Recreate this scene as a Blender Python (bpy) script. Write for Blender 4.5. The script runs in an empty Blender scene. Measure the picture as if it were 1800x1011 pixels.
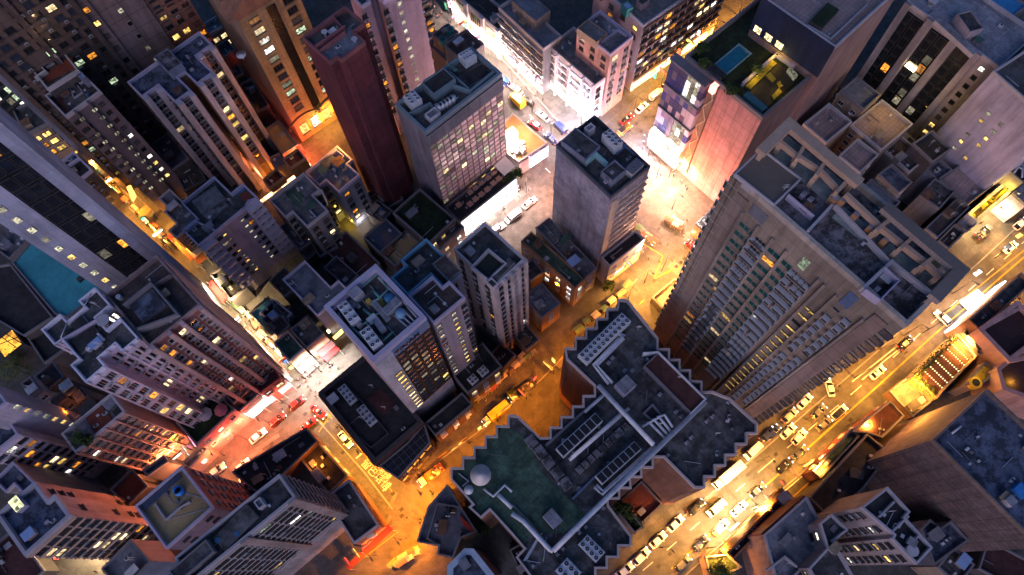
import bpy, bmesh, math, random
import numpy as np
from mathutils import Matrix, Vector
random.seed(7)
C = bpy.context.scene.collection
SC = bpy.context.scene
R = math.radians
# ------------------------------------------------------------------ camera solved from the photograph's converging verticals
F, H, CX, CY, NX, NY = 1250.0, 175.0, 900.0, 505.5, 938.0, 1004.0
_n = np.array([NX-CX, NY-CY, F]); _n /= np.linalg.norm(_n)
_x = np.array([1.0, 0, 0]) - _n[0]*_n; _x /= np.linalg.norm(_x)
_y = np.cross(_n, _x)
if _y[1] < 0: _y = -_y
CAM = Vector((0, 0, H))
cam_d = bpy.data.cameras.new('camera'); cam = bpy.data.objects.new('camera', cam_d); C.objects.link(cam)
cam_d.sensor_width = 36; cam_d.lens = F*36/1800; cam_d.clip_start = 1; cam_d.clip_end = 6000
w = lambda k: (_x[k], -_y[k], -_n[k])
r_, d_, f_ = Vector(w(0)), Vector(w(1)), Vector(w(2))
m = Matrix((r_, -d_, -f_)).transposed().to_4x4(); m.translation = CAM
cam.matrix_world = m; SC.camera = cam
ZS = 240/1348
CR = {'0': (0, 0, 1)}
for i, y in enumerate((0, 335, 671)):
    for j, x in enumerate((0, 450, 900, 1350)): CR['%d%d' % (i+1, j+1)] = (x, y, 450/1338)
for k, x, y, s in (('z1',0,0,ZS),('z2',200,0,360/1348),('z3',60,180,300/1348),('z4',700,0,300/1348),('z5',1480,130,320/1348),('z6',0,480,300/1348),
        ('z7',1560,560,ZS),('z8',440,250,300/1348),('a1',500,0,ZS),('a2',270,290,ZS),('a3',1000,0,ZS),('a4',0,640,ZS),('a5',1200,840,240/1419),
        ('a6',1640,260,160/1348),('a7',1640,480,160/1348),('a8',380,560,ZS),('b1',1160,60,ZS),('b2',1280,200,ZS),('b3',1480,380,ZS),('b4',560,440,ZS),
        ('b5',960,200,ZS),('b6',1160,360,ZS),('b7',0,820,ZS),('b8',640,820,ZS),('c3',860,200,140/1011),('c4',740,300,220/1390),('c5',1080,380,160/1155),
        ('c6',800,620,200/1264),('c7',1000,640,ZS),('c8',1620,330,180/1213)):
    CR[k] = (x, y, s)
def img(c, x, y):
    o = CR[c]; return o[0]+x*o[2], o[1]+y*o[2]
def P(c, x, y, h=0.0):
    u, v = img(c, x, y)
    r = np.array([u-CX, v-CY, F]); r /= r@_n
    return Vector((float(r@_x)*(H-h), -float(r@_y)*(H-h)))
def PP(c, pts, h=0.0): return [P(c, a, b, h) for a, b in pts]
def proj(v):
    d = v-CAM; z = d.dot(f_)
    return CX+F*d.dot(r_)/z, CY+F*d.dot(d_)/z
def inframe(v, mrg=25):
    a, b = proj(v); return -mrg < a < 1800+mrg and -mrg < b < 1011+mrg
# ------------------------------------------------------------------ polygons
def area(p): return 0.5*sum(p[i].x*p[(i+1) % len(p)].y-p[(i+1) % len(p)].x*p[i].y for i in range(len(p)))
def ccw(p): return list(p) if area(p) > 0 else list(p)[::-1]
def ortho(pts):
    pts = ccw(pts); n = len(pts); s = c = 0
    for i in range(n):
        e = pts[(i+1) % n]-pts[i]; a = math.atan2(e.y, e.x)*4; s += math.sin(a)*e.length; c += math.cos(a)*e.length
    t = math.atan2(s, c)/4; u = Vector((math.cos(t), math.sin(t))); v = Vector((-u.y, u.x))
    L = []
    for i in range(n):
        a, b = pts[i], pts[(i+1) % n]; e = b-a; k = 0 if abs(e.dot(u)) > abs(e.dot(v)) else 1
        off = (a+b)/2; off = off.dot(v if k == 0 else u); ln = e.length
        if L and L[-1][0] == k:
            L[-1] = (k, (L[-1][1]*L[-1][2]+off*ln)/(L[-1][2]+ln), L[-1][2]+ln)
        else: L.append((k, off, ln))
    if len(L) > 1 and L[0][0] == L[-1][0]:
        k, off, ln = L.pop(); L[0] = (k, (L[0][1]*L[0][2]+off*ln)/(L[0][2]+ln), L[0][2]+ln)
    out = []
    for i in range(len(L)):
        a, b = L[i-1], L[i]
        cu, cv = (b[1], a[1]) if a[0] == 0 else (a[1], b[1])
        out.append(u*cu+v*cv)
    if len(out) < 4 or not .6 < abs(area(out)/area(pts)) < 1.6: print('ORTHO-FALLBACK', [tuple(round(x) for x in proj(p.to_3d())) for p in pts]); return pts
    return ccw(out)
def inset(p, d):
    n = len(p); out = []
    for i in range(n):
        a, b, c = p[i-1], p[i], p[(i+1) % n]
        e1 = (b-a).normalized(); e2 = (c-b).normalized()
        n1 = Vector((-e1.y, e1.x)); n2 = Vector((-e2.y, e2.x)); q = 1+n1.dot(n2)
        out.append(b+(n1+n2)*(d/max(q, .3)))
    return out
def edge(p, q, depth):
    e = (q-p).normalized(); n = Vector((-e.y, e.x)); return [p, q, q+n*depth, p+n*depth]
def cen(p): return sum(p, Vector((0, 0)))/len(p)
SIDES = {'dl': Vector((-.74, -.67)), 'dr': Vector((.67, -.74)), 'ul': Vector((-.67, .74)), 'ur': Vector((.74, .67))}
# ------------------------------------------------------------------ materials
MATS = {}
def nd(t, kind, **kw):
    n = t.nodes.new(kind)
    for k, v in kw.items(): setattr(n, k, v)
    return n
def ramp(t, fac, stops):
    n = nd(t, 'ShaderNodeValToRGB'); t.links.new(fac, n.inputs[0]); cr = n.color_ramp
    while len(cr.elements) < len(stops): cr.elements.new(.5)
    for e, (p, c) in zip(cr.elements, stops): e.position = p; e.color = (c, c, c, 1) if not isinstance(c, tuple) else (*c, 1)
    return n.outputs[0]
def M(name, col=(.3,.3,.3), rough=.8, var=.35, scale=.25, streak=False, tile=None, tdark=.7, metal=0.0, spec=.4, wear=0.0, alpha=None):
    if name in MATS: return MATS[name]
    m = bpy.data.materials.new(name); m.use_nodes = True; t = m.node_tree; b = t.nodes['Principled BSDF']; L = t.links.new
    b.inputs['Roughness'].default_value = rough; b.inputs['Metallic'].default_value = metal; b.inputs['Specular IOR Level'].default_value = spec
    tc = nd(t, 'ShaderNodeTexCoord'); co = tc.outputs['Object']
    def noise(sc, det, mapz=1.0, rg=.6):
        v = co
        if mapz != 1: 
            mp = nd(t, 'ShaderNodeMapping'); mp.inputs['Scale'].default_value = (1, 1, mapz); L(v, mp.inputs[0]); v = mp.outputs[0]
        n = nd(t, 'ShaderNodeTexNoise'); n.inputs['Scale'].default_value = sc; n.inputs['Detail'].default_value = det; n.inputs['Roughness'].default_value = rg
        L(v, n.inputs['Vector']); return n.outputs[0]
    def mul(a, b_, f=1.0):
        x = nd(t, 'ShaderNodeMix', data_type='RGBA', blend_type='MULTIPLY'); x.inputs[0].default_value = f
        L(a, x.inputs[6]); L(b_, x.inputs[7]); return x.outputs[2]
    rgb = nd(t, 'ShaderNodeRGB'); rgb.outputs[0].default_value = (*col, 1); out = rgb.outputs[0]
    if var > 0:
        out = mul(out, ramp(t, noise(scale, 5), [(.3, 1-var), (.7, 1+var*.6)]))
        out = mul(out, ramp(t, noise(scale*9, 4), [(.25, 1-var*.6), (.75, 1+var*.4)]))
    if streak: out = mul(out, ramp(t, noise(.55, 6, .1, .68), [(.36, .68), (.55, 1.0), (.75, 1.12)])); out = mul(out, ramp(t, noise(.07, 4), [(.35, .78), (.65, 1.1)]))
    if wear > 0: out = mul(out, ramp(t, noise(scale*2.3, 8, 1, .72), [(.44, 1-wear), (.56, 1.0)]))
    if tile:
        g = nd(t, 'ShaderNodeNewGeometry'); v = co
        if len(tile) > 2:   # wall tiles: u along the wall, v up
            cr = nd(t, 'ShaderNodeVectorMath', operation='CROSS_PRODUCT'); L(g.outputs['True Normal'], cr.inputs[0]); cr.inputs[1].default_value = (0, 0, 1)
            dt = nd(t, 'ShaderNodeVectorMath', operation='DOT_PRODUCT'); L(co, dt.inputs[0]); L(cr.outputs[0], dt.inputs[1])
            sx = nd(t, 'ShaderNodeSeparateXYZ'); L(co, sx.inputs[0]); cx = nd(t, 'ShaderNodeCombineXYZ')
            L(dt.outputs['Value'], cx.inputs[0]); L(sx.outputs[2], cx.inputs[1]); v = cx.outputs[0]
        else:
            mp = nd(t, 'ShaderNodeMapping'); mp.inputs['Rotation'].default_value = (0, 0, R(-42)); L(co, mp.inputs[0]); v = mp.outputs[0]
        br = nd(t, 'ShaderNodeTexBrick'); br.offset = 0 if len(tile) < 4 else .5; L(v, br.inputs['Vector'])
        br.inputs['Scale'].default_value = 1; br.inputs['Brick Width'].default_value = tile[0]; br.inputs['Row Height'].default_value = tile[1]
        br.inputs['Mortar Size'].default_value = .05*min(tile[0], tile[1], 2.0)
        br.inputs['Color1'].default_value = (1, 1, 1, 1); br.inputs['Color2'].default_value = (.84, .84, .84, 1); br.inputs['Mortar'].default_value = (tdark, tdark, tdark, 1)
        out = mul(out, br.outputs['Color'])
    L(out, b.inputs['Base Color'])
    if rough > .3:
        bp = nd(t, 'ShaderNodeBump'); bp.inputs['Strength'].default_value = .25; bp.inputs['Distance'].default_value = .05
        L(noise(4, 3), bp.inputs['Height']); L(bp.outputs[0], b.inputs['Normal'])
    MATS[name] = m; return m
def EM(name, col, s=1.0, rnd=True, pattern=2.2, base=(.05,.05,.05)):
    s *= .14 if rnd else .3
    """a lit pane, sign or lamp: emission varied per object and by what stands behind it"""
    if name in MATS: return MATS[name]
    m = bpy.data.materials.new(name); m.use_nodes = True; t = m.node_tree; b = t.nodes['Principled BSDF']; L = t.links.new
    b.inputs['Base Color'].default_value = (*base, 1); b.inputs['Roughness'].default_value = .2; b.inputs['Emission Color'].default_value = (*col, 1)
    if not rnd and not pattern: b.inputs['Emission Strength'].default_value = s
    else:
        mt = nd(t, 'ShaderNodeMath', operation='MULTIPLY'); mt.inputs[0].default_value = s; mt.inputs[1].default_value = 1
        if rnd:
            oi = nd(t, 'ShaderNodeObjectInfo'); mr = nd(t, 'ShaderNodeMapRange'); mr.inputs[3].default_value = .3; mr.inputs[4].default_value = 1.6
            L(oi.outputs['Random'], mr.inputs[0]); L(mr.outputs[0], mt.inputs[0]); m2 = nd(t, 'ShaderNodeMath', operation='MULTIPLY'); m2.inputs[1].default_value = s
            L(mr.outputs[0], m2.inputs[0]); L(m2.outputs[0], mt.inputs[0])
        if pattern:
            tc = nd(t, 'ShaderNodeTexCoord'); vo = nd(t, 'ShaderNodeTexVoronoi'); vo.inputs['Scale'].default_value = pattern
            if rnd:
                ad = nd(t, 'ShaderNodeVectorMath', operation='ADD'); oi2 = nd(t, 'ShaderNodeObjectInfo'); L(tc.outputs['Object'], ad.inputs[0])
                vm = nd(t, 'ShaderNodeVectorMath', operation='SCALE'); vm.inputs[0].default_value = (37, 53, 71); L(oi2.outputs['Random'], vm.inputs['Scale']); L(vm.outputs[0], ad.inputs[1]); L(ad.outputs[0], vo.inputs['Vector'])
            else: L(tc.outputs['Object'], vo.inputs['Vector'])
            bw = nd(t, 'ShaderNodeSeparateColor'); L(vo.outputs['Color'], bw.inputs[0])
            r2 = nd(t, 'ShaderNodeMapRange'); r2.inputs[3].default_value = .12; r2.inputs[4].default_value = 1.8; L(bw.outputs[0], r2.inputs[0]); L(r2.outputs[0], mt.inputs[1])
        L(mt.outputs[0], b.inputs['Emission Strength'])
    MATS[name] = m; return m
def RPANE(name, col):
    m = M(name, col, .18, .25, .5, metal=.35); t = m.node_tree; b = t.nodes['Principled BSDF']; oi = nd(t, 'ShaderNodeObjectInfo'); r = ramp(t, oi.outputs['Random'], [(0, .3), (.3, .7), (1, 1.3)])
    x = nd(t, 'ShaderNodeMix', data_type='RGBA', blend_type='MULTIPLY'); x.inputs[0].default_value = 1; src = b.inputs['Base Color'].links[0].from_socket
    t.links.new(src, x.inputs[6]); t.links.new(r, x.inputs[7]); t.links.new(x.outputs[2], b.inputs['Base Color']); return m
# ------------------------------------------------------------------ mesh builder
class MB:
    def __init__(s): s.v, s.f, s.m = [], [], []
    def add(s, vs, fs, mi=0):
        o = len(s.v); s.v += [tuple(v) for v in vs]; s.f += [tuple(i+o for i in f) for f in fs]
        s.m += (mi if isinstance(mi, (list, tuple)) else [mi]*len(fs)); return s
    def box(s, c, sx, sy, sz, mi=0, e=None):   # c = centre of the base, e = local x direction
        e = e or Vector((1, 0)); n = Vector((-e.y, e.x)); vs = []
        for z in (0, sz):
            for a, b in ((-1,-1),(1,-1),(1,1),(-1,1)):
                p = Vector((c[0], c[1]))+e*(a*sx/2)+n*(b*sy/2); vs.append((p.x, p.y, c[2]+z))
        return s.add(vs, [(3,2,1,0),(4,5,6,7),(0,1,5,4),(1,2,6,5),(2,3,7,6),(3,0,4,7)], mi)
    def prism(s, poly, z0, z1, mi=0, top=True, bot=False, mt=None):
        p = ccw(poly); n = len(p); vs = [(a.x, a.y, z0) for a in p]+[(a.x, a.y, z1) for a in p]
        fs = [(i, (i+1) % n, (i+1) % n+n, i+n) for i in range(n)]; mi_ = [mi]*n
        if top: fs.append(tuple(range(n, 2*n))); mi_.append(mi if mt is None else mt)
        if bot: fs.append(tuple(range(n-1, -1, -1))); mi_.append(mi)
        return s.add(vs, fs, mi_)
    def ring(s, poly, d, z0, z1, mi=0, out=0.0):   # a rim of width d along the polygon
        p = ccw(poly); a = inset(p, -out) if out else p; b = inset(p, d); n = len(p)
        vs = [(q.x, q.y, z) for z in (z0, z1) for q in a]+[(q.x, q.y, z) for z in (z0, z1) for q in b]; fs = []
        for i in range(n):
            j = (i+1) % n
            fs += [(i, j, j+n, i+n), (j+2*n, i+2*n, i+3*n, j+3*n), (i+n, j+n, j+3*n, i+3*n), (j, i, i+2*n, j+2*n)]
        return s.add(vs, fs, mi)
    def tube(s, pts, r, k=8, mi=0, caps=True):
        pts = [Vector(p) for p in pts]; vs, fs = [], []; rr = r if isinstance(r, (list, tuple)) else [r]*len(pts)
        for i, p in enumerate(pts):
            d = (pts[min(i+1, len(pts)-1)]-pts[max(i-1, 0)]).normalized(); a = d.orthogonal().normalized()
            if abs(d.z) < .9: a = d.cross(Vector((0, 0, 1))).normalized()
            b = d.cross(a); vs += [p+(a*math.cos(t*2*math.pi/k)+b*math.sin(t*2*math.pi/k))*rr[i] for t in range(k)]
        for i in range(len(pts)-1):
            for t in range(k): fs.append((i*k+t, i*k+(t+1) % k, (i+1)*k+(t+1) % k, (i+1)*k+t))
        if caps: fs += [tuple(range(k-1, -1, -1)), tuple(range((len(pts)-1)*k, len(pts)*k))]
        return s.add(vs, fs, mi)
    def cyl(s, c, r, z0, z1, k=16, mi=0, r2=None):
        return s.tube([(c[0], c[1], z0), (c[0], c[1], z1)], [r, r if r2 is None else r2], k, mi)
    def mesh(s, name, mats, off=Vector((0, 0, 0)), smooth=False):
        me = bpy.data.meshes.new(name); me.from_pydata([(a-off[0], b-off[1], c-off[2]) for a, b, c in s.v], [], s.f)
        for x in (mats if isinstance(mats, (list, tuple)) else [mats]): me.materials.append(x)
        me.polygons.foreach_set('material_index', s.m)
        if smooth: me.polygons.foreach_set('use_smooth', [True]*len(s.f))
        me.update(); return me
WORLD = {}     # world location of each object used as a parent
def tag(o, label=None, cat=None, group=None, kind=None):
    for k, v in (('label', label), ('category', cat), ('group', group), ('kind', kind)):
        if v: o[k] = v
    return o
def link(o, parent=None):
    C.objects.link(o)
    if parent is not None: o.parent = parent; o.matrix_parent_inverse = Matrix.Translation(WORLD[parent.name]).inverted()
    return o
def empty(name, loc, label, cat, group=None):
    o = bpy.data.objects.new(name, None); o.location = loc; o.empty_display_size = .5; C.objects.link(o); WORLD[o.name] = Vector(loc)
    return tag(o, label, cat, group)
def part(name, mb, mats, parent, smooth=False, label=None):
    o = bpy.data.objects.new(name, mb.mesh(name, mats, smooth=smooth)); link(o, parent); WORLD[o.name] = WORLD[parent.name]
    if parent.parent is not None: o.matrix_parent_inverse = Matrix.Identity(4)
    if label: o['label'] = label
    return o
def sub(name, mb, mats, parent):   # a part of a part (both built in world coordinates)
    o = bpy.data.objects.new(name, mb.mesh(name, mats)); C.objects.link(o); o.parent = parent; return o
def solo(name, mb, mats, loc, label, cat, group=None, kind=None, smooth=False):
    loc = Vector(loc); o = bpy.data.objects.new(name, mb.mesh(name, mats, loc, smooth)); o.location = loc; C.objects.link(o); WORLD[o.name] = loc
    return tag(o, label, cat, group, kind)
def structure(name, mb, mats):
    o = bpy.data.objects.new(name, mb.mesh(name, mats)); C.objects.link(o); o['kind'] = 'structure'; return o
def text_mesh(name, body, size, ext, mat):
    t = bpy.data.curves.new(name, 'FONT'); t.body = body; t.size = size; t.extrude = ext; o = bpy.data.objects.new(name, t); C.objects.link(o)
    me = bpy.data.meshes.new_from_object(o.evaluated_get(bpy.context.evaluated_depsgraph_get())); bpy.data.objects.remove(o); bpy.data.curves.remove(t)
    me.materials.clear(); me.materials.append(mat); return bpy.data.objects.new(name, me)
# ------------------------------------------------------------------ palette
GLASS = M('dark_window_glass', (.012,.014,.018), .12, 0, spec=.6)
TEAL = M('teal_window_glass', (.01,.09,.085), .15, .3, .5, spec=.6)
BLUEGL = M('blue_grey_glass', (.05,.06,.085), .12, .2, .3, spec=.7)
GLV = [GLASS, GLASS, GLASS, M('curtained_window_glass', (.11,.10,.10), .25, .5, 3), M('blue_window_glass', (.025,.035,.06), .1, .2, .5, spec=.8), M('brown_window_glass', (.05,.035,.028), .2, .5, 2)]
POST = M('dark_lamp_post_paint', (.03,.03,.032), .6, 0)
FR_D = M('dark_window_frame', (.05,.045,.045), .5, 0)
FR_L = M('pale_window_frame', (.45,.42,.42), .6, 0)
FR_W = M('tan_window_frame', (.3,.24,.2), .6, 0)
ACM = M('air_conditioner_casing', (.42,.43,.46), .6, .15, 1.0); ACG = M('air_conditioner_grille', (.05,.05,.055), .6, 0)
LIT = {'yellow': EM('yellow_lit_pane', (1,.62,.16), 2.2), 'warm': EM('warm_lit_pane', (1,.72,.36), 2.6), 'white': EM('white_lit_pane', (1,.95,.82), 3.2),
       'green': EM('greenish_lit_pane', (.75,.95,.62), .9), 'orange': EM('orange_lit_pane', (1,.34,.03), 2.0), 'red': EM('red_lit_pane', (1,.1,.03), 1.6),
       'dim': EM('dim_lit_pane', (.8,.72,.5), .35), 'pale': EM('pale_lit_pane', (.95,.9,.62), .8)}
ROOF = {'dark': M('dark_bitumen_roof', (.105,.1,.102), .9, .5, .16, wear=.55), 'black': M('black_felt_roof', (.04,.038,.04), .92, .4, .3, wear=.3),
        'grey': M('grey_screed_roof', (.19,.18,.185), .9, .4, .18, wear=.4), 'blue': M('blue_grey_screed_roof', (.17,.185,.225), .88, .35, .2, wear=.3),
        'brown': M('brown_tiled_roof', (.125,.09,.08), .9, .4, .25, tile=(1.2,1.2), wear=.3), 'pinktile': M('dusty_pink_tiled_roof', (.36,.255,.24), .88, .25, .2, tile=(1.0,1.0), tdark=.6),
        'green': M('green_painted_roof', (.085,.15,.1), .88, .45, .2, tile=(1.5,1.5), wear=.4), 'red': M('red_tiled_roof', (.2,.05,.03), .85, .3, .3, tile=(.8,.8)),
        'maroon': M('maroon_roof', (.09,.03,.028), .85, .35, .3, wear=.3), 'teal': M('teal_coloured_roof', (.06,.34,.38), .8, .25, .1, wear=.12),
        'mottle': M('mottled_weathered_roof', (.2,.185,.2), .92, .5, .18, wear=.78), 'bluemottle': M('mottled_blue_roof', (.125,.145,.21), .9, .4, .15, wear=.72),
        'tan': M('tan_screed_roof', (.4,.27,.13), .9, .25, .2), 'tile': M('grey_paver_roof', (.135,.13,.13), .9, .5, .16, tile=(1.0,1.0), wear=.6),
        'pale': M('pale_screed_roof', (.3,.3,.34), .9, .35, .2, tile=(3.0,3.0), wear=.3), 'mint': M('pale_green_grey_deck', (.27,.31,.29), .88, .35, .25, wear=.3),
        'corr': M('blue_corrugated_roof', (.06,.075,.12), .6, .3, .3, tile=(60,.8), tdark=.35), 'turf': M('dark_lawn', (.02,.035,.014), .95, .5, .6, wear=.4)}
def W(name, col, **k):
    d = dict(rough=.85, var=.2, scale=.12, streak=True); d.update(k); return M(name, col, **d)
RIM = W('pale_parapet_concrete', (.4,.37,.4), streak=False); RIM_D = W('grey_parapet_concrete', (.17,.16,.18), streak=False); RIM_P = W('lilac_parapet_paint', (.42,.38,.5), streak=False)
SHEETS = [M('rusty_sheet', (.16,.08,.05), .8, .5, .8), M('pale_blue_sheet', (.25,.36,.6), .6, .1, 1), M('white_sheet', (.5,.5,.52), .7, .3, .8), M('green_sheet', (.05,.11,.08), .7, .3, .8), M('tan_sheet', (.28,.21,.15), .8, .4, .8), M('grey_sheet', (.2,.2,.22), .6, .4, .8), M('grey_sheet', (.2,.2,.22), .6, .4, .8), M('dark_sheet', (.05,.05,.055), .7, .4, .8)]
METAL = M('galvanised_pipe', (.5,.51,.55), .45, .2, 1.0, metal=.3); WHITEPIPE = M('white_lagged_pipe', (.62,.62,.66), .6, .25, .8)
# ------------------------------------------------------------------ buildings
TPL = {}
def T_window(wd, ht, glass, frame, sill=True, bars=1):
    k = ('w', round(wd, 1), round(ht, 1), glass.name, frame.name, sill, bars)
    if k not in TPL:
        b = MB(); a, c = wd/2, ht/2; t = .09
        b.add([(-a,.03,-c),(a,.03,-c),(a,.03,c),(-a,.03,c)], [(3,2,1,0)], 1)
        def bar(x0, x1, z0, z1, d=.1): b.add([(x0,0,z0),(x1,0,z0),(x1,0,z1),(x0,0,z1),(x0,d,z0),(x1,d,z0),(x1,d,z1),(x0,d,z1)], [(4,7,6,5),(0,4,5,1),(1,5,6,2),(2,6,7,3),(3,7,4,0)], 0)
        bar(-a-t, -a, -c-t, c+t); bar(a, a+t, -c-t, c+t); bar(-a, a, c, c+t, .16); bar(-a, a, -c-t, -c)
        for i in range(bars): x = -a+wd*(i+1)/(bars+1); bar(x-.035, x+.035, -c, c, .07)
        if sill: bar(-a-.2, a+.2, -c-t-.12, -c-t, .3)
        TPL[k] = b
    return k, (frame, glass)
def T_ac(s=1.0):
    k = ('a', s)
    if k not in TPL:
        b = MB(); x, y, z = .42*s, .55*s, .3*s
        b.add([(-x,0,-z),(x,0,-z),(x,y,-z),(-x,y,-z),(-x,0,z),(x,0,z),(x,y,z),(-x,y,z)], [(3,2,1,0),(4,7,6,5),(0,4,5,1),(1,5,6,2),(2,6,7,3)], 0)
        b.f = [f[::-1] for f in b.f]
        b.add([(-x*.8,y+.01,-z*.8),(x*.8,y+.01,-z*.8),(x*.8,y+.01,z*.8),(-x*.8,y+.01,z*.8)], [(3,2,1,0)], 1)
        b.add([(-x*.7,y*.25,z+.01),(x*.7,y*.25,z+.01),(x*.7,y*.8,z+.01),(-x*.7,y*.8,z+.01)], [(0,1,2,3)], 0)
        TPL[k] = b
    return k, (ACM, ACG)
MESHES = {}
def tmesh(k, mats, name):
    if k not in MESHES: MESHES[k] = TPL[k].mesh(name, list(mats))
    return MESHES[k]
class B:
    def __init__(s, name, label, poly, h, wall, roof, base=0.0, rim=RIM_D, ph=1.1, pw=.35, cat='building', group=None, om=True, roofdrop=None):
        s.poly = ortho(poly) if om else ccw(poly); s.h = h; s.z0 = base; s.wall = wall; s.rec = {'window': [], 'air_conditioner': []}
        c = cen(s.poly); s.o = empty(name, (c.x, c.y, base), label, cat, group); s.rim = rim
        part('wall', MB().prism(s.poly, base, h-ph, top=False), wall, s.o)
        part('roof', MB().prism(inset(s.poly, pw*.5), h-ph-.3, h-(ph if roofdrop is None else roofdrop), bot=True), roof, s.o)
        if ph > .05: part('parapet', MB().ring(s.poly, pw, h-ph, h, out=.04), rim, s.o)
        s.rz = h-ph
    def edges(s, side, min_len=1.0):
        p = s.poly; out = []
        for i in range(len(p)):
            a, b = p[i], p[(i+1) % len(p)]; e = b-a
            if e.length < min_len: continue
            e.normalize(); n = Vector((e.y, -e.x))
            if max(SIDES, key=lambda k: SIDES[k].dot(n)) == side: out.append((a, b, e, n))
        return out
    def _put(s, kind, tk, pos, e, n):
        m = Matrix(((-e.x, n.x, 0, pos.x), (-e.y, n.y, 0, pos.y), (0, 0, 1, pos.z), (0, 0, 0, 1)))
        s.rec[kind].append((tk, m, pos))
    def win(s, side, pitch=3.0, fh=3.1, wd=1.5, ht=1.5, u0=0., u1=1., z0=None, z1=None, lit=.12, pal=('yellow','warm','white','dim'), glass=GLASS, frame=FR_D, ac=0., sill=True, bars=1, skip=.0, min_len=2.0, acs=1.0, only=None, d=0.):
        rnd = random.random
        for j, (a, b, e, n) in enumerate(s.edges(side, min_len)):
            if only is not None and j not in only: continue
            Ln = (b-a).length; x0, x1 = Ln*u0, Ln*u1; k = max(1, int((x1-x0)/pitch)); st = (x1-x0)/k
            zz0 = s.z0+4.5 if z0 is None else z0; zz1 = s.rz-.6 if z1 is None else z1; nf = max(1, int((zz1-zz0)/fh))
            for i in range(k):
                for f in range(nf):
                    if rnd() < skip: continue
                    p = a+e*(x0+st*(i+.5))+n*d; z = zz1-fh*(f+.5)
                    g = LIT[random.choice(pal)] if rnd() < lit else (random.choice(GLV) if glass is GLASS else glass)
                    s._put('window', T_window(wd, ht, g, frame, sill, bars), Vector((p.x, p.y, z)), e, n)
                    if ac and rnd() < ac:
                        q = p+e*((rnd()-.5)*wd*.8); s._put('air_conditioner', T_ac(acs), Vector((q.x, q.y, z-ht/2-.45*acs)), e, n)
        return s
    def ac(s, side, pitch=1.4, fh=3.1, u0=0., u1=1., z0=None, z1=None, prob=.9, size=1.2, zoff=.4, min_len=2.0):
        for (a, b, e, n) in s.edges(side, min_len):
            Ln = (b-a).length; x0, x1 = Ln*u0, Ln*u1; k = max(1, int((x1-x0)/pitch)); st = (x1-x0)/k
            zz0 = s.z0+4.5 if z0 is None else z0; zz1 = s.rz-.6 if z1 is None else z1
            for i in range(k):
                for f in range(int((zz1-zz0)/fh)):
                    if random.random() < prob:
                        p = a+e*(x0+st*(i+.5)); s._put('air_conditioner', T_ac(size), Vector((p.x, p.y, zz1-fh*(f+.5)-zoff)), e, n)
        return s
    def piers(s, side, us=None, pitch=None, wd=.7, dp=.7, mat=None, z0=None, z1=None, name='pier', min_len=2.0, u0=0., u1=1.):
        for (a, b, e, n) in s.edges(side, min_len):
            Ln = (b-a).length
            pos = us if us is not None else [u0+(u1-u0)*i/max(1, round(Ln*(u1-u0)/pitch)) for i in range(round(Ln*(u1-u0)/pitch)+1)]
            for u in pos:
                p = a+e*min(max(u*Ln, wd/2), Ln-wd/2)+n*(dp/2-.02)
                part(name, MB().box((p.x, p.y, s.z0 if z0 is None else z0), wd, dp, (s.h if z1 is None else z1)-(s.z0 if z0 is None else z0), e=e), mat or s.wall, s.o)
        return s
    def bands(s, side, fh=3.1, th=.5, dp=.6, mat=None, u0=0., u1=1., z0=None, z1=None, name='floor_ledge', min_len=2.0, zoff=0.):
        for (a, b, e, n) in s.edges(side, min_len):
            Ln = (b-a).length; c = a+e*(Ln*(u0+u1)/2)+n*(dp/2-.02); z = (s.rz if z1 is None else z1)-zoff
            while z > (s.z0+3.5 if z0 is None else z0):
                part(name, MB().box((c.x, c.y, z-th), Ln*(u1-u0), dp, th, e=e), mat or s.wall, s.o); z -= fh
        return s
    def panel(s, side, u0, u1, z0, z1, mat, dp=.2, name='wall_panel', min_len=2.0, only=None):
        for j, (a, b, e, n) in enumerate(s.edges(side, min_len)):
            if only is not None and j not in only: continue
            Ln = (b-a).length; c = a+e*(Ln*(u0+u1)/2)+n*(dp/2-.03)
            part(name, MB().box((c.x, c.y, z0), Ln*(u1-u0), dp, z1-z0, e=e), mat, s.o)
        return s
    def roofbox(s, c, pts, dz, hgt, mat=None, roof=None, name='roof_hut', om=True, rim=True, zb=None):
        z = s.rz if zb is None else zb
        pl = PP(c, pts, z+hgt+dz); pl = ortho(pl) if om else ccw(pl)
        h = MB().prism(pl, z-.1, z+hgt, 0, top=True, mt=1)
        if rim and hgt > 1.2: h.ring(pl, .22, z+hgt-.01, z+hgt+.35, 0)
        part(name, h, [mat or s.wall, roof or ROOF['dark']], s.o); return s
    def rwall(s, c, pts, hgt=.9, wd=.25, mat=None, name='roof_upstand'):
        p = PP(c, pts, s.rz+hgt); b = MB()
        for i in range(len(p)-1):
            e = p[i+1]-p[i]; L = e.length; e.normalize(); q = (p[i]+p[i+1])/2; b.box((q.x, q.y, s.rz-.05), L+wd*(.98 if i % 2 else .9), wd, hgt+.05+.004*i, e=e)
        part(name, b, mat or s.rim, s.o); return s
    def pipe(s, c, pts, r=.25, z=.8, mat=None, name='roof_pipe'):
        part(name, MB().tube([(v.x, v.y, s.rz+z) for v in PP(c, pts, s.rz+z)], r, 8), mat or WHITEPIPE, s.o, True); return s
    def patch(s, c, pts, mat, name='roof_patch', t=.06, om=True):
        pl = PP(c, pts, s.rz+t); part(name, MB().prism(ortho(pl) if om else ccw(pl), s.rz-.02, s.rz+t), mat, s.o); return s
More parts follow.
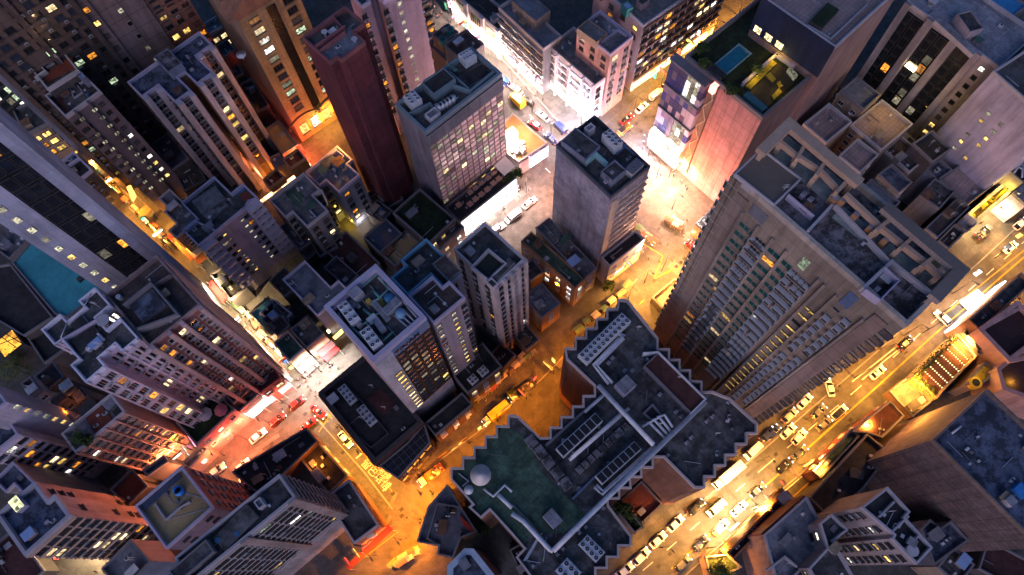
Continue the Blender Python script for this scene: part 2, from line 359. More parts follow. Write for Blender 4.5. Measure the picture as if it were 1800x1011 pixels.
    def clutter(s, n, seed=1, m=1.5):
        rg = random.Random(seed); pl = inset(s.poly, m); xs = [p.x for p in pl]; ys = [p.y for p in pl]; e = (s.poly[1]-s.poly[0]).normalized(); k = t = 0
        while k < n and t < n*30:
            t += 1; p = Vector((rg.uniform(min(xs), max(xs)), rg.uniform(min(ys), max(ys)))); ins = False
            for i in range(len(pl)):
                a, b = pl[i], pl[i-1]
                if (a.y > p.y) != (b.y > p.y) and p.x < (b.x-a.x)*(p.y-a.y)/(b.y-a.y)+a.x: ins = not ins
            if not ins: continue
            k += 1; q = rg.random(); z = s.rz-.03; f = max(.55, 1-s.h/130)
            if 4 <= n < 40 and k <= min(2, max(1, n//5)):
                sx, sy, sh = rg.uniform(1.6, 3.2)*f, rg.uniform(1.4, 2.4)*f, rg.uniform(1.2, 2.2)*f; b = MB().box((p.x, p.y, z), sx, sy, sh, 0, e=e).box((p.x, p.y, z+sh), sx+.4, sy+.4, .12, 1, e=e)
                part('roof_shed', b, [s.wall, rg.choice(SHEETS)], s.o); continue
            if q < .36: part('roof_vent', MB().box((p.x, p.y, z), rg.uniform(.5,.9)*f, rg.uniform(.5,.9)*f, rg.uniform(.4,.9)*f, e=e), rg.choice([ACM, RIM_D, WHITEPIPE]), s.o)
            elif q < .5:
                b = MB().box((p.x, p.y, z), 1.0, .45, .8, e=e); b.cyl((p.x, p.y), .3, z+.8, z+.84, 10, 1); part('condenser', b, [ACM, ACG], s.o)
            elif q < .56: part('water_tank', MB().cyl((p.x, p.y), rg.uniform(.3,.5), z, z+rg.uniform(.8,1.2), 14), rg.choice([METAL, RIM_D, M('blue_plastic_tank', (.04,.12,.24), .5, .2, 1)]), s.o)
            elif q < .8:
                L = rg.uniform(2, 5); v = e if rg.random() < .5 else Vector((-e.y, e.x)); a = p-v*L/2; b = p+v*L/2
                part('roof_pipe', MB().tube([(a.x, a.y, z+.25), (b.x, b.y, z+.25)], rg.uniform(.05,.09), 6), rg.choice([METAL, RIM_D]), s.o)
            elif q < .9:
                b = MB().tube([(p.x, p.y, z), (p.x, p.y, z+3.2)], .05, 6)
                for zz in (2.2, 2.6, 3.0): b.tube([(p.x-.5, p.y, z+zz), (p.x+.5, p.y, z+zz)], .025, 4)
                part('aerial', b, METAL, s.o)
            else: part('roof_hatch', MB().box((p.x, p.y, z), rg.uniform(1.0, 1.9)*f, rg.uniform(.9, 1.6)*f, .35, e=e), rg.choice([RIM, RIM_D, M('rusty_sheet', (.2,.09,.05), .8, .4, 1.0)]), s.o)
        return s
    def done(s):
        for kind, rec in s.rec.items():
            if not rec: continue
            rec.sort(key=lambda r: (not inframe(r[2]), (r[2]-CAM).length))
            inv = Matrix.Translation(WORLD[s.o.name]).inverted()
            for (k, mats), m, pos in rec[:100]:
                o = bpy.data.objects.new(kind, tmesh(k, mats, kind)); C.objects.link(o); o.parent = s.o; o.matrix_parent_inverse = inv; o.matrix_basis = m
            rest = [r for r in rec[100:] if inframe(r[2], 120)]
            if rest:
                mats = []; mb = MB()
                for (k, ms), m, pos in rest:
                    t = TPL[k]; idx = []
                    for x in ms:
                        if x not in mats: mats.append(x)
                        idx.append(mats.index(x))
                    mb.add([m @ Vector(v) for v in t.v], t.f, [idx[i] for i in t.m])
                o = part(kind, mb, mats, s.o); o['kind'] = 'stuff'
        return s
# ================================================================== THE TOWERS AND HOUSES
def rz(c, x, y, h): return P(c, x, y, h)
w_mauve = W('mauve_render', (.2,.155,.17)); w_brown = W('brown_tile_cladding', (.12,.085,.08), tile=(3.2,3.1,1), tdark=.55); w_lav = W('lavender_paint', (.42,.38,.48))
w_red = W('oxblood_tile_cladding', (.135,.032,.045), tile=(3.4,3,1), tdark=.5, wear=.15); w_gold = W('honey_stone_cladding', (.4,.27,.14), tile=(2.2,1.5,1)); w_pale = W('pale_grey_render', (.38,.36,.4))
w_white = W('off_white_paint', (.62,.58,.62)); w_pink = W('pink_tile_cladding', (.5,.3,.28)); w_beige = W('beige_tile_cladding', (.31,.25,.2), tile=(4.2,3.05,1), tdark=.75)
w_dark = W('dark_stained_concrete', (.085,.075,.078)); w_grey = W('grey_weathered_concrete', (.2,.19,.2)); w_rose = W('rose_brown_tile', (.22,.09,.085)); w_tan = W('tan_weathered_render', (.3,.22,.17))
w_blue = W('blue_grey_render', (.2,.22,.3)); w_brick = W('brown_ribbed_cladding', (.19,.135,.14), tile=(2.4,1.5,1), tdark=.45, wear=.3, scale=.3); w_plum = W('plum_render', (.2,.13,.19))
w_gl = M('green_tinted_curtain_glass', (.02,.035,.03), .2, .3, .3)
V2 = lambda a, b: Vector((a, b))
SPANE = M('black_strip_pane', (.012,.015,.022), .1, .3, .5, spec=.6)
# ---- far top-left row seen face on
b = B('apartment_block', 'blue grey block with tiny dark windows in the top left corner', edge(P('z1',-260,560,52), P('z1',345,172,52), 14), 85, w_blue, ROOF['grey'])
b.win('dr', 4.2, 3.2, .8, 1.1, lit=.04, skip=.3, sill=False, bars=0).done()
gb0, gb1 = P('0',225,339), P('0',343,265); gb2, gb3 = P('0',407,226), P('0',452,197)
b = B('apartment_tower', 'dark brown tower with stepped ledges and scattered yellow windows', edge(gb0, gb1, 18), 72, w_brown, ROOF['dark'])
b.win('dr', 3.1, 3.0, 1.8, 1.5, lit=.1, skip=.06, pal=('yellow','green','warm','orange'), ac=.25).piers('dr', us=(0,.5,1), wd=1.2, dp=.6).done()
b = B('apartment_tower', 'broad mauve tower with thin floor lines and small amber windows', edge(gb1, gb2, 22), 92, W('mauve_panel_cladding', (.215,.16,.165), tile=(90,4.1,1), tdark=.45), ROOF['dark'])
b.win('dr', 6.6, 4.1, 1.0, 1.3, u0=.16, u1=.92, lit=.72, pal=('dim','pale','yellow','dim'), sill=False, bars=0, frame=FR_W)
b.win('dr', 3.2, 4.1, 1.1, 1.4, u0=.0, u1=.13, lit=.4, pal=('orange','yellow'), sill=False).piers('dr', us=(.15,.96), wd=.6, dp=.4).done()
b = B('apartment_tower', 'rusty brown tower with red lit windows at the top edge', edge(gb2, gb3, 16), 72, W('rust_brown_render', (.19,.1,.08)), ROOF['dark'])
b.win('dr', 2.6, 3.1, 1.6, 1.5, lit=.15, pal=('red','yellow','orange'), ac=.2).bands('dr', 3.4, .35, .4).done()
b = B('apartment_tower', 'dark tower with red brown terrace roof and white scalloped edge', PP('z1', [(100,330),(330,182),(775,660),(425,932)], 48.5), 48.5, w_dark, ROOF['dark'], rim=RIM)
b.win('dl', 3.2, 3.2, 2.0, 1.3, lit=.12, pal=('orange','yellow'), ac=.2).win('dr', 3.4, 3.2, 1.6, 1.4, lit=.15)
b.patch('z1', [(395,560),(620,440),(745,630),(420,880)], ROOF['red']).roofbox('z1', [(270,390),(380,310),(440,380),(330,470)], 0, 2.6, w_grey).roofbox('z1', [(150,420),(250,350),(310,440),(200,520)], 0, 2.2, w_grey, ROOF['maroon'])
b.roofbox('z1', [(480,430),(545,400),(580,450),(510,500)], 0, 2.4, w_white, ROOF['pale']).rwall('z1', [(240,620),(400,520),(430,560)], 1.1).rwall('z1', [(300,690),(370,630),(440,690),(340,760)], 1.3, mat=RIM).clutter(8, 2).done()
T1p = PP('11', [(222,500),(420,372),(525,475),(345,603)], 46)
b = B('apartment_tower', 'slim mauve tower below the red terrace with rows of small square windows', T1p, 46, w_mauve, ROOF['dark'], rim=RIM)
b.win('dr', 2.0, 3.1, 1.05, 1.2, u0=.62, u1=1, lit=.16, pal=('yellow','white','orange'), frame=FR_D, sill=False, bars=0, z0=8).win('dr', 2.6, 3.1, 1.1, 1.1, u0=.57, u1=.63, lit=1, pal=('dim','pale'), sill=False, bars=0, z0=8, min_len=1)
b.win('dr', 3, 3.1, 1.0, 1.1, u0=.2, u1=.28, lit=.9, pal=('dim','pale'), sill=False, bars=0, z0=8).win('dr', 2.3, 3.1, 1.1, 1.2, u0=0, u1=.2, lit=.1, pal=('orange','white'), sill=False, z0=8)
b.win('dl', 3, 3.1, 1.1, 1.2, lit=.08, z0=8).piers('dr', us=(.24,.6), wd=.3, dp=.5)
b.patch('11', [(232,510),(300,468),(350,560),(345,590)], ROOF['maroon']).rwall('11', [(360,450),(385,510),(430,480),(400,440)], .5, .12).clutter(8, 3)
b.roofbox('z1', [(755,735),(800,705),(858,770),(815,810)], 0, 2.4, w_blue, M('pale_blue_sheet', (.25,.36,.6), .6, .1, 1)).done()
b = B('office_block', 'glass office block glowing green and gold above the street', edge(P('0',42,283,0), P('0',112,224,0), 18), 40, w_dark, ROOF['dark'])
b.win('dr', 1.7, 3.2, 1.4, 2.5, lit=.55, pal=('green','green','dim','orange','white','yellow'), glass=w_gl, sill=False, bars=0, z0=3).bands('dr', 3.2, .3, .3).done()
b = B('shop_house', 'low amber lit house with bright white rooftop lights', edge(P('z3',190,486,0), P('z3',410,372,0), 10), 15, w_tan, ROOF['dark'])
b.win('dr', 2.6, 3.3, 1.9, 1.7, lit=.65, pal=('orange','yellow','white'), z0=1).bands('dr', 3.3, .3, .5).clutter(4, 4)
b.done()
b = B('shop_house', 'narrow dark house with two sunken roof cells beside the amber alley', PP('z3', [(185,482),(308,385),(452,535),(330,625)], 17), 17, w_dark, ROOF['black'], rim=RIM_P)
b.win('dr', 2.6, 3.2, 1.4, 1.4, lit=.12, ac=.5, z0=1).rwall('z3', [(268,492),(350,432),(440,520)], 1.2, mat=RIM_P).clutter(4, 5, 1).done()
# ---- long glass and stone tower on the left edge
lp, lq = P('0',307,593), P('0',392,541)
b = B('office_tower', 'tall pale stone and black glass tower slanting in from the left edge', edge(lp, lq, 5), 112, W('pale_lilac_stone', (.36,.39,.53), tile=(3,4.0,1), tdark=.86), ROOF['dark'])
b.panel('dr', .40, .88, 6, 110, M('black_curtain_glass', (.012,.014,.02), .12, .3, .4, spec=.6), .25, 'glass_strip').win('dr', 2.0, 4.0, 1.7, 3.1, u0=.41, u1=.87, z0=6, lit=.05, pal=('orange','dim','dim'), glass=SPANE, sill=False, bars=0, d=.22)
b.win('dr', 1.35, 4.0, 1.05, 1.7, u0=.1, u1=.22, z0=6, lit=1, pal=('pale','pale','yellow'), sill=False, bars=0, frame=FR_L)
b.piers('dr', us=(.93,), wd=2.4, dp=1.3).done()
b = B('podium_block', 'flat deck coloured teal for its cyan light beneath the pale stone tower', PP('21', [(60,378),(160,262),(545,500),(352,662),(285,645)], 22), 22, w_blue, ROOF['teal'], om=False, ph=.5)  # cyan light on the deck is put into its teal roof colour
b.roofbox('21', [(395,460),(415,445),(432,462),(412,478)], 0, .6, M('black_hatch', (.01,.01,.012), .6, 0)).done()
b = B('shop_house', 'old blue grey block behind the teal deck at the left edge', PP('21', [(-60,260),(30,130),(150,250),(40,370)], 14), 14, w_blue, ROOF['grey'])
b.win('dr', 3, 3.1, 1.2, 1.3, lit=.05).clutter(5, 6).done()
# ---- blue roofed tower
bp = PP('z2', [(105,557),(365,322),(430,285),(568,212),(648,290),(540,362),(655,475),(548,547),(460,475),(420,503),(508,597),(402,667),(290,562),(182,637)], 43)
b = B('apartment_tower', 'cross shaped tower with dark blue roof and pale vertical fins', bp, 43, W('brown_grey_render', (.17,.13,.125)), ROOF['bluemottle'], rim=RIM_P, ph=.9)
b.win('dr', 2.6, 3.0, 1.8, 1.4, lit=.09, pal=('orange','yellow','warm','white'), ac=.45, z0=6, frame=FR_L).bands('dr', 3.0, .3, .45, W('pinkish_ledge', (.3,.22,.2)))
b.piers('dr', us=(0.0, 1.0), wd=1.3, dp=1.7, mat=W('pale_lilac_fin', (.5,.44,.48)), name='fin', min_len=3).win('dl', 2.8, 3.0, 1.2, 1.2, lit=.15, z0=6, pal=('orange','yellow')).win('ur', 2.8, 3, 1.2, 1.2, lit=.3, pal=('red','orange'), z0=4)
b.roofbox('z2', [(270,380),(360,320),(445,420),(365,485)], 0, 2.6, w_blue, ROOF['mottle']).clutter(10, 7).done()
for i, (pts, h, lb, rf) in enumerate((([(795,757),(866,690),(1005,840),(885,872)], 12, 'low dark shed roof with ribbed lines between the mauve and the finned towers', 'corr'),
        ([(900,880),(1010,850),(1090,930),(960,1000)], 7, 'low unlit brown roof beside the finned tower foot', 'brown'))):
    B('low_roof_house', lb, PP('11', pts, h), h, w_dark, ROOF[rf], rim=RIM_D, ph=.6).clutter(4, 30+i).done()
# ---- gold office tower
g0 = P('12',245,742,0); g1 = P('12',475,585,0)
b = B('office_tower', 'honey coloured office tower with dark windows and central glass strip', edge(g0, g1, 22), 50, w_gold, ROOF['brown'], rim=W('terracotta_trim', (.3,.14,.09)))
b.win('dr', 3.2, 3.3, 2.5, 1.7, u0=.02, u1=.42, z0=9, lit=.42, pal=('green','pale','white','dim'), bars=2, frame=FR_D).win('dr', 3.2, 3.3, 2.5, 1.7, u0=.62, u1=1, z0=9, lit=.42, pal=('green','pale','yellow'), bars=2)
b.panel('dr', .45, .6, 8, 48, M('black_strip_glass', (.015,.016,.017), .15, .3, .4), .3, 'glass_strip').win('dr', 3.3, 5.5, 2.4, 4.2, u0=.02, u1=1, z0=0.5, z1=7.5, lit=.9, pal=('green','yellow','white'), bars=2)
for u in (.2, .82):
    for (a, c, e, n) in b.edges('dr'):
        q = a+e*((c-a).length*u); mb = MB(); t = 5.2
        vs = [q-e*t, q+e*t]; mb.add([(*(q-e*t+n*.3), 50), (*(q+e*t+n*.3), 50), (*(q+n*.3), 53.6), (*(q-e*t-n*5), 50), (*(q+e*t-n*5), 50), (*(q-n*5), 53.6)], [(0,1,2),(3,5,4),(0,2,5,3),(1,4,5,2),(0,3,4,1)]); part('pediment', mb, b.rim, b.o)
        ar = MB(); ar.tube([(*(q+e*(5*math.cos(k/12*math.pi))+n*.9), 8+3.2*math.sin(k/12*math.pi)) for k in range(13)], .3, 6); part('arched_canopy', ar, FR_D, b.o)
b.panel('dl', 0, 1, 0, 49.5, W('tan_side_cladding', (.33,.24,.17)), .15).done()
b = B('low_roof_house', 'low house with lit peach balcony behind the finned tower', PP('z2', [(580,165),(720,70),(760,140),(620,232)], 14), 14, w_tan, ROOF['grey'], rim=RIM)
b.win('dr', 2.4, 3, 1.6, 1.6, lit=.6, pal=('warm',), z0=2).clutter(3, 9, .6).done()
b = B('low_roof_house', 'rusty small house below the fluted corner bay', PP('z2', [(660,310),(745,258),(800,320),(715,385)], 12), 12, W('rust_render', (.28,.14,.1)), ROOF['dark'])
b.clutter(3, 10, .6).done()
# ---- oxblood tower
b = B('apartment_tower', 'windowless oxblood red tower with sunken blue grey roof decks', PP('a1', [(170,370),(595,55),(800,222),(690,300),(788,408),(555,588),(515,556),(450,602)], 63), 63, w_red, ROOF['dark'], rim=W('oxblood_parapet', (.2,.08,.09)))
b.roofbox('a1', [(335,490),(620,300),(690,300),(785,405),(555,580),(515,555),(450,590)], 0, .5, w_red, ROOF['blue'], 'raised_deck').rwall('a1', [(310,440),(590,250)], 1.6).rwall('a1', [(355,260),(480,160),(600,300)], 1.2).rwall('a1', [(350,490),(590,310)], 1.6)
for (x, y) in ((390,305),(687,375)):
    q = P('a1', x, y, 63.5); part('satellite_dish', MB().cyl((q.x, q.y), .25, 61.9, 63.0, 8).cyl((q.x, q.y), .3, 63.0, 63.3, 16, 0, .65), RIM, b.o)
b.win('dr', 4.5, 3.1, .7, .9, u0=.12, u1=.42, lit=.55, z0=6, pal=('pale','white','dim'), sill=False, bars=0, min_len=8).piers('dr', us=(.3,), wd=1.3, dp=1.6, mat=W('oxblood_shaft', (.09,.024,.032)), name='service_shaft', min_len=8)
b.win('ur', 3, 3.1, 1.0, 1.1, lit=.3, z0=6, pal=('yellow','orange')).clutter(6, 11).done()
# ---- twin lavender tower
b = B('apartment_tower', 'lavender twin tower with rows of small pale lit windows', PP('a1', [(590,-100),(775,55),(848,2),(800,-40),(872,-95),(985,25),(1300,-205),(1150,-350),(600,-130)], 51), 51, W('mauve_pink_paint', (.36,.26,.34)), ROOF['dark'], rim=RIM_P)
b.win('dr', 5.5, 3.0, .9, 1.3, u0=.05, u1=.75, lit=1, pal=('pale','pale','dim'), z0=10, min_len=7, frame=FR_L, bars=1).win('ur', 1.8, 3.0, 1.1, 1.3, lit=.25, pal=('orange','yellow'), ac=.9, z0=8).win('dr', 2, 3, 1.2, 1.3, lit=.2, ac=.9, z0=8, pal=('orange',), min_len=2, only=None, u0=.0, u1=.02).done()
# ---- glass hotel
gp = PP('12', [(737,540),(1130,234),(1268,378),(886,704)], 42)
b = B('office_block', 'slab tower with glass wall painted pink for its reflection and teal rimmed plant roof', gp, 42, W('grey_violet_render', (.26,.235,.28)), ROOF['dark'], rim=W('teal_parapet', (.16,.22,.26), streak=False), ph=1.5, pw=.6)
b.panel('dr', .0, 1, 36.0, 40.4, W('slate_louvre', (.17,.19,.24), tile=(60,.9,1), tdark=.4), .35, 'louvre_band')
refl_tone = RPANE('painted_reflection_pane', (.92,.78,.79))  # pale pink pane colour stands in for the reflected lit street
b.win('dr', 1.75, 1.85, 1.6, 1.7, u0=.01, u1=.99, z0=7, z1=36, lit=.22, pal=('dim','dim','pale','warm'), glass=refl_tone, frame=M('rose_mullion', (.2,.15,.155), .5, 0), sill=False, bars=0)  # dim glowing panes also help to raise the painted reflection
b.win('dr', 1.55, 1.7, 1.3, 1.4, u0=.01, u1=.8, z0=3.5, z1=7, lit=.7, pal=('yellow','yellow','orange'), sill=False, bars=0)
tealw = W('teal_plant_wall', (.13,.2,.24), streak=False)
b.roofbox('12', [(865,430),(980,365),(1048,410),(930,500)], 0, 2.8, tealw, ROOF['black']).rwall('12', [(800,590),(910,535),(925,560),(880,600)], 1.6, .25, tealw).rwall('12', [(1030,440),(1120,470),(1240,370)], 1.8, .3, tealw).rwall('12', [(1010,370),(1110,460)], 1.8, .3, tealw)
b.patch('12', [(1080,395),(1180,335),(1220,385),(1120,440)], ROOF['black']).roofbox('12', [(885,600),(935,560),(965,590),(910,630)], 0, 1.6, w_white, ROOF['pale'])
for i in range(5): q = P('12', 955+i*18, 548-i*11, 42.5); part('water_tank', MB().cyl((q.x, q.y), .75, 40.4, 42.3, 16), METAL, b.o, True)
for k in range(3): b.pipe('12', [(870+k*8,425-k*4),(1000+k*8,345-k*4),(1040+k*6,375-k*4)], .12, 1.0+.3*k, M('teal_pipe', (.1,.26,.26), .5, .2, 1))
b.pipe('12', [(930,545),(960,575),(1050,515)], .14, .9).pipe('12', [(940,540),(968,568),(1056,508)], .12, 1.2).done()
# ---- behind the glass hotel
b = B('low_roof_house', 'low house with two teal rooftop fans behind the glass slab', PP('z4', [(272,270),(390,178),(470,250),(350,345)], 18), 18, w_grey, ROOF['grey'])
for x, y in ((350,300),(405,222)): q = P('z4', x, y, 19); part('rooftop_fan', MB().cyl((q.x, q.y), 1.1, 16.9, 18.6, 16).cyl((q.x, q.y), .8, 18.6, 18.65, 16, 1), [M('teal_fan', (.03,.25,.22), .5, .2, 1), ACG], b.o)
b.clutter(4, 12, .8).done()
b = B('low_roof_house', 'dark flat roof next to the white lit street behind the glass slab', PP('z4', [(360,355),(530,228),(685,350),(505,475)], 19), 19, w_grey, ROOF['brown'])
b.clutter(6, 13).done()
b = B('low_roof_house', 'pale grey lane of sheds at the foot of the lavender tower', PP('z4', [(175,295),(215,262),(432,440),(372,478)], 13), 13, w_grey, ROOF['pale'], ph=.5)
b.roofbox('z4', [(205,270),(250,248),(275,295),(225,320)], 0, 2.2, w_white, ROOF['pale']).clutter(5, 14, .8).done()
b = B('shop_house', 'brown house with stacked balconies at the top beside the lavender tower', PP('z4', [(110,60),(240,-30),(150,-120),(20,-30)], 24), 24, w_tan, ROOF['dark'])
b.win('dr', 2.4, 3, 1.6, 1.4, lit=.25, ac=.4, pal=('orange','white')).bands('dr', 3, .5, .8).done()
# ---- white street, top centre
b = B('shopping_arcade', 'long white stone arcade with dark roof on the bright street at the top', PP('z4', [(410,-80),(802,243),(925,150),(540,-180)], 12), 12, w_white, ROOF['black'], rim=RIM)
b.piers('dl', pitch=6.5, wd=1.3, dp=.7, mat=w_white, name='pilaster').win('dl', 6.5, 5.4, 4.6, 3.6, lit=.9, pal=('warm','dim'), z0=3.8, z1=10.6, bars=4, sill=False, frame=FR_W)
b.panel('dl', .12, .98, 3.2, 3.8, EM('amber_sign_light', (1,.5,.06), 7, False, 0), .5, 'light_strip').panel('dl', 0, 1, .3, 3.0, EM('shop_window_glow', (1,.86,.62), 6, False, .5), .12, 'shopfront').clutter(5, 15).done()
b = B('tenement_block', 'grey tenement with long projecting ledges on the white street', PP('z4', [(800,62),(1150,386),(1275,290),(940,-60)], 20), 20, w_grey, ROOF['blue'], rim=RIM)
b.bands('dl', 3.1, .4, .7, W('soft_grey_ledge', (.4,.36,.38)), zoff=1).win('dl', 2.5, 3.1, 1.7, 1.5, lit=.3, pal=('orange','white','warm'), ac=.5, z0=3.2)
b.panel('dl', 0, 1, .3, 3.1, EM('shop_window_glow', (1,.86,.62), 6, False, .5), .12, 'shopfront').roofbox('z4', [(900,10),(1090,180),(1190,90),(1010,-80)], 0, 4, w_grey, ROOF['blue']).clutter(9, 16).done()
b = B('apartment_block', 'bluish white apartment block with cluttered balconies facing the white street', PP('13', [(185,240),(440,440),(560,345),(330,135)], 17.5), 17.5, w_white, ROOF['grey'], rim=RIM)
b.bands('dl', 2.9, .8, .45, W('white_balcony_front', (.7,.68,.74), streak=False), zoff=.8, name='balcony').win('dl', 2.3, 2.9, 1.6, 1.5, lit=.35, pal=('white','pale','warm'), ac=.5, z0=3, frame=FR_L)
b.win('dr', 2.4, 2.9, 1.5, 1.3, lit=.15, ac=.3, z0=3).piers('dl', us=(0,.22,.5,.78,1), wd=.5, dp=1.15, mat=w_white).panel('dl', 0, 1, .3, 2.8, EM('shop_window_white', (1,.93,.85), 7, False, .5), .12, 'shopfront').clutter(7, 17).done()
b = B('apartment_block', 'taller pinkish block with oval windows rising behind the white balconies', PP('13', [(335,145),(462,56),(640,188),(515,277)], 27), 27, w_pink, ROOF['grey'], rim=RIM_P)
b.win('dr', 3.0, 3.0, 2.0, 1.6, lit=.08, ac=.6, z0=2, frame=FR_L).win('dl', 3, 3, 1.4, 1.2, z0=19, lit=.1).roofbox('13', [(335,150),(400,105),(500,175),(445,225)], 0, 2, w_tan, ROOF['grey'])
b.patch('13', [(470,110),(520,100),(570,160),(500,175)], ROOF['pale']).rwall('13', [(470,215),(555,150),(600,180)], 1).clutter(5, 18).done()
b = B('apartment_block', 'pink block with lamp lit balcony tiers along the golden street', PP('13', [(405,-105),(712,137),(1150,-205),(930,-390)], 27.5), 27.5, W('pink_grey_paint', (.42,.3,.31)), ROOF['grey'], rim=RIM)
b.bands('dr', 3.0, .7, .5, W('brown_balcony_front', (.2,.13,.1)), name='balcony').win('dr', 2.6, 3.0, 1.9, 1.6, lit=.3, pal=('yellow','warm','orange','white'), ac=.5, z0=3).win('dl', 4.2, 3.1, 1.5, 1.4, lit=.22, pal=('orange','yellow'), u0=0, u1=.98, z0=5, skip=.25)
b.panel('dr', 0, 1, .3, 3, EM('amber_shop_glow', (1,.6,.14), 8, False, .4), .15, 'shopfront').roofbox('13', [(575,25),(605,5),(632,40),(600,62)], 0, 2.4, M('green_hut', (.05,.22,.18), .6, .2, 1), M('pale_blue_sheet', (.25,.36,.6), .6, .1, 1)).roofbox('13', [(650,10),(690,-20),(720,5),(680,35)], 0, 1.6).clutter(8, 19).done()
# ---- shopping centre with the roof garden and pool
mp = PP('0', [(1213,98),(1341,212),(1468,92),(1338,-15)], 41)
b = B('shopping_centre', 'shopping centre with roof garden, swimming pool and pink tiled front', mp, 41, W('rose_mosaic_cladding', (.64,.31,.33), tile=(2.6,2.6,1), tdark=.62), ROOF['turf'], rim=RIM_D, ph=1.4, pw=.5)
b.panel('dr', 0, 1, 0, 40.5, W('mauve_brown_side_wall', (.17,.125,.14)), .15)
rg = random.Random(5); cols = [W('cobalt_panel', (.035,.05,.26)), W('navy_panel', (.05,.045,.17)), W('lilac_panel', (.6,.52,.68)), W('plum_panel', (.2,.13,.26)), W('slate_panel', (.19,.16,.24))]
for i in range(8):
    for j in range(9):
        u0 = -.10+i*.058; z = 12.5+j*3.0
        if j > 5 and i in (4, 5, 6) or (j < 3 and i in (4, 5, 6)): 
            b.panel('dl', u0, u0+.056, z, z+2.9, rg.choice([LIT['pale'], LIT['dim'], LIT['white']]), 1.7, 'lit_bay')
        else: b.panel('dl', u0, u0+.056, z, z+2.9, rg.choice(cols), 1.9+.003*((i+j) % 2), 'coloured_panel')
for z in (21.4, 30.4, 39.2): b.panel('dl', -.11, .375, z, z+.5, RIM_D, 2.4, 'cornice')
b.panel('dl', -.1, .36, 3.5, 12, EM('lit_foyer_glass', (1,.78,.6), 2.2, False, .9), 2.6, 'glass_foyer').panel('dl', .385, .47, 3, 40.2, W('bronze_frame', (.3,.2,.16)), .7, 'lift_shaft')
for k in range(10): b.panel('dl', -.1+k*.051, -.094+k*.051, 3.5, 12.2, FR_W, 2.75, 'mullion')
for z in (5.6, 7.8, 10): b.panel('dl', -.1, .36, z, z+.25, FR_W, 2.72, 'transom')
for k in range(9):
    for (a, c, e, n) in b.edges('dl'):
        L_ = (c-a).length; p0 = a+e*(L_*(.39 if k % 2 else .465))+n*.85; p1 = a+e*(L_*(.465 if k % 2 else .39))+n*.85
        part('lattice_brace', MB().tube([(p0.x, p0.y, 3.5+k*4), (p1.x, p1.y, 7.5+k*4)], .16, 6), W('bright_brace', (.6,.48,.4)), b.o)
b.panel('dl', .4, .46, 38, 40.3, EM('round_red_sign', (1,.3,.22), 3, False, 0), 1.6, 'sign_disc')
pool = ortho(PP('b1', [(550,270),(790,62),(915,158),(668,375)], 41)); 
part('pool_rim', MB().ring(pool, .3, 39.4, 39.95, out=.1), M('teal_pool_rim', (.15,.3,.36), .6, .2, 1), b.o); part('pool_water', MB().prism(inset(pool, .4), 39.4, 39.85), M('pool_water_blue', (.015,.15,.24), .08, .3, .8), b.o)
b.roofbox('b1', [(440,285),(480,250),(655,385),(610,460)], 0, 2.2, M('dark_glass_pavilion', (.03,.04,.05), .2, .2, 1), ROOF['black'], 'pavilion', rim=False)
b.rwall('b1', [(825,475),(1160,185),(1330,300)], 1.3, .5, RIM_P)
crt = ortho(PP('b1', [(850,490),(1150,210),(1370,400),(1090,700)], 41)); part('courtyard_floor', MB().prism(crt, 39.3, 39.75), M('courtyard_dark_floor', (.03,.025,.02), .6, .4, .6), b.o)
part('hedge', MB().prism(ortho(PP('b1', [(860,500),(1110,245),(1150,280),(900,545)], 40.4)), 39.75, 40.2), M('yellow_green_planting', (.32,.26,.03), .9, .45, 1.5), b.o)
for q in ([(1050,400),(1090,365),(1150,430),(1120,465)], [(1160,470),(1190,450),(1215,500),(1180,525)], [(1110,600),(1180,520),(1210,560),(1130,640)]): part('planter', MB().prism(ccw(PP('b1', q, 40.4)), 39.75, 40.1), M('yellow_green_planting', (.32,.26,.03), .9, .45, 1.5), b.o)
part('lit_doorway', MB().prism(ccw(PP('b1', [(1265,340),(1290,325),(1365,400),(1335,430)], 41)), 39.75, 41), LIT['pale'], b.o)
b.roofbox('b1', [(830,600),(870,555),(1060,720),(1020,760)], 0, 1.6, M('teal_glass_screen', (.05,.14,.16), .2, .2, 1), M('teal_glass_screen', (.05,.14,.16)), 'glass_canopy', rim=False)
b.roofbox('14', [(85,225),(125,170),(300,290),(255,335)], 0, 2.6, M('dark_marquee_side', (.06,.06,.08), .6, .2, 1), M('blue_marquee', (.03,.09,.3), .7, .2, 1), 'marquee', rim=False)
b.done()
b = B('hotel_block', 'taller navy banded wing behind the roof garden and marquee', PP('0', [(1345,-8),(1467,85),(1590,-30),(1460,-110)], 52), 52, W('pinkish_brown_side_cladding', (.27,.18,.19)), ROOF['pinktile'], rim=RIM)
b.panel('dl', 0, 1, 42, 51.8, W('navy_cladding', (.02,.035,.09)), .3, 'navy_band').win('dl', 2.6, 3.2, 1.9, 2.0, u0=.02, u1=.5, z0=41.5, z1=45, lit=.9, pal=('warm','yellow'), d=.3).rwall('14', [(210,130),(330,200),(520,20)], .8).roofbox('14', [(225,110),(310,10),(370,50),(280,150)], 0, 1.2, w_dark, ROOF['turf']).clutter(4, 20).done()
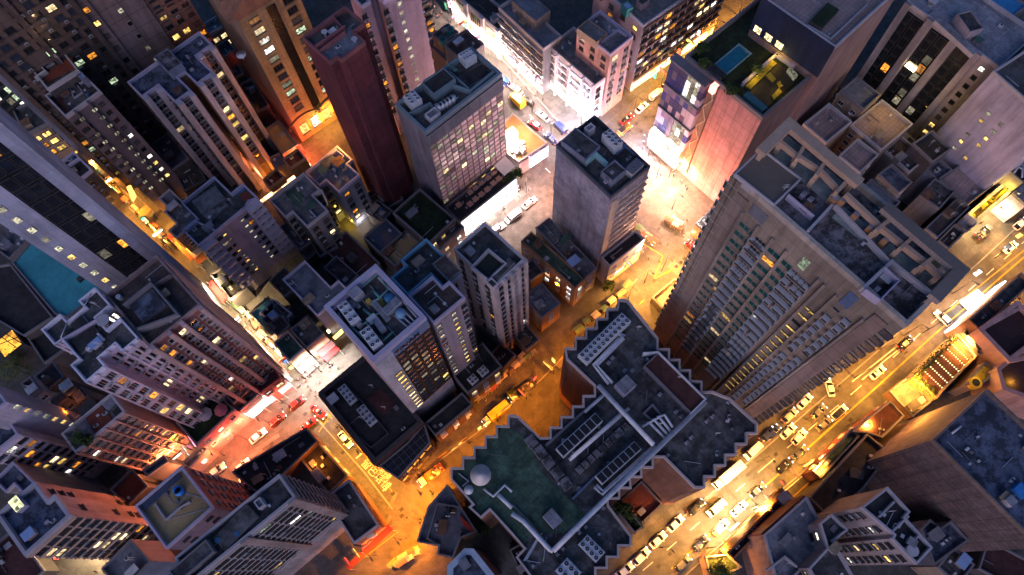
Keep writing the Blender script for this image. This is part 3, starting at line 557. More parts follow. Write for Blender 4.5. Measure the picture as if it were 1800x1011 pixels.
# ---- towers top right
b = B('office_tower', 'tower of pale stone piers and tall black glass strips at the top right', PP('14', [(722,5),(1212,345),(1420,170),(930,-160)], 39), 39, W('pale_mauve_stone', (.37,.32,.36), tile=(2.6,3.2,1), tdark=.8), ROOF['pale'], rim=RIM)
for u0, u1, lt in ((.045,.235,.03), (.325,.52,.12), (.60,.775,.2)):
    b.panel('dl', u0, u1, 3, 37, M('black_curtain_glass', (.012,.014,.02)), .12, 'glass_strip').win('dl', 2.0, 3.2, 1.75, 2.7, u0=u0, u1=u1, z0=3, z1=36.8, lit=lt, pal=('orange','dim','dim'), glass=SPANE, sill=False, bars=0, d=.12)
b.win('dl', 4, 3.2, 1.2, 1.4, u0=.86, u1=.93, z0=3, lit=.1, sill=False, bars=0).piers('dl', us=(.02,.28,.56,.79), wd=1.6, dp=.8)
b.panel('dl', .34, .44, 24, 25.0, EM('white_tube_light', (1,.8,.45), 14, False, 0), .8, 'tube_light').panel('dl', .62, .72, .5, 1.4, EM('white_tube_light', (1,.8,.45), 14, False, 0), .8, 'tube_light')
b.roofbox('14', [(835,75),(870,60),(1110,270),(1070,280)], 0, 1.2, RIM, ROOF['pale']).roofbox('14', [(1000,80),(1060,50),(1110,140),(1050,190)], 0, 3).clutter(12, 21).done()
b = B('office_block', 'bright blue sheet roof in the top right corner', PP('14', [(1085,-30),(1180,-100),(1360,20),(1240,125)], 38), 38, w_grey, M('cyan_blue_sheet_roof', (.04,.24,.5), .6, .25, .4, tile=(40,1.2)), rim=RIM_D, ph=.5); b.done()
b = B('office_block', 'dark plant roof right of the black glass strips', PP('14', [(1160,210),(1290,90),(1400,180),(1280,300)], 37), 37, w_grey, ROOF['brown'], rim=RIM_D); b.clutter(6, 22).done()
lv0, lv1 = P('14',885,690,17), P('14',1172,958,17)
b = B('apartment_tower', 'blank lavender wall tower with two rows of small amber windows', edge(lv0, lv1, 22), 41, W('lavender_plain_paint', (.45,.4,.5), var=.12), ROOF['dark'], rim=RIM)
b.win('dl', 2.7, 2.9, .95, 1.05, u0=.22, u1=.62, z0=14, z1=36, lit=.8, pal=('yellow','yellow','pale','dim'), sill=False, bars=0, skip=.25, frame=FR_W).clutter(6, 23).done()
# ---- low roofs right of centre
def low(name, label, c, pts, h, wall, roof, seed, n=5, side=None, lit=.12, rim=RIM_D, **k):
    b = B(name, label, PP(c, pts, h), h, wall, ROOF[roof], rim=rim, ph=.9, **k)
    for s_ in (side or ()): b.win(s_, 3.2, 3.1, 1.3, 1.3, lit=lit, ac=.3, z0=1.5, frame=FR_L)
    if n: b.clutter(n, seed, 1.0)
    return b.done()
low('low_roof_house', 'dusty pink terrace roof with pale rim, nearest the big beige tower', '14', [(190,645),(322,532),(432,635),(308,750)], 24, w_tan, 'pinktile', 40, 3, ('dl',), rim=RIM)
low('low_roof_house', 'large dusty pink terrace roof below the glowing tube light', '14', [(432,632),(505,560),(640,565),(765,640),(585,795)], 22, w_tan, 'pinktile', 41, 5, ('dl',), rim=RIM)
low('low_roof_house', 'small square dusty pink terrace with pale rim beside a light well', '14', [(372,810),(468,728),(585,802),(480,905)], 22, w_tan, 'pinktile', 42, 2, ('dr','dl'), rim=RIM)
low('low_roof_house', 'light blue corrugated shed roof on a pinkish house', '14', [(375,475),(465,400),(595,495),(500,570)], 25, w_tan, 'blue', 43, 0, ('dl',))
low('low_roof_house', 'black felt roof right below the black glass strips', '14', [(765,745),(855,680),(962,770),(860,855)], 20, w_dark, 'black', 44, 3)
low('low_roof_house', 'cream house with mottled blue roof and four small windows', '14', [(578,905),(650,858),(756,950),(685,1010)], 19, W('cream_render', (.36,.3,.24)), 'bluemottle', 45, 2, ('dl','dr'))
low('low_roof_house', 'dark cluttered roof terraces with white railings and pots', '14', [(600,770),(690,700),(830,825),(740,905)], 16, w_grey, 'brown', 46, 12, rim=RIM)
low('low_roof_house', 'pale stained blue roof patch beside the lavender wall', '14', [(828,880),(900,828),(965,885),(890,945)], 15, w_blue, 'bluemottle', 47, 3)
low('low_roof_house', 'large reddish paved terrace with a grey ridge wall and plants', '14', [(905,935),(1032,838),(1172,962),(1045,1075)], 14, w_tan, 'pinktile', 48, 3)
low('low_roof_house', 'dark felt roof left of the reddish paved terrace', 'z5', [(595,905),(690,740),(840,875),(720,1000)], 15, w_grey, 'dark', 49, 5)
low('low_roof_house', 'blue grey sheds with small rooftop boxes behind the tan frame', '24', [(440,30),(540,-60),(700,60),(590,150)], 17, w_blue, 'blue', 50, 10, ('dl',))
low('low_roof_house', 'long brown plank terrace running beside the lit planters', 'c8', [(60,480),(430,100),(560,230),(200,600)], 13, w_tan, 'brown', 51, 4)
low('low_roof_house', 'near black flat roof beside the plaza white kiosk', 'c8', [(195,620),(400,430),(520,520),(330,730)], 8, w_dark, 'black', 52, 3)
low('kiosk_house', 'small salmon pink flat roof at the plaza edge', 'c8', [(440,410),(530,315),(660,420),(540,525)], 7, w_pink, 'pale', 53, 0)
low('low_roof_house', 'dim brown roofs between the black felt roof and pale blue patch', '14', [(640,700),(690,650),(770,740),(700,790)], 14, w_dark, 'dark', 54, 4)
low('low_roof_house', 'unlit backyard block in the shade of the roof garden wall', '14', [(230,500),(330,400),(430,470),(320,580)], 12, w_dark, 'dark', 55, 5, ('dl',), lit=.4)
# ---- big beige tower
bt = PP('0', [(1297,305),(1388,213),(1697,472),(1594,577)], 80)
b = B('apartment_tower', 'huge beige apartment tower leaning over the golden road, with green windows and air conditioner rows', bt, 80, w_beige, ROOF['mottle'], rim=W('pale_beige_parapet', (.42,.36,.31)), ph=1.3, pw=.6)
GW = dict(glass=TEAL, frame=FR_W, sill=False, z0=9, z1=72, fh=3.05, lit=.07, pal=('yellow','warm','orange'))
b.win('dl', 3.0, wd=2.1, ht=1.5, u0=.155, u1=.205, **GW).win('dl', 3.0, wd=1.2, ht=1.5, u0=.215, u1=.24, **GW)
b.win('dl', 4.2, wd=3.4, ht=1.5, u0=.335, u1=.405, **{**GW, 'lit': .12}).win('dl', 3.0, wd=2.1, ht=1.5, u0=.43, u1=.475, **GW).win('dl', 3.0, wd=2.1, ht=1.5, u0=.02, u1=.035, **GW)
for u0, u1, k in ((.245,.325,4),(.485,.60,5),(.73,.79,2),(.80,.86,2)):
    L_ = b.edges('dl')[0]; ln = (L_[1]-L_[0]).length; b.ac('dl', ln*(u1-u0)/k, 3.05, u0, u1, z0=9, z1=72, prob=.93, size=1.55, zoff=.7)
    b.win('dl', ln*(u1-u0)/k, 3.05, 1.2, .9, u0, u1, z0=9, z1=72, lit=.04, glass=GLASS, frame=FR_W, sill=False, bars=0)
b.win('dl', 3, 3.05, 1.9, .8, .655, .70, z0=9, z1=66, lit=.93, pal=('yellow',), frame=FR_D, sill=False, bars=0)
b.piers('dl', us=(.14,.24,.33,.415,.61,.645,.715,.87), wd=.45, dp=.5, z1=74, mat=W('beige_pier', (.33,.27,.23)), name='pilaster').piers('dl', us=(.0,.045), wd=1.2, dp=.35, z1=79.5)
b.win('dl', 3.0, wd=2.4, ht=2.0, u0=.0, u1=.045, glass=TEAL, frame=FR_L, sill=False, z0=6, z1=78, fh=3.05, lit=.05, d=.2).win('dl', 2.2, wd=1.9, ht=1.9, u0=.955, u1=1, glass=BLUEGL, frame=FR_D, sill=False, z0=3, z1=76, fh=3.05, lit=.1, pal=('orange','yellow'))
b.panel('dl', .06, .135, 3, 77, W('beige_plain_strip', (.30,.235,.2), tile=(90,4.4,1), tdark=.6), .3).panel('dl', .88, .95, 3, 77, W('rosy_plain_strip', (.31,.225,.19), tile=(90,3.6,1), tdark=.6), .3)
for u0, u1, z0, z1 in ((.16,.25,74.5,77.5),(.49,.53,72.5,75.5),(.74,.79,72.5,77)): b.panel('dl', u0, u1, z0, z1, [W('slate_patch', (.16,.17,.2)), LIT['green'], M('blue_patch', (.09,.14,.26), .6, .2, 1)][int(u0*4) % 3], .15, 'wall_hatch')
tanf = W('tan_frame', (.42,.29,.21), streak=False)
b.patch('24', [(330,150),(400,70),(900,500),(860,545)], ROOF['mint'], 'roof_terrace').patch('b2', [(350,370),(560,180),(1180,720),(960,830)], ROOF['mint'], 'roof_terrace', .07)
b.roofbox('b2', [(45,610),(340,335),(700,660),(465,905)], 0, 1.4, RIM, W('tan_ribbed_deck', (.2,.16,.13), tile=(60,.5,1), streak=False), 'sunken_court')
def frame(c, pts, hgt, wd, mat=tanf, nm='roof_frame'):
    p = PP(c, pts, b.h+hgt); mb = MB()
    for i in range(len(p)-1):
        e = (p[i+1]-p[i]); L = e.length; e.normalize(); q = (p[i]+p[i+1])/2; mb.box((q.x, q.y, b.h+hgt-1.1+.004*i), L+wd, wd, 1.1, e=e)
    for q in p: mb.box((q.x, q.y, b.rz-.05), .7, .7, hgt+1.35-1.1, e=(p[1]-p[0]).normalized())
    part(nm, mb, mat, b.o)
frame('b2', [(360,335),(612,90),(1270,640)], 3.2, 1.6); frame('b2', [(530,275),(690,405),(920,550),(1090,730)], 2.0, .5)
frame('b2', [(690,430),(760,300)], 2.3, .5); frame('b2', [(880,590),(960,470)], 2.3, .5); frame('b2', [(1080,760),(1185,650)], 2.3, .5)
frame('24', [(640,95),(1015,410),(895,540)], 3.2, 1.7, W('greyish_ribbed_frame', (.33,.27,.24), tile=(.5,60,1), tdark=.5, streak=False)); frame('24', [(420,20),(600,190),(840,380),(905,440)], 2.0, .6)
for q in ([(575,200),(650,140)], [(700,295),(745,255)], [(810,390),(870,345)]): frame('24', q, 2.3, .5)
for i, (x, y) in enumerate(((355,38),(398,45),(468,120),(545,188),(625,250))): b.roofbox('24', [(x-22,y-2),(x+2,y-24),(x+26,y-4),(x+2,y+20)], 0, 2.4, W('ochre_lift_box', (.36,.19,.09)), ROOF['pale'], 'vent_house', rim=False)
b.roofbox('24', [(845,380),(915,335),(990,400),(925,455)], 0, .5, w_tan, ROOF['tan'], 'lit_deck').panel('dr', .2, .3, 78, 79, RIM, .1)
part('roof_tank', MB().prism(ccw(PP('b3', [(1000,480),(1050,440),(1105,490),(1045,540)], 82)), 79.5, 81.5), w_white, b.o)
part('roof_ledge', MB().prism(ccw(PP('b3', [(860,455),(960,380),(975,395),(880,470)], 81)), 79.5, 81.0), tanf, b.o)
b.rwall('24', [(215,205),(335,75)], 1.6, .4, RIM).rwall('24', [(505,505),(650,368)], 1.4, .5, RIM).rwall('24', [(515,515),(590,570),(688,470),(615,400)], 1.8, .16, RIM_P).rwall('24', [(110,20),(240,130)], 1.6, .2, RIM_P).rwall('24', [(360,75),(640,370)], 1.2, .35, RIM).rwall('24', [(650,370),(880,550)], 1.2, .4, RIM)
for x, y in ((190,15),(226,42),(575,512)): b.roofbox('24', [(x-18,y),(x,y-16),(x+18,y),(x,y+16)], 0, 1.2, RIM_P, ROOF['pale'], 'vent_cap', rim=False)
b.clutter(10, 60).done()
# ---- grey tower by the plaza
gt = PP('13', [(222,762),(430,602),(738,877),(516,1011)], 44)
b = B('office_block', 'slate grey tower with stained blank side and chiller on its cluttered roof, beside the plaza', gt, 44, W('blue_grey_stained_render', (.36,.35,.44), var=.35, scale=.1, wear=.28), ROOF['dark'], rim=W('dark_blue_parapet', (.07,.08,.11)))
b.win('dr', 2.6, 2.9, 1.7, 1.1, u0=.24, u1=1, z0=16, z1=40, lit=.06, ac=.35, frame=FR_W).bands('dr', 2.9, .55, .45, W('pale_pink_balcony', (.55,.43,.4)), u0=.22, u1=1, z0=16, z1=40, name='balcony').panel('dr', .03, .2, 15, 41, W('cream_strip', (.5,.4,.34)), .25)
b.roofbox('13', [(255,745),(335,665),(458,770),(388,838)], 0, 2.4, w_blue, ROOF['dark']).roofbox('13', [(480,895),(530,835),(598,890),(515,960)], 0, 2.4, w_blue, ROOF['dark'])
b.rwall('13', [(388,838),(440,795),(500,850)], 2.2, .3, M('cyan_painted_wall', (.2,.4,.45), .8, .2, .5)).roofbox('13', [(378,670),(412,645),(435,665),(400,695)], 0, 2.2, w_white, ROOF['pale'])
b.roofbox('13', [(590,880),(650,822),(690,855),(630,915)], 0, 2.0, METAL, M('perforated_grille', (.16,.15,.18), .6, .5, 3), 'grille_cage', rim=False)
for k in range(4): b.pipe('13', [(545,810-k*8),(590,770-k*6),(640,800+k*4)], .16, .6+.2*k, M('dark_blue_pipe', (.04,.1,.2), .5, .2, 1))
for x, y in ((350,750),(530,865),(497,915)): b.roofbox('13', [(x-13,y),(x,y-10),(x+13,y),(x,y+10)], 2.5, .3, RIM_P, ROOF['pale'], 'vent_cap', rim=False, zb=45.3)
b.clutter(8, 61).done()
low('podium_block', 'low dark roofed podium with lit white front at the slate tower foot', '23', [(472,346),(645,204),(694,250),(508,402)], 13, W('white_lit_front', (.6,.52,.48)), 'black', 62, 3, ('dr',), lit=.3, rim=RIM)
low('low_roof_house', 'green roofed old block with amber lit notch below the slate tower', '23', [(28,275),(115,208),(375,470),(345,495)], 13, W('amber_brown_render', (.36,.22,.13)), 'green', 63, 5, ('dl','dr'), lit=.5, rim=W('rust_rim', (.3,.17,.1)))
low('low_roof_house', 'grey roof strip with stairs and pipes against the slate tower', '23', [(125,200),(202,128),(432,412),(380,462)], 13, w_grey, 'grey', 64, 12, ('dr',), rim=RIM_D)
low('low_roof_house', 'purple grey flat roof with scattered boxes beside the amber yard', '23', [(72,560),(150,470),(252,590),(150,672)], 11, W('amber_brown_render', (.36,.22,.13)), 'blue', 65, 8, ('dr',), lit=.4)
low('low_roof_house', 'dark roof tucked left of the purple grey roof and the slim tower', '23', [(45,395),(105,350),(165,420),(95,480)], 10, w_dark, 'dark', 66, 3)
low('low_roof_house', 'dark tiled courtyard roofs at the foot of the slim tower', '23', [(25,735),(70,690),(140,770),(60,860)], 6, w_dark, 'tile', 67, 6)
# ---- slim residential tower
b = B('apartment_tower', 'slim pale tower with a square light well in its dark roof', PP('0', [(799,435),(853,391),(921,452),(868,509)], 45), 45, W('pinkish_white_render', (.45,.4,.42)), ROOF['dark'], rim=RIM)
b.win('dr', 2.4, 2.95, 1.5, 1.4, lit=.08, ac=.7, z0=4, pal=('orange','warm','white'), frame=FR_D).piers('dr', us=(0,.3,.52,.75,1), wd=.6, dp=.9).win('dl', 3.4, 2.95, 1.1, 1.2, lit=.1, ac=.4, z0=6, pal=('orange',)).bands('dr', 2.95, .3, .5)
b.rwall('22', [(1125,400),(1215,305),(1305,380),(1215,465),(1135,405)], 1.5, .3, RIM).patch('22', [(1140,405),(1213,325),(1285,385),(1212,450)], M('light_well_floor', (.02,.025,.02), .7, .4, .5)).roofbox('22', [(1205,480),(1232,455),(1265,490),(1238,515)], 0, 1.5, RIM).roofbox('22', [(1225,440),(1325,350),(1350,375),(1265,470)], 0, 1.2, RIM, ROOF['tile']).clutter(4, 68).done()
# ---- chiller tower and slab
ch = PP('22', [(350,612),(626,377),(888,668),(613,887)], 57)
b = B('office_block', 'tower with white chillers crowded on a deep pale rimmed plant roof', ch, 57, W('lilac_grey_cladding', (.4,.37,.43)), ROOF['dark'], rim=RIM_P, ph=2.2, pw=.8)
b.panel('dr', .0, .3, 15, 55, W('white_corner_strip', (.5,.5,.56)), .3).panel('dr', .30, 1, 52, 55.5, M('blue_glass_band', (.1,.2,.36), .3, .2, 1), .25, 'glass_band')
b.panel('dr', .3, 1, 15, 52, M('black_brown_spandrel', (.03,.02,.018), .5, .2, 1), .12, 'spandrel').win('dr', 1.75, 2.7, 1.45, 1.75, u0=.3, u1=1, z0=15, z1=51.5, lit=.22, pal=('orange','yellow','dim','dim','orange'), glass=BLUEGL, frame=FR_D, sill=False, bars=0, d=.12)
b.win('dr', 2, 2.7, 1.5, 1.2, u0=.14, u1=.27, z0=15, z1=45, lit=1, pal=('yellow','warm'), sill=False, bars=0, d=.3, min_len=3)
to = text_mesh('sign_letters', 'TINAX', 1.9, .08, GLASS); (a_, c_, e_, n_) = b.edges('dr')[0]; L_ = (c_-a_).length
q = a_+e_*(L_*.32)+n_*.35; C.objects.link(to); to.parent = b.o; to.matrix_parent_inverse = Matrix.Translation(WORLD[b.o.name]).inverted()
to.matrix_basis = Matrix(((e_.x, 0, n_.x, q.x), (e_.y, 0, n_.y, q.y), (0, 1, 0, 53.0), (0, 0, 0, 1)))
GP = M('green_grey_pipe', (.11,.27,.25), .5, .2, 1)
for pts in ([(565,495),(640,430),(690,520),(600,600)], [(610,520),(650,565)], [(560,620),(650,690)], [(430,640),(470,735)], [(490,705),(600,805)], [(560,700),(640,640)], [(660,790),(720,735)]): b.pipe('22', pts, .22, 1.0, GP)
for k in range(5): b.pipe('22', [(725+k*22,655-k*16),(800+k*14,720-k*18),(835+k*8,690-k*14)], .16, .8+.15*k, METAL)
b.roofbox('b4', [(285,420),(370,345),(440,400),(345,480)], 0, 2.6, w_white, ROOF['pale'], rim=False).roofbox('b4', [(510,505),(545,495),(720,650),(650,700)], 0, 1.2, METAL, ROOF['pale'], 'silver_duct', rim=False).roofbox('b4', [(605,580),(760,470),(830,500),(680,625)], 0, 1.9, METAL, ROOF['pale'], 'silver_duct', rim=False)
b.roofbox('b4', [(525,690),(580,655),(670,770),(610,810)], 0, 1.4, RIM, ROOF['pale'], rim=False).patch('b4', [(560,500),(600,465),(665,530),(610,570)], M('yellow_deck', (.5,.33,.05), .8, .2, 1)).patch('b4', [(665,630),(720,600),(745,640),(690,690)], M('yellow_deck', (.5,.33,.05)))
b.roofbox('b4', [(455,500),(495,470),(525,495),(480,525)], 0, 1.3, M('yellow_deck', (.5,.33,.05)), M('yellow_deck', (.5,.33,.05)), rim=False).roofbox('b4', [(355,540),(385,515),(410,540),(378,565)], 0, 1, w_white, ROOF['pale'], rim=False).roofbox('b4', [(360,735),(400,695),(435,725),(395,765)], 0, 1.3, w_white, ROOF['pale'], rim=False)
for x, y, c_ in ((700,470,(.05,.2,.36)), (808,622,(.2,.36,.5))): q = P('b4', x, y, 56); part('water_tank', MB().cyl((q.x, q.y), .95, 54.7, 56.2, 16), M('blue_tank_%d' % x, c_, .5, .2, 1), b.o, True)
b.rwall('22', [(395,625),(630,420),(665,460)], 1.2, .4, RIM_P).rwall('22', [(640,455),(745,560),(860,660)], 1.0, .3, RIM).rwall('22', [(745,770),(870,680)], 1.0, .3, METAL).clutter(10, 69).done()
b = B('apartment_slab', 'lavender slab with brown roof joined to the chiller tower', PP('22', [(797,547),(917,447),(978,500),(1010,468),(1092,560),(925,694)], 51), 51, W('lavender_grey_paint', (.33,.29,.35)), ROOF['brown'], rim=RIM_P, base=0)
b.win('dr', 2.9, 2.9, 1.0, 1.3, u0=.04, u1=.14, z0=14, lit=.9, pal=('dim','pale'), sill=False, bars=0).win('dr', 2.9, 2.9, 1.0, 1.3, u0=.5, u1=.66, z0=14, lit=1, pal=('pale','yellow','pale'), sill=False, bars=0).win('dr', 3.2, 2.9, 1.0, 1.2, u0=.8, u1=1, z0=8, lit=.05, ac=.4).clutter(6, 70).done()
b = B('apartment_slab', 'dark roofed slab with bright cyan rimmed corner behind the chiller tower', PP('22', [(705,458),(775,395),(760,355),(888,255),(1080,430),(985,505),(912,440),(795,545)], 48), 48, W('lavender_grey_paint', (.33,.29,.35)), ROOF['dark'], rim=M('cyan_edge_paint', (.16,.36,.5), .7, .2, .5))
b.roofbox('22', [(920,388),(985,335),(1078,425),(1005,470)], 0, 2, RIM_D, ROOF['brown']).win('dr', 2.6, 2.9, 1.2, 1.2, lit=.1, z0=5, ac=.4).clutter(7, 71).done()
# podium of the chiller tower
b = B('podium_block', 'dark podium roof with two fan units at the street corner below the chiller tower', PP('32', [(310,62),(575,-140),(880,215),(625,412)], 14), 14, w_dark, ROOF['black'], rim=W('black_granite', (.05,.045,.048), streak=False), pw=.9)
b.win('dl', 3.2, 3.4, 2.2, 2.0, lit=.25, z0=1, pal=('orange','yellow')).rwall('32', [(385,75),(470,20),(560,110),(690,270),(600,345),(540,290)], .9, .3, M('black_rail', (.05,.05,.055), .5, .2, 1)).patch('32', [(585,90),(650,30),(730,120),(665,180)], ROOF['maroon']).bands('dl', 3.4, .5, .5, W('maroon_band', (.13,.045,.035))).bands('dr', 3.4, .5, .5, W('maroon_band', (.13,.045,.035))).clutter(8, 72).done()
b = B('glass_canopy_block', 'black tiled glass canopy wedge on the podium corner', PP('32', [(642,440),(790,318),(880,215),(912,318),(742,508)], 11), 11, W('brown_dark_cladding', (.1,.06,.045)), M('black_glass_tiles', (.025,.022,.025), .25, .2, 1, tile=(1.6,1.6), tdark=3.0), om=False, ph=.3)
b.win('dr', 2.0, 3, 1.6, 2.2, lit=.3, z0=1, pal=('orange',)).done()
low('podium_block', 'dark roof with a pair of square fan units beside the amber street', '22', [(1010,935),(1180,790),(1290,920),(1100,1060)], 13, w_dark, 'black', 73, 3, ('dr',), rim=RIM_D)
low('podium_block', 'low dark annex below the glass tower front and beside the amber street', '32', [(905,215),(1075,40),(1120,120),(925,300)], 10, W('brown_dark_cladding', (.1,.06,.045)), 'black', 74, 2, ('dr',), lit=.4)
low('low_roof_house', 'brown terrace roof between slim tower and amber street', '22', [(1170,890),(1290,800),(1360,860),(1290,930)], 6, w_dark, 'maroon', 75, 2)
# ---- low roofs between the middle towers
low('low_roof_house', 'stepped blue grey roof left of the chiller tower', '22', [(165,440),(252,368),(335,440),(322,455),(400,492),(430,470),(470,505),(300,690)], 17, w_blue, 'blue', 76, 5, rim=RIM_P)
b = B('apartment_block', 'grey roofed block with notched corner and dark green patch above the alley', PP('z8', [(145,452),(420,240),(552,372),(492,415),(607,532),(450,672),(332,550),(275,592)], 22), 22, w_grey, ROOF['grey'], rim=RIM)
b.win('dr', 2.7, 3, 1.4, 1.3, lit=.12, ac=.4, z0=2, pal=('orange','warm','white')).win('dl', 2.7, 3, 1.3, 1.2, lit=.1, z0=2).patch('z8', [(272,410),(350,345),(445,445),(375,505)], ROOF['green']).rwall('z8', [(460,525),(525,600)], 1.1, .3, RIM_P).rwall('z8', [(490,415),(560,375),(600,470)], 1.4, .3).clutter(8, 77).done()
b = B('apartment_block', 'blue lit stepped roof block beside the oxblood tower', PP('z8', [(430,232),(690,30),(800,130),(765,180),(862,242),(830,290),(690,392),(605,300),(542,342)], 20), 20, w_blue, ROOF['blue'], rim=RIM_P)
b.win('dr', 2.6, 3, 1.4, 1.3, lit=.12, ac=.5, z0=2, pal=('orange','warm')).clutter(16, 78).roofbox('z8', [(550,160),(640,100),(690,150),(600,220)], 0, 1, w_dark, ROOF['dark']).rwall('z8', [(610,110),(680,60),(740,110),(650,180)], 1, .25, RIM_P).done()
low('low_roof_house', 'blue corrugated shed roof in the dark inner block', 'z8', [(905,735),(1060,605),(1205,708),(1010,892)], 9, w_dark, 'corr', 79, 2)
low('low_roof_house', 'dark green roof deck left of the glass slab tower', '22', [(700,125),(860,-15),(1045,155),(905,260)], 13, w_dark, 'turf', 80, 5, ('dr',), lit=.4)
low('low_roof_house', 'deep maroon long roof across the inner block', '22', [(330,300),(480,225),(650,375),(545,470)], 7, w_dark, 'maroon', 81, 4)
low('low_roof_house', 'grey brown ramp roof lower down the inner block', '22', [(345,400),(420,345),(540,440),(470,500)], 8, w_dark, 'dark', 82, 3)
low('low_roof_house', 'small tan yard roof with a pale sheet near the cyan corner', 'z8', [(1010,895),(1100,800),(1240,700),(1345,790),(1160,960)], 8, w_dark, 'tan', 83, 5)
low('low_roof_house', 'unlit roof strip beside the air conditioned lavender tower', 'z8', [(240,650),(320,610),(470,770),(380,880)], 9, w_dark, 'corr', 84, 5)
low('low_roof_house', 'black service roof at the oxblood tower foot', 'z8', [(880,560),(1010,470),(1150,540),(1040,610)], 6, w_dark, 'dark', 85, 8)
low('low_roof_house', 'dim backyard roof under the stepped blue grey roof', '22', [(20,640),(90,560),(180,640),(120,720)], 8, w_blue, 'brown', 86, 3, rim=RIM_P)
# long lit white hoarding wall with restaurant terrace above
b = B('restaurant_block', 'terrace restaurant with rows of tables above a glaring white sign wall', PP('c4', [(260,395),(880,-70),(1080,70),(425,575)], 9), 9, w_grey, ROOF['black'], rim=RIM_D)
b.panel('dr', .02, .99, 1.2, 8.6, EM('white_sign_wall', (1,.9,.84), 2.6, False, 0), .35, 'sign_wall').panel('dr', .0, 1, .1, 1.1, EM('shop_window_white', (1,.93,.85), 7, False, .5), .2, 'shopfront')
b.done()
low('shop_house', 'striped peach shopfront house left of the white sign wall', 'c4', [(60,745),(395,540),(440,590),(240,900)], 10, W('peach_front', (.55,.36,.27)), 'brown', 87, 2, ('dr',), lit=.8)
b = B('construction_deck', 'sandy concrete deck with stacked crates walled by pink screens', PP('c3', [(175,105),(300,-10),(740,370),(370,610),(180,460)], 7), 7, w_pale, ROOF['tan'], rim=RIM, om=False, ph=.4)
b.panel('dr', .36, 1, .8, 6.6, EM('pink_led_screen', (1,.62,.72), 4.5, False, .25), .5, 'led_screen').panel('dr', .36, 1, 2.9, 3.4, EM('magenta_stripe', (1,.08,.25), 2.2, False, 0), .6, 'screen_stripe').panel('dr', .36, 1, 6.2, 6.7, W('lilac_fascia', (.5,.45,.6)), .7, 'fascia').panel('dr', 0, .34, .3, 6.4, W('pink_shutter', (.5,.35,.38), tile=(30,.8,1), tdark=.5), .4, 'shutter')
b.done()
# ---- lavender tower with stepped air conditioner shelves
b = B('apartment_tower', 'lavender tower with plain centre wall and stepped air conditioner shelves on both wings', PP('a2', [(440,797),(1020,322),(890,180),(765,268),(592,115),(275,367),(405,520),(290,652)], 31), 31, W('lavender_stone_render', (.34,.29,.37)), ROOF['dark'], rim=RIM_P)
b.bands('dr', 2.9, .9, 1.3, W('grey_lilac_shelf', (.46,.41,.49), streak=False), u0=.0, u1=.22, z0=4).bands('dr', 2.9, .9, 1.3, W('grey_lilac_shelf', (.46,.41,.49), streak=False), u0=.78, u1=1, z0=4).ac('dr', 1.5, 2.9, .0, .22, z0=4, prob=.7, size=1.2, zoff=.0).ac('dr', 1.5, 2.9, .78, 1, z0=4, prob=.7, size=1.2, zoff=.0)
b.win('dr', 2.4, 2.9, 1.1, 1.2, .23, .31, z0=4, lit=.06, sill=False, frame=FR_D).win('dr', 2.4, 2.9, 1.1, 1.2, .69, .77, z0=4, lit=.12, pal=('orange','yellow'), sill=False).win('dr', 1.9, 2.9, .8, .7, .33, .37, z0=4, lit=.9, pal=('dim','yellow'), sill=False, bars=0).win('dr', 1.9, 2.9, .8, .7, .63, .67, z0=4, lit=.9, pal=('pale',), sill=False, bars=0)
b.roofbox('a2', [(380,370),(600,195),(720,340),(465,470)], 0, 1.2, RIM_D, ROOF['grey']).roofbox('a2', [(465,470),(640,330),(745,380),(545,555)], 0, .8, RIM_D, ROOF['mottle']).rwall('a2', [(300,655),(420,555),(600,640)], 1.1, .3, RIM_P).rwall('a2', [(880,440),(935,350),(1015,322)], 1.1, .3, RIM_P).patch('a2', [(850,300),(905,250),(990,320),(900,370)], ROOF['red']).patch('a2', [(800,230),(880,190),(900,250),(840,285)], M('blue_tarp', (.06,.16,.36), .6, .2, 1), 'blue_tarpaulin')
b.clutter(7, 88).done()
low('low_roof_house', 'L shaped grey roof with green and red mats along the market street', 'a2', [(40,330),(188,212),(400,520),(330,620),(248,752),(142,642),(232,572),(92,462),(150,420)], 14, w_tan, 'grey', 89, 6, ('dr',), rim=RIM, lit=.3)
# ---- red-brown tower and lavender white tower at the left
b = B('apartment_tower', 'rose brown tower with pale piers and sunken black roof court at the left', PP('21', [(532,532),(832,352),(1028,577),(792,835),(702,725)], 53), 53, w_rose, ROOF['brown'], rim=W('rose_parapet', (.3,.2,.2)))
b.win('dr', 2.2, 3.5, 1.5, 1.5, lit=.14, ac=.75, z0=9, pal=('yellow','warm','orange','white'), frame=FR_L, min_len=3).piers('dr', us=(0,.36,.6,1), wd=.8, dp=1.2, mat=W('rose_white_pier', (.46,.32,.32)), min_len=5)
b.panel('ur', 0, 1, 1, 52, W('salmon_end_wall', (.45,.27,.25)), .3).rwall('21', [(645,595),(785,482),(925,645),(720,720)], 2.2, .35, RIM_D).roofbox('21', [(680,600),(790,520),(875,590),(740,690)], 0, 1.2, RIM_D, ROOF['bluemottle']).rwall('21', [(810,490),(895,435)], 1.1, .3).clutter(8, 90).done()
zp = [(325,447),(472,320),(527,385),(662,266),(618,220),(742,116),(872,247),(757,347),(838,450),(945,350),(1088,512),(965,617),(905,560),(777,667),(827,732),(673,867),(555,722),(615,682),(488,520),(430,572)]
b = B('apartment_tower', 'white rimmed cross shaped tower with lilac slabs and glowing windows', PP('z6', zp, 54), 54, W('white_lilac_render', (.55,.48,.58)), ROOF['tile'], rim=W('white_lilac_rim', (.72,.68,.78), streak=False), pw=.28)
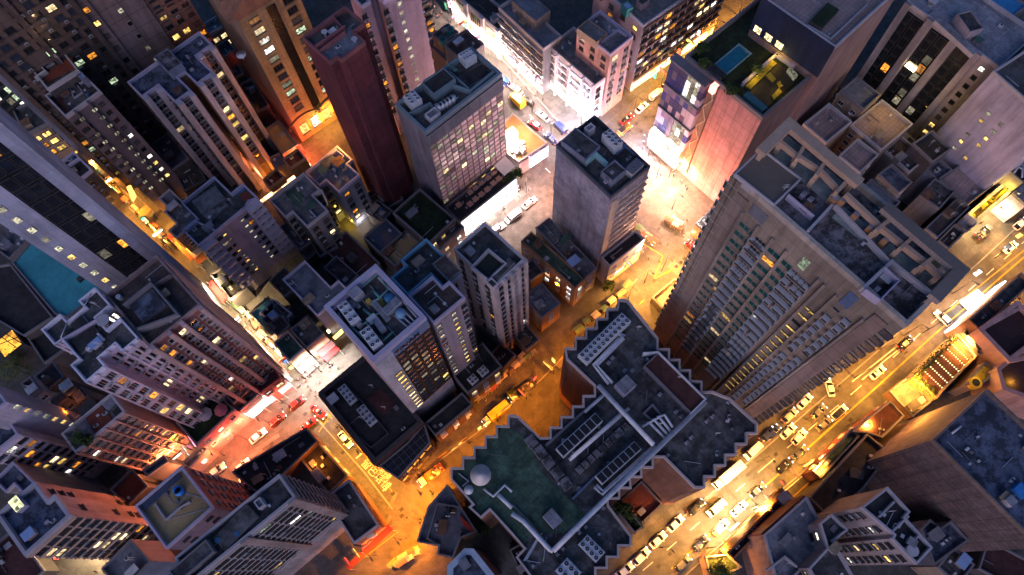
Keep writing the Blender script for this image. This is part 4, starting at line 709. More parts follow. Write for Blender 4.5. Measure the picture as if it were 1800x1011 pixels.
b.win('dr', 1.9, 3.9, 1.5, 2.2, lit=.2, ac=.5, z0=8, pal=('yellow','orange','warm','white'), frame=FR_L, min_len=1.4, bars=2).bands('dr', 3.9, 1.1, .25, z0=8, min_len=1.4).piers('dr', us=(0,.5,1), wd=.35, dp=.3, min_len=1.4)
b.roofbox('z6', [(560,400),(640,335),(700,390),(600,470)], 0, .9, RIM, ROOF['black']).roofbox('z6', [(560,540),(740,420),(800,510),(640,640)], 0, .7, RIM_D, ROOF['black']).rwall('z6', [(500,515),(760,365)], 1.2, .3, RIM_P).rwall('z6', [(690,600),(800,515),(770,480)], 1, .3)
q = P('z6', 722, 320, 58); part('satellite_dish', MB().cyl((q.x, q.y), .15, 52.9, 54, 8).cyl((q.x, q.y), .2, 54, 54.4, 20, 0, 1.2), RIM, b.o)
b.pipe('z6', [(640,310),(720,160)], .1, 1.5, METAL).pipe('z6', [(480,510),(530,390)], .1, 1.2, METAL).clutter(6, 91).done()
# market corner with the lit red sign, red podium roof, terrace
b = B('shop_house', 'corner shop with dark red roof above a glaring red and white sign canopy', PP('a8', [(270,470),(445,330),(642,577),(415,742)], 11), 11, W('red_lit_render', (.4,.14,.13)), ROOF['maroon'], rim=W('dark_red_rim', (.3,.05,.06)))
b.win('dr', 2.2, 3, 1.6, 1.6, lit=.5, z0=5.5, pal=('red','warm')).win('ur', 2.4, 3, 1.4, 1.4, lit=.5, z0=2).clutter(9, 92).roofbox('a8', [(375,440),(435,400),(465,450),(400,490)], 0, 1, M('blue_tarp', (.06,.16,.36)), M('blue_tarp', (.06,.16,.36)), rim=False).done()
low('low_roof_house', 'wine red flat roof beside the parasol terrace', 'a8', [(80,755),(235,630),(328,700),(165,835)], 12, w_dark, 'maroon', 93, 1)
low('low_roof_house', 'black strip roofs under the wine red roof along the red street', 'a8', [(165,835),(330,700),(440,735),(225,905)], 9, w_dark, 'dark', 94, 4)
low('low_roof_house', 'parasol terrace with dark green floor above the red lit street', '31', [(918,212),(1110,38),(1232,142),(1022,328)], 12, W('pink_lit_front', (.5,.3,.3)), 'turf', 95, 0, ('dr',), lit=.7)
low('market_house', 'market corner house with dark green roof and rows of awnings', 'a8', [(560,245),(708,112),(862,305),(722,412)], 9, w_tan, 'green', 96, 2, rim=RIM)
low('market_house', 'market house with dusty grey roof behind the green roof', 'a8', [(708,112),(905,-30),(1065,150),(900,280)], 10, w_tan, 'dark', 97, 6, rim=RIM_D)
low('market_house', 'market house with rusty brown roof next to the bright lane', 'a8', [(440,5),(590,-110),(700,60),(620,190)], 9, w_tan, 'brown', 98, 4)
# ---- bottom left cluster
b = B('apartment_block', 'salmon pink block with glowing gridded front and red roof terrace', PP('a4', [(740,862),(1240,472),(1085,290),(600,692)], 32), 32, W('salmon_render', (.5,.31,.26)), ROOF['grey'], rim=RIM)
b.win('dr', 2.3, 2.7, 1.45, 1.15, lit=.16, ac=.35, z0=2, pal=('warm','yellow','white','orange'), frame=FR_W, bars=2).bands('dr', 2.7, .4, .2, W('salmon_ledge', (.55,.36,.3)), z0=2).piers('dr', us=(0,.2,.4,.6,.8,1), wd=.3, dp=.55)
b.patch('a4', [(840,522),(990,402),(1110,552),(942,692)], ROOF['red'], 'red_terrace', .3).patch('a4', [(740,440),(900,335),(970,402),(822,512)], ROOF['black'], 'tarpaulin_roof', .9).patch('a4', [(1110,470),(1175,400),(1230,465),(1150,530)], ROOF['black'], 'shed_roof', .8).patch('a4', [(980,390),(1080,300),(1150,380),(1070,460)], ROOF['pale'], 'pale_terrace', .4).rwall('a4', [(610,690),(720,605)], 1.2, .3)
b.clutter(6, 99).done()
b = B('apartment_block', 'lilac white slab with striped balcony front at the left edge', PP('a4', [(182,692),(5,440),(-330,690),(-150,940)], 36), 36, W('pale_lilac_render', (.5,.45,.54)), ROOF['bluemottle'], rim=RIM_P)
b.bands('dr', 2.7, .9, .3, W('lilac_balcony', (.52,.46,.55), streak=False), z0=4, name='balcony').win('dr', 2.3, 2.7, 1.8, 1.4, lit=.2, z0=4, pal=('orange','white','warm','yellow'), ac=.3).win('ur', 3.0, 3, 1.3, 1.2, lit=.06, u0=.35, u1=1, z0=6, ac=.2, skip=.2).clutter(5, 100).done()
b = B('apartment_block', 'second lilac block behind with one column of paired yellow windows', PP('a4', [(62,372),(-70,195),(-330,390),(-200,580)], 43), 43, W('grey_lilac_render', (.42,.39,.48)), ROOF['blue'], rim=RIM_P)
b.win('dr', 2, 3.0, 1.0, 1.1, u0=.9, u1=1, lit=1, z0=8, pal=('pale','yellow'), frame=FR_L).done()
for i, (pts, h, rf, lb, wl) in enumerate((
    ([(325,120),(515,-25),(640,125),(450,262)], 20, 'brown', 'walled brown terrace roof below the white rimmed cross tower', w_tan),
    ([(212,192),(292,112),(402,262),(302,332)], 24, 'brown', 'small rooftop cabin house with one black window', w_pale),
    ([(585,212),(682,148),(748,242),(662,297)], 21, 'blue', 'small house with pale blue tarpaulin roof', w_dark),
    ([(490,340),(622,265),(682,330),(562,435)], 19, 'black', 'black tarpaulin roof beside a lamp lit orange wall', w_tan),
    ([(700,300),(800,230),(880,310),(770,390)], 19, 'grey', 'cluttered grey roof beside the pale blue tarpaulin', w_grey),
    ([(640,545),(690,510),(740,580),(700,610)], 21, 'dark', 'narrow dark stair roof beside the lilac slab', w_pale))):
    low('low_roof_house', lb, 'a4', pts, h, wl, rf, 110+i, 4, ('dr',), lit=.2, rim=RIM_D)
b = B('apartment_block', 'block with big mottled dark roof and lit skylight at the bottom left corner', PP('b7', [(265,852),(702,490),(535,275),(472,328),(350,168),(-90,482)], 38), 38, W('salmon_grey_render', (.47,.32,.28)), ROOF['bluemottle'], rim=RIM, pw=.6)
b.bands('dr', 3.0, .8, .35, W('peach_balcony', (.52,.36,.29), streak=False), z0=3, name='balcony').win('dr', 2.4, 3.0, 1.8, 1.5, lit=.2, ac=.4, z0=3, pal=('warm','orange')).win('ur', 4.0, 3, 1.4, 1.2, lit=.03, z0=5, skip=.55).bands('dl', 3.0, .5, .5)
b.roofbox('b7', [(72,352),(155,290),(245,380),(165,455)], 0, 1.6, RIM_P, EM('lit_skylight', (.8,.85,.45), .9, False, 1.5), 'skylight', rim=False).roofbox('b7', [(515,690),(735,500),(775,540),(555,725)], -2, .8, w_blue, M('blue_awning', (.07,.14,.26), .7, .2, 1), 'awning', rim=False, zb=34)
b.clutter(4, 120).done()
low('low_roof_house', 'blue rippled sheet roof at the left edge', 'b7', [(-80,140),(130,-40),(345,160),(235,262),(130,190),(60,250)], 30, w_blue, 'bluemottle', 121, 1, rim=RIM_P)
b = B('apartment_block', 'maroon tower with tan screed roof and white ridge lines', PP('31', [(706,652),(946,438),(1112,657),(866,874)], 39), 39, W('plum_grey_render', (.24,.17,.22)), ROOF['tan'], rim=RIM_P)
b.panel('ur', 0, 1, .5, 38, W('oxblood_side', (.26,.085,.085), tile=(90,3,1), tdark=.7), .15).win('ur', 2.4, 3.0, 1.3, 1.3, lit=.05, ac=.9, z0=2).win('dr', 4, 3.1, 1.2, .8, lit=.12, z0=2, skip=.4, pal=('pale','orange'))
b.rwall('31', [(870,872),(862,725),(985,590)], .12, .12, RIM).rwall('31', [(862,725),(1108,657)], .12, .12, RIM).rwall('31', [(965,580),(1065,610)], .12, .12, RIM).rwall('31', [(845,560),(905,635)], .12, .12, RIM).rwall('31', [(810,640),(865,722),(935,660),(985,630)], .8, .25, RIM).roofbox('31', [(730,640),(920,470),(950,500),(760,670)], 0, .5, RIM_D, ROOF['corr'], 'shed_roof', rim=False)
for x, y in ((925,565),(935,575)): q = P('31', x, y, 39); part('water_tank', MB().cyl((q.x, q.y), .8, 37.9, 39.2, 16), M('bright_blue_tank', (.02,.2,.6), .5, .2, 1), b.o, True)
b.clutter(3, 122).done()
gy = PP('32', [(122,488),(208,606),(-340,1040),(-440,925)], 50)
b = B('apartment_slab', 'long grey slab with stepped roof and ribbon windows at the bottom edge', gy, 50, W('light_grey_tile', (.32,.3,.32)), ROOF['dark'], rim=RIM)
b.bands('dr', 2.9, 1.1, .2, W('light_grey_band', (.34,.32,.34), streak=False), z0=14, name='balcony').win('dr', 2.8, 2.9, 2.3, 1.3, lit=.06, ac=.3, z0=14, pal=('yellow','green','white')).piers('dr', pitch=9, wd=1.6, dp=.5, mat=W('grey_rose_pier', (.36,.29,.28)), z0=13).win('ur', 2.2, 2.9, 1.5, 1.3, lit=.03, z0=14).bands('ur', 2.9, .5, .5, W('pinkish_ledge2', (.42,.3,.26)), z0=14)
b.roofbox('31', [(880,990),(1078,830),(1128,888),(930,1050)], 0, 1.6, RIM_D, ROOF['tile']).roofbox('31', [(1125,820),(1172,740),(1300,640),(1330,700),(1180,905)], 0, 1.0, RIM_D, ROOF['tile']).roofbox('32', [(0,625),(20,600),(48,640),(10,680)], 0, 1.5, RIM, ROOF['blue']).clutter(10, 123).done()
low('podium_block', 'dark flat podium roof of the grey slab beside the Y junction', '32', [(385,592),(466,518),(655,735),(488,868)], 14, W('rust_podium', (.3,.15,.1)), 'dark', 124, 2, ('dr',), lit=.6, rim=RIM)
low('low_roof_house', 'blue grey roof in the lower street beside a white glowing pavement', '31', [(520,1000),(690,800),(780,960),(640,1080)], 14, w_blue, 'blue', 125, 4)
low('low_roof_house', 'dark corner roof cluttered with tanks above the red lit crossing', '32', [(-130,470),(260,240),(320,310),(125,500),(0,580)], 9, W('dark_red_front', (.14,.06,.05)), 'black', 126, 16, om=False)
low('low_roof_house', 'amber lit open yard roof by the street with road lettering', '32', [(320,310),(480,490),(375,590),(230,400)], 7, W('amber_brown_render', (.36,.22,.13)), 'black', 127, 8, ('ur',), lit=.6, om=False)
low('low_roof_house', 'red terracotta yard roof among the bottom left blocks', '31', [(570,560),(680,470),(790,540),(650,650)], 7, w_dark, 'red', 128, 1)
low('low_roof_house', 'navy shed roof under the salmon front', '31', [(745,465),(855,380),(875,420),(765,495)], 10, w_dark, 'corr', 129, 0)
low('shop_house', 'glowing shop row beneath the parasol terrace', '31', [(945,425),(1060,320),(1090,355),(985,450)], 7, W('peach_front', (.55,.36,.27)), 'grey', 130, 3, ('dr',), lit=.8)
# ---- octagon tower and Y house
oc = PP('32', [(1000,962),(1090,872),(1136,873),(1246,1012),(1200,1110),(1050,1130),(1000,1050)], 32)
b = B('octagonal_tower', 'octagonal tower top with pale blue rim at the bottom edge', oc, 32, W('mauve_grey_render', (.26,.2,.22)), ROOF['bluemottle'], rim=M('pale_blue_rim', (.4,.48,.56), .7, .2, .5), om=False, pw=1.1)
b.clutter(4, 131).done()
b = B('low_roof_house', 'wedge shaped house with blue grey roof at the amber Y junction', PP('b8', [(518,748),(632,392),(822,178),(950,385),(1115,645),(960,705),(880,905),(722,870),(735,782)], 10), 10, W('dark_amber_front', (.12,.08,.05)), ROOF['blue'], rim=RIM_D, om=False)
b.rwall('b8', [(620,715),(725,365),(940,400),(1110,640)], 1.1, .3).rwall('b8', [(620,715),(740,775),(720,865),(870,900),(955,640)], 1, .25).patch('b8', [(800,395),(850,370),(900,430),(860,470)], ROOF['black']).clutter(8, 132).roofbox('b8', [(940,480),(1030,560),(1110,640),(1060,650),(980,580)], 0, .8, M('red_awning', (.45,.04,.02), .7, .2, 1), M('red_awning', (.45,.04,.02)), 'awning', om=False, rim=False).done()
# ---- serrated plant roof block
zz = [('23',555,565),('23',550,615),('23',495,615),('23',495,665),('23',440,665),('23',440,715),('23',385,715),('23',385,765),('23',330,765),('23',330,820),('23',275,820),('23',285,880),('33',430,20),('33',430,70),('33',370,70),('33',370,125),('33',315,125),('33',315,180),('33',255,180),('33',255,235),('33',198,235),('33',198,290),('33',148,292),('33',30,175),
 ('32',1316,172),('32',1316,228),('32',1255,228),('32',1255,282),('32',1196,282),('32',1196,338),('32',1137,338),('32',1137,392),('32',1078,392),('32',1078,448),('32',1017,448),('32',1017,510),('32',1130,640),('32',1110,655),('32',1175,715),('32',1222,672),('33',0,800),('33',62,872),('33',20,918),('33',90,1011),('33',220,1180),
 ('33',380,1040),('33',440,1035),('33',440,978),('33',500,978),('33',500,920),('33',560,920),('33',560,860),('33',625,860),('33',625,805),('33',505,645),('33',505,615),('33',565,612),('33',565,558),('33',625,558),('33',620,500),('33',680,500),('33',680,450),('33',740,450),('33',740,395),('33',795,395),('33',955,555),('33',1010,555),('33',1010,498),('33',1065,498),('33',1065,440),('33',1120,440),('33',1120,385),('33',1175,385),('33',1175,328),('33',1230,328),('33',1230,272),('33',1283,272),('33',1283,215),
 ('33',1140,85),('33',1050,48),('33',995,50),('23',995,995),('23',935,990),('23',935,935),('23',880,935),('23',880,880),('23',825,880),('23',825,825),('23',765,825),('23',765,770),('23',605,570)]
b = B('hotel_block', 'sprawling block with saw toothed edges and a roof full of white pipes and plant', [P(c, x, y, 36) for c, x, y in zz], 36, W('terracotta_brown_cladding', (.27,.13,.09), tile=(90,3,1), tdark=.7), ROOF['tile'], rim=W('rosy_grey_rim', (.5,.4,.38), streak=False), om=False, pw=.35, ph=1.0)
b.win('ul', 2.2, 3, 1.6, 1.8, lit=.2, pal=('orange','yellow'), z0=4, min_len=3.2, skip=.3)
b.patch('32', [(1020,500),(1078,450),(1300,230),(1430,300),(1560,660),(1390,860),(1225,672),(1175,712)], ROOF['green'], 'green_roof_deck', .05, om=False).patch('33', [(10,390),(120,440),(390,700),(270,790),(100,800),(0,700)], ROOF['green'], 'green_roof_deck', .08, om=False)
b.roofbox('33', [(765,-155),(1012,95),(935,168),(690,-80)], 0, 1.6, RIM_D, ROOF['maroon'], 'sunken_roof', rim=True)
b.rwall('33', [(690,-150),(765,-155),(1012,90),(935,168)], 2.0, .35, WHITEPIPE)
b.pipe('33', [(450,20),(740,330)], .5, 2.2).pipe('33', [(215,885),(320,780),(1012,105)], .5, 1.6).pipe('33', [(0,690),(60,730),(200,880),(215,885)], .45, 1.3).pipe('33', [(430,-90),(560,-220),(590,-240),(540,-260)], .3, 1, M('pale_blue_pipe', (.4,.47,.6), .5, .2, 1))
b.pipe('23', [(525,1005),(445,915),(585,775),(545,745)], .32, 1).pipe('23', [(505,1011),(425,912),(560,770)], .32, 1).pipe('33', [(300,410),(610,140)], .36, .9).pipe('33', [(310,395),(590,150)], .3, 1.2).pipe('33', [(380,160),(490,60)], .3, .9).pipe('33', [(440,540),(480,575),(745,335)], .38, .9).pipe('33', [(430,550),(470,590),(740,350)], .3, 1.2)
for k in range(4): b.pipe('33', [(680+k*26,235-k*16),(720+k*26,215-k*14),(805+k*12,300-k*20)], .28, .9+.12*k)
b.roofbox('33', [(540,15),(600,-40),(650,15),(590,72)], 0, 2.6, RIM_P, ROOF['pale'], 'plant_cabin', rim=False).roofbox('33', [(165,700),(205,660),(265,720),(215,775)], 0, 3.0, RIM_P, ROOF['pale'], 'plant_cabin', rim=False)
b.rwall('33', [(690,165),(735,120),(785,180),(735,205),(690,165)], .6, .4, RIM_D).patch('33', [(700,165),(735,130),(772,178),(735,198)], ROOF['black'])
for i in range(9): b.roofbox('33', [(330+i*30,455-i*28),(352+i*30,435-i*28),(380+i*30,462-i*28),(356+i*30,482-i*28)], 0, 1.1+.15*(i % 2), W('dusty_duct_sheet', (.26,.24,.23), streak=False), ROOF['mottle'], 'air_duct', rim=False)
for i in range(5): b.roofbox('33', [(60+i*45,300+i*55),(105+i*45,275+i*55),(145+i*45,320+i*55),(100+i*45,350+i*55)], 0, 1.3+.1*(i % 2), W('dusty_duct_sheet', (.26,.24,.23)), ROOF['mottle'], 'air_duct', rim=False)
for x, y in ((775,65),(860,155),(888,180),(1052,180),(1022,205),(940,290),(915,318),(815,385),(480,660),(388,760),(355,790),(110,965),(268,875),(238,905),(1135,105),(590,-60),(505,-100),(525,-125),(630,-60)): b.roofbox('33', [(x-13,y),(x,y-12),(x+13,y),(x,y+12)], 0, .6, RIM_P, ROOF['pale'], 'vent_cap', rim=False)
b.roofbox('33', [(55,940),(140,800),(160,790),(80,930)], 0, .6, METAL, METAL, 'cable_tray', rim=False)
b.rwall('33', [(0,640),(90,730),(215,885)], .6, .3, RIM_D).rwall('32', [(1060,480),(1110,520),(1080,545)], .7, .2, RIM).rwall('33', [(320,610),(440,490)], .6, .4, M('blue_rail', (.1,.14,.22), .6, .2, 1)).rwall('33', [(180,330),(470,70)], .8, .5, RIM_D)
b.pipe('32', [(1190,560),(1240,600),(1300,540),(1338,575)], .25, .8).pipe('32', [(1265,590),(1338,660)], .4, .9)
b.clutter(45, 133).done()
low('low_roof_house', 'reddish court roof in the notch of the saw toothed block', '33', [(565,620),(680,520),(790,640),(680,740)], 4, w_dark, 'red', 134, 1)
b = B('garden_annex', 'low annex with bronze fascia and hedge in front of the saw toothed block', PP('33', [(565,690),(600,640),(680,760),(640,800)], 6), 6, W('bronze_fascia', (.24,.15,.1)), ROOF['turf']); b.done()
# ---- bottom right
bd = PP('34', [(860,312),(1147,30),(1720,585),(1430,860)], 38)
b = B('office_tower', 'brown ribbed windowless block with stained blue roof at the right edge', bd, 38, w_brick, ROOF['bluemottle'], rim=W('brown_rim', (.22,.16,.14)))
b.roofbox('34', [(1285,560),(1325,525),(1380,580),(1340,610)], 0, 1.2, M('bright_blue_box', (.03,.2,.55), .6, .2, 1), M('bright_blue_box', (.03,.2,.55)), rim=False).roofbox('34', [(1240,620),(1275,590),(1312,630),(1275,652)], 0, 2, w_white, ROOF['pale'], rim=False).pipe('34', [(960,270),(1010,232)], .2, .5).clutter(16, 135).done()
low('low_roof_house', 'large black flat roofs left of the brown ribbed block', '34', [(215,605),(520,272),(645,372),(500,560),(420,640),(425,720),(300,690)], 10, w_dark, 'black', 136, 6, om=False)
low('low_roof_house', 'maroon strip roof facing the golden road', '34', [(440,262),(640,98),(715,178),(600,292),(520,268)], 9, W('maroon_front', (.22,.07,.05)), 'maroon', 137, 2, ('ul',), lit=.3, om=False)
b = B('roadside_shops', 'roadside shop terrace with black roof, red ridge and cluttered ledge', PP('a5', [(440,780),(1090,150),(1165,200),(540,830)], 9), 9, W('maroon_front', (.22,.07,.05)), ROOF['black'], rim=W('rust_rim2', (.3,.12,.07)))
b.win('ul', 2.4, 3, 1.5, 1.5, lit=.3, ac=.9, pal=('orange','yellow'), z0=2.6).bands('ul', 3, .4, 1.2, W('amber_ledge', (.3,.18,.1))).clutter(8, 138).done()
low('low_roof_house', 'green shed roofs with a long white gutter by the golden road', '34', [(225,470),(430,262),(500,275),(280,490)], 8, W('maroon_front', (.22,.07,.05)), 'green', 139, 3, ('ul',), lit=.4)
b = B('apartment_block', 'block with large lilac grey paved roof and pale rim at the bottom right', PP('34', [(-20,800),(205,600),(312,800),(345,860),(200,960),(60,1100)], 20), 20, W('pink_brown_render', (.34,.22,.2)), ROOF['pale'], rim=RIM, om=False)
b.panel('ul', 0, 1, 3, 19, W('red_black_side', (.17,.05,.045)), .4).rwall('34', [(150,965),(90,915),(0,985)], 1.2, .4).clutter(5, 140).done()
b = B('apartment_block', 'block with a row of white rimmed roof pens and one satellite dish', PP('34', [(490,656),(627,550),(745,680),(720,710),(862,868),(780,955),(650,820),(660,800)], 33), 33, W('grey_pink_render', (.33,.28,.29)), ROOF['black'], rim=RIM, om=False)
for q in ([(585,705),(660,630)], [(655,780),(735,705)], [(725,875),(795,800)]): b.rwall('34', q, 1, .35, RIM)
q = P('34', 768, 882, 34); part('satellite_dish', MB().cyl((q.x, q.y), .2, 31.9, 33, 8).cyl((q.x, q.y), .3, 33, 33.3, 20, 0, 1.1), RIM, b.o)
b.win('dl', 2.6, 3, 1.4, 1.3, lit=.12, ac=.3, z0=4).clutter(8, 141).done()
b = B('apartment_block', 'U shaped block with white rimmed roofs and glowing dark courtyard', PP('34', [(272,740),(335,690),(420,775),(345,835),(445,1010),(520,1120),(330,1200),(215,975),(312,870)], 26), 26, W('grey_pink_render', (.33,.28,.29)), ROOF['dark'], rim=RIM, om=False)
b.win('dl', 2.4, 3, 1.4, 1.3, lit=.3, z0=3, ac=.4).win('ur', 2.4, 3, 1.4, 1.3, lit=.3, z0=3).clutter(6, 142).done()
low('low_roof_house', 'mottled pale blue roof right of the white rimmed pens', '34', [(800,770),(850,720),(905,765),(960,725),(1050,830),(870,960)], 20, w_blue, 'bluemottle', 143, 4, ('dr',), om=False)
low('low_roof_house', 'dark sunken yard roof between the black roofs and the pens', '34', [(430,720),(500,660),(580,760),(500,820)], 15, w_grey, 'tile', 144, 3)
low('low_roof_house', 'lean-to roofs in the bottom right corner', '34', [(870,960),(980,880),(1090,950),(1000,1060)], 12, w_tan, 'dark', 145, 5, ('dr',), lit=.5)
low('low_roof_house', 'glowing amber market shed at the bottom right corner', '34', [(1060,960),(1180,880),(1500,960),(1300,1080)], 6, w_dark, 'maroon', 146, 3)
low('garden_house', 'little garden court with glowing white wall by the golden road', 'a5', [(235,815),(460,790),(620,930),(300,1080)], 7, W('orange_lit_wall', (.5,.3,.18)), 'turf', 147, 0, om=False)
for i, (c, pts, h, rf, lb) in enumerate((('22',[(225,190),(330,130),(430,300),(335,335)],7,'black','black yard roof between the lavender tower and the maroon long roof'),('22',[(60,470),(150,400),(230,480),(150,560)],6,'brown','brown yard roof left of the stepped blue grey roof'),
   ('z8',[(300,780),(420,700),(560,830),(450,930)],6,'dark','shadowy yard roof in front of the notched grey block'),('22',[(560,20),(700,-60),(760,40),(640,130)],5,'black','black yard roof below the oxblood tower'),('21',[(1290,640),(1400,560),(1520,680),(1420,760)],8,'teal','small teal and dark roof beside the lower market lane'),('21',[(1100,430),(1180,380),(1290,500),(1200,580)],7,'black','black shed roof along the lavender tower wing'),
   ('31',[(-120,900),(60,800),(260,980),(60,1120)],6,'maroon','dark maroon roofs in the bottom left corner'),('33',[(-10,880),(50,840),(150,1000),(60,1040)],5,'black','black alley roof below the saw toothed block'))):
    low('low_roof_house', lb, c, pts, h, w_dark, rf, 160+i, 6)
low('low_roof_house', 'tan lit flat roof in front of the honey tower side wall', 'z2', [(985,850),(1085,790),(1210,950),(1110,1015)], 7, w_tan, 'tan', 180, 2)
low('low_roof_house', 'dark maroon roof at the foot of the finned tower', 'z8', [(90,290),(205,212),(275,268),(150,362)], 7, w_dark, 'maroon', 181, 2)
low('low_roof_house', 'maroon roof beside the red neon panel', 'z8', [(255,130),(370,45),(445,125),(310,205)], 9, w_dark, 'maroon', 182, 2)
low('low_roof_house', 'pale hut roof between the two maroon roofs', 'z8', [(145,120),(225,85),(275,165),(190,215)], 7, w_blue, 'pale', 183, 1)
low('low_roof_house', 'unlit yard roof along the honey tower side wall', 'z2', [(835,560),(905,500),(1010,690),(935,745)], 6, w_dark, 'black', 184, 3)
low('low_roof_house', 'unlit tin roof between finned tower and honey tower', 'z2', [(700,420),(780,370),(850,480),(770,530)], 7, w_dark, 'brown', 185, 3)
b = B('glasshouse', 'amber glowing glass roof among dark trees at the left edge', PP('21', [(-40,790),(50,735),(145,790),(15,880)], 8), 8, w_dark, EM('amber_glass_roof', (1,.42,.04), 1.3, False, .5), rim=FR_D, ph=.25)
for q in ([(0,760),(85,820)], [(-30,815),(95,765)], [(25,745),(115,800)]): b.pipe('21', q, .12, .15, FR_D)
b.done()
low('low_roof_house', 'big black roof added to darken the area left of the teal deck', '21', [(-60,400),(50,380),(275,660),(120,760),(-60,650)], 12, w_dark, 'black', 170, 0, om=False)  # black roof laid in to keep this area dark
low('low_roof_house', 'black yard roofs added as a dark area behind the white rimmed cross tower', '21', [(130,760),(275,665),(380,800),(230,900)], 9, w_dark, 'black', 171, 0)  # more black roof added for the same dark area
# ---- across the golden road, right edge
b = B('podium_block', 'dark asphalt roofed podium behind the white canopy on the right', PP('a7', [(560,690),(1290,-20),(1500,140),(680,860)], 11), 11, W('orange_stone_front', (.42,.24,.15)), ROOF['dark'], rim=W('orange_rim', (.45,.25,.15)))
b.panel('ul', 0, 1, .5, 5, EM('long_white_sign', (1,.88,.78), 5, False, .3), .4, 'sign_band').clutter(4, 148).done()
b = B('pergola_court', 'pink beamed courtyard building with yellow lit cylinders at the right edge', PP('z7', [(900,120),(1250,-170),(1700,180),(1160,362)], 13), 13, W('pink_beam', (.5,.3,.28)), M('dark_red_court', (.05,.02,.02), .8, .4, .4), rim=W('pink_beam', (.5,.3,.28)), pw=1.0, roofdrop=6)
ylw = M('yellow_drum_paint', (.6,.4,.03), .6, .15, .5)
for x, y, r in ((1280,225,2.1),(1160,285,1.2),(1310,60,1.6)):
    q = P('z7', x, y, 9); b_ = MB().cyl((q.x, q.y), r, 6.5, 9, 20).cyl((q.x, q.y), r*.55, 9, 9.05, 16, 1); part('drum', b_, [ylw, M('black_hatch', (.01,.01,.012))], b.o)
b.rwall('z7', [(920,110),(1340,-120)], 1, .8, W('pink_beam', (.5,.3,.28))); b.done()
b = B('pergola_court', 'second pink framed court with a yellow drum below it at the right edge', PP('z7', [(1080,490),(1190,400),(1700,300),(1700,900),(1140,700)], 12), 12, W('pink_beam', (.5,.3,.28)), M('dark_red_court', (.05,.02,.02)), rim=W('pink_beam', (.5,.3,.28)), om=False, pw=.9, roofdrop=5)
q = P('z7', 1160, 630, 9); part('drum', MB().cyl((q.x, q.y), 1.7, 6.8, 9, 20).cyl((q.x, q.y), .9, 9, 9.05, 16, 1), [ylw, M('black_hatch', (.01,.01,.012))], b.o); b.done()
b = B('garden_house', 'roof garden with hedge border and strings of fairy lights beside the road', PP('z7', [(255,575),(690,150),(885,370),(545,720),(490,790)], 7), 7, W('amber_cream_wall', (.5,.36,.2)), M('brown_red_matting', (.1,.045,.04), .9, .3, 1), rim=W('amber_cream_wall', (.5,.36,.2)), om=False)
b.done(); GARD = b
low('low_roof_house', 'grey plant roof beside the fairy light garden', 'z7', [(740,130),(830,60),(1000,330),(900,360)], 8, w_grey, 'dark', 149, 6, om=False)
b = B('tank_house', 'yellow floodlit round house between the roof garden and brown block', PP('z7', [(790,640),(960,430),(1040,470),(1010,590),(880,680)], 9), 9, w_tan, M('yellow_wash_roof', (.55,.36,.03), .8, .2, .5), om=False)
q = P('z7', 890, 625, 10); part('round_hatch', MB().cyl((q.x, q.y), 1.4, 7.8, 9.4, 20).cyl((q.x, q.y), .9, 9.4, 9.45, 16, 1), [ylw, M('black_hatch', (.01,.01,.012))], b.o); b.done()
low('podium_block', 'cream lit entrance terrace at the roadside below the roof garden', 'z7', [(20,720),(200,575),(440,830),(250,960)], 4, W('amber_brown_render', (.36,.22,.13)), 'grey', 150, 5)
# white wall building by plaza (upper right)
b = B('plaza_wall', 'long white parapet building with yellow lit planters along the plaza', PP('c8', [(540,310),(1080,-150),(1200,-60),(650,395)], 9), 9, w_white, M('brown_planter_floor', (.1,.06,.03), .9, .3, .5), rim=w_white, pw=.7)
for q in ([(770,100),(800,60),(880,120),(850,150)], [(840,140),(1000,0),(1020,20),(870,160)], [(700,200),(760,150),(800,190),(740,250)], [(570,290),(600,270),(660,330),(630,350)]):
    part('planter', MB().prism(ccw(PP('c8', q, 9)), 7.8, 8.7), M('yellow_green_planting', (.32,.26,.03), .9, .45, 1.5), b.o)
b.panel('dr', 0, 1, .3, 3.2, EM('amber_shop_glow', (1,.6,.14)), .2, 'shopfront').done()
low('shop_house', 'cream wall house at the far upper right road edge', 'c8', [(1090,60),(1240,-80),(1420,60),(1250,210)], 10, w_white, 'pale', 151, 2)
b = B('steel_truss_house', 'roof with crossed steel trusses at the right edge under the lavender wall', PP('a6', [(1120,320),(1330,100),(1600,330),(1320,500)], 14), 14, w_grey, ROOF['black'])
for q in ([(1160,310),(1340,240)], [(1200,370),(1345,170)], [(1215,250),(1348,330)], [(1320,440),(1335,200)]): b.pipe('a6', q, .25, 1.2, METAL)
b.done()
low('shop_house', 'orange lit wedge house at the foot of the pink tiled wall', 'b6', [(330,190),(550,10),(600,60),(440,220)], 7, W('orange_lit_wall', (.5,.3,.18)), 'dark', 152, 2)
low('podium_block', 'dim paved terrace tucked between the beige tower and the saw toothed block', 'c5', [(500,1010),(760,790),(1000,1000),(700,1300)], 4, w_dark, 'pinktile', 153, 3)
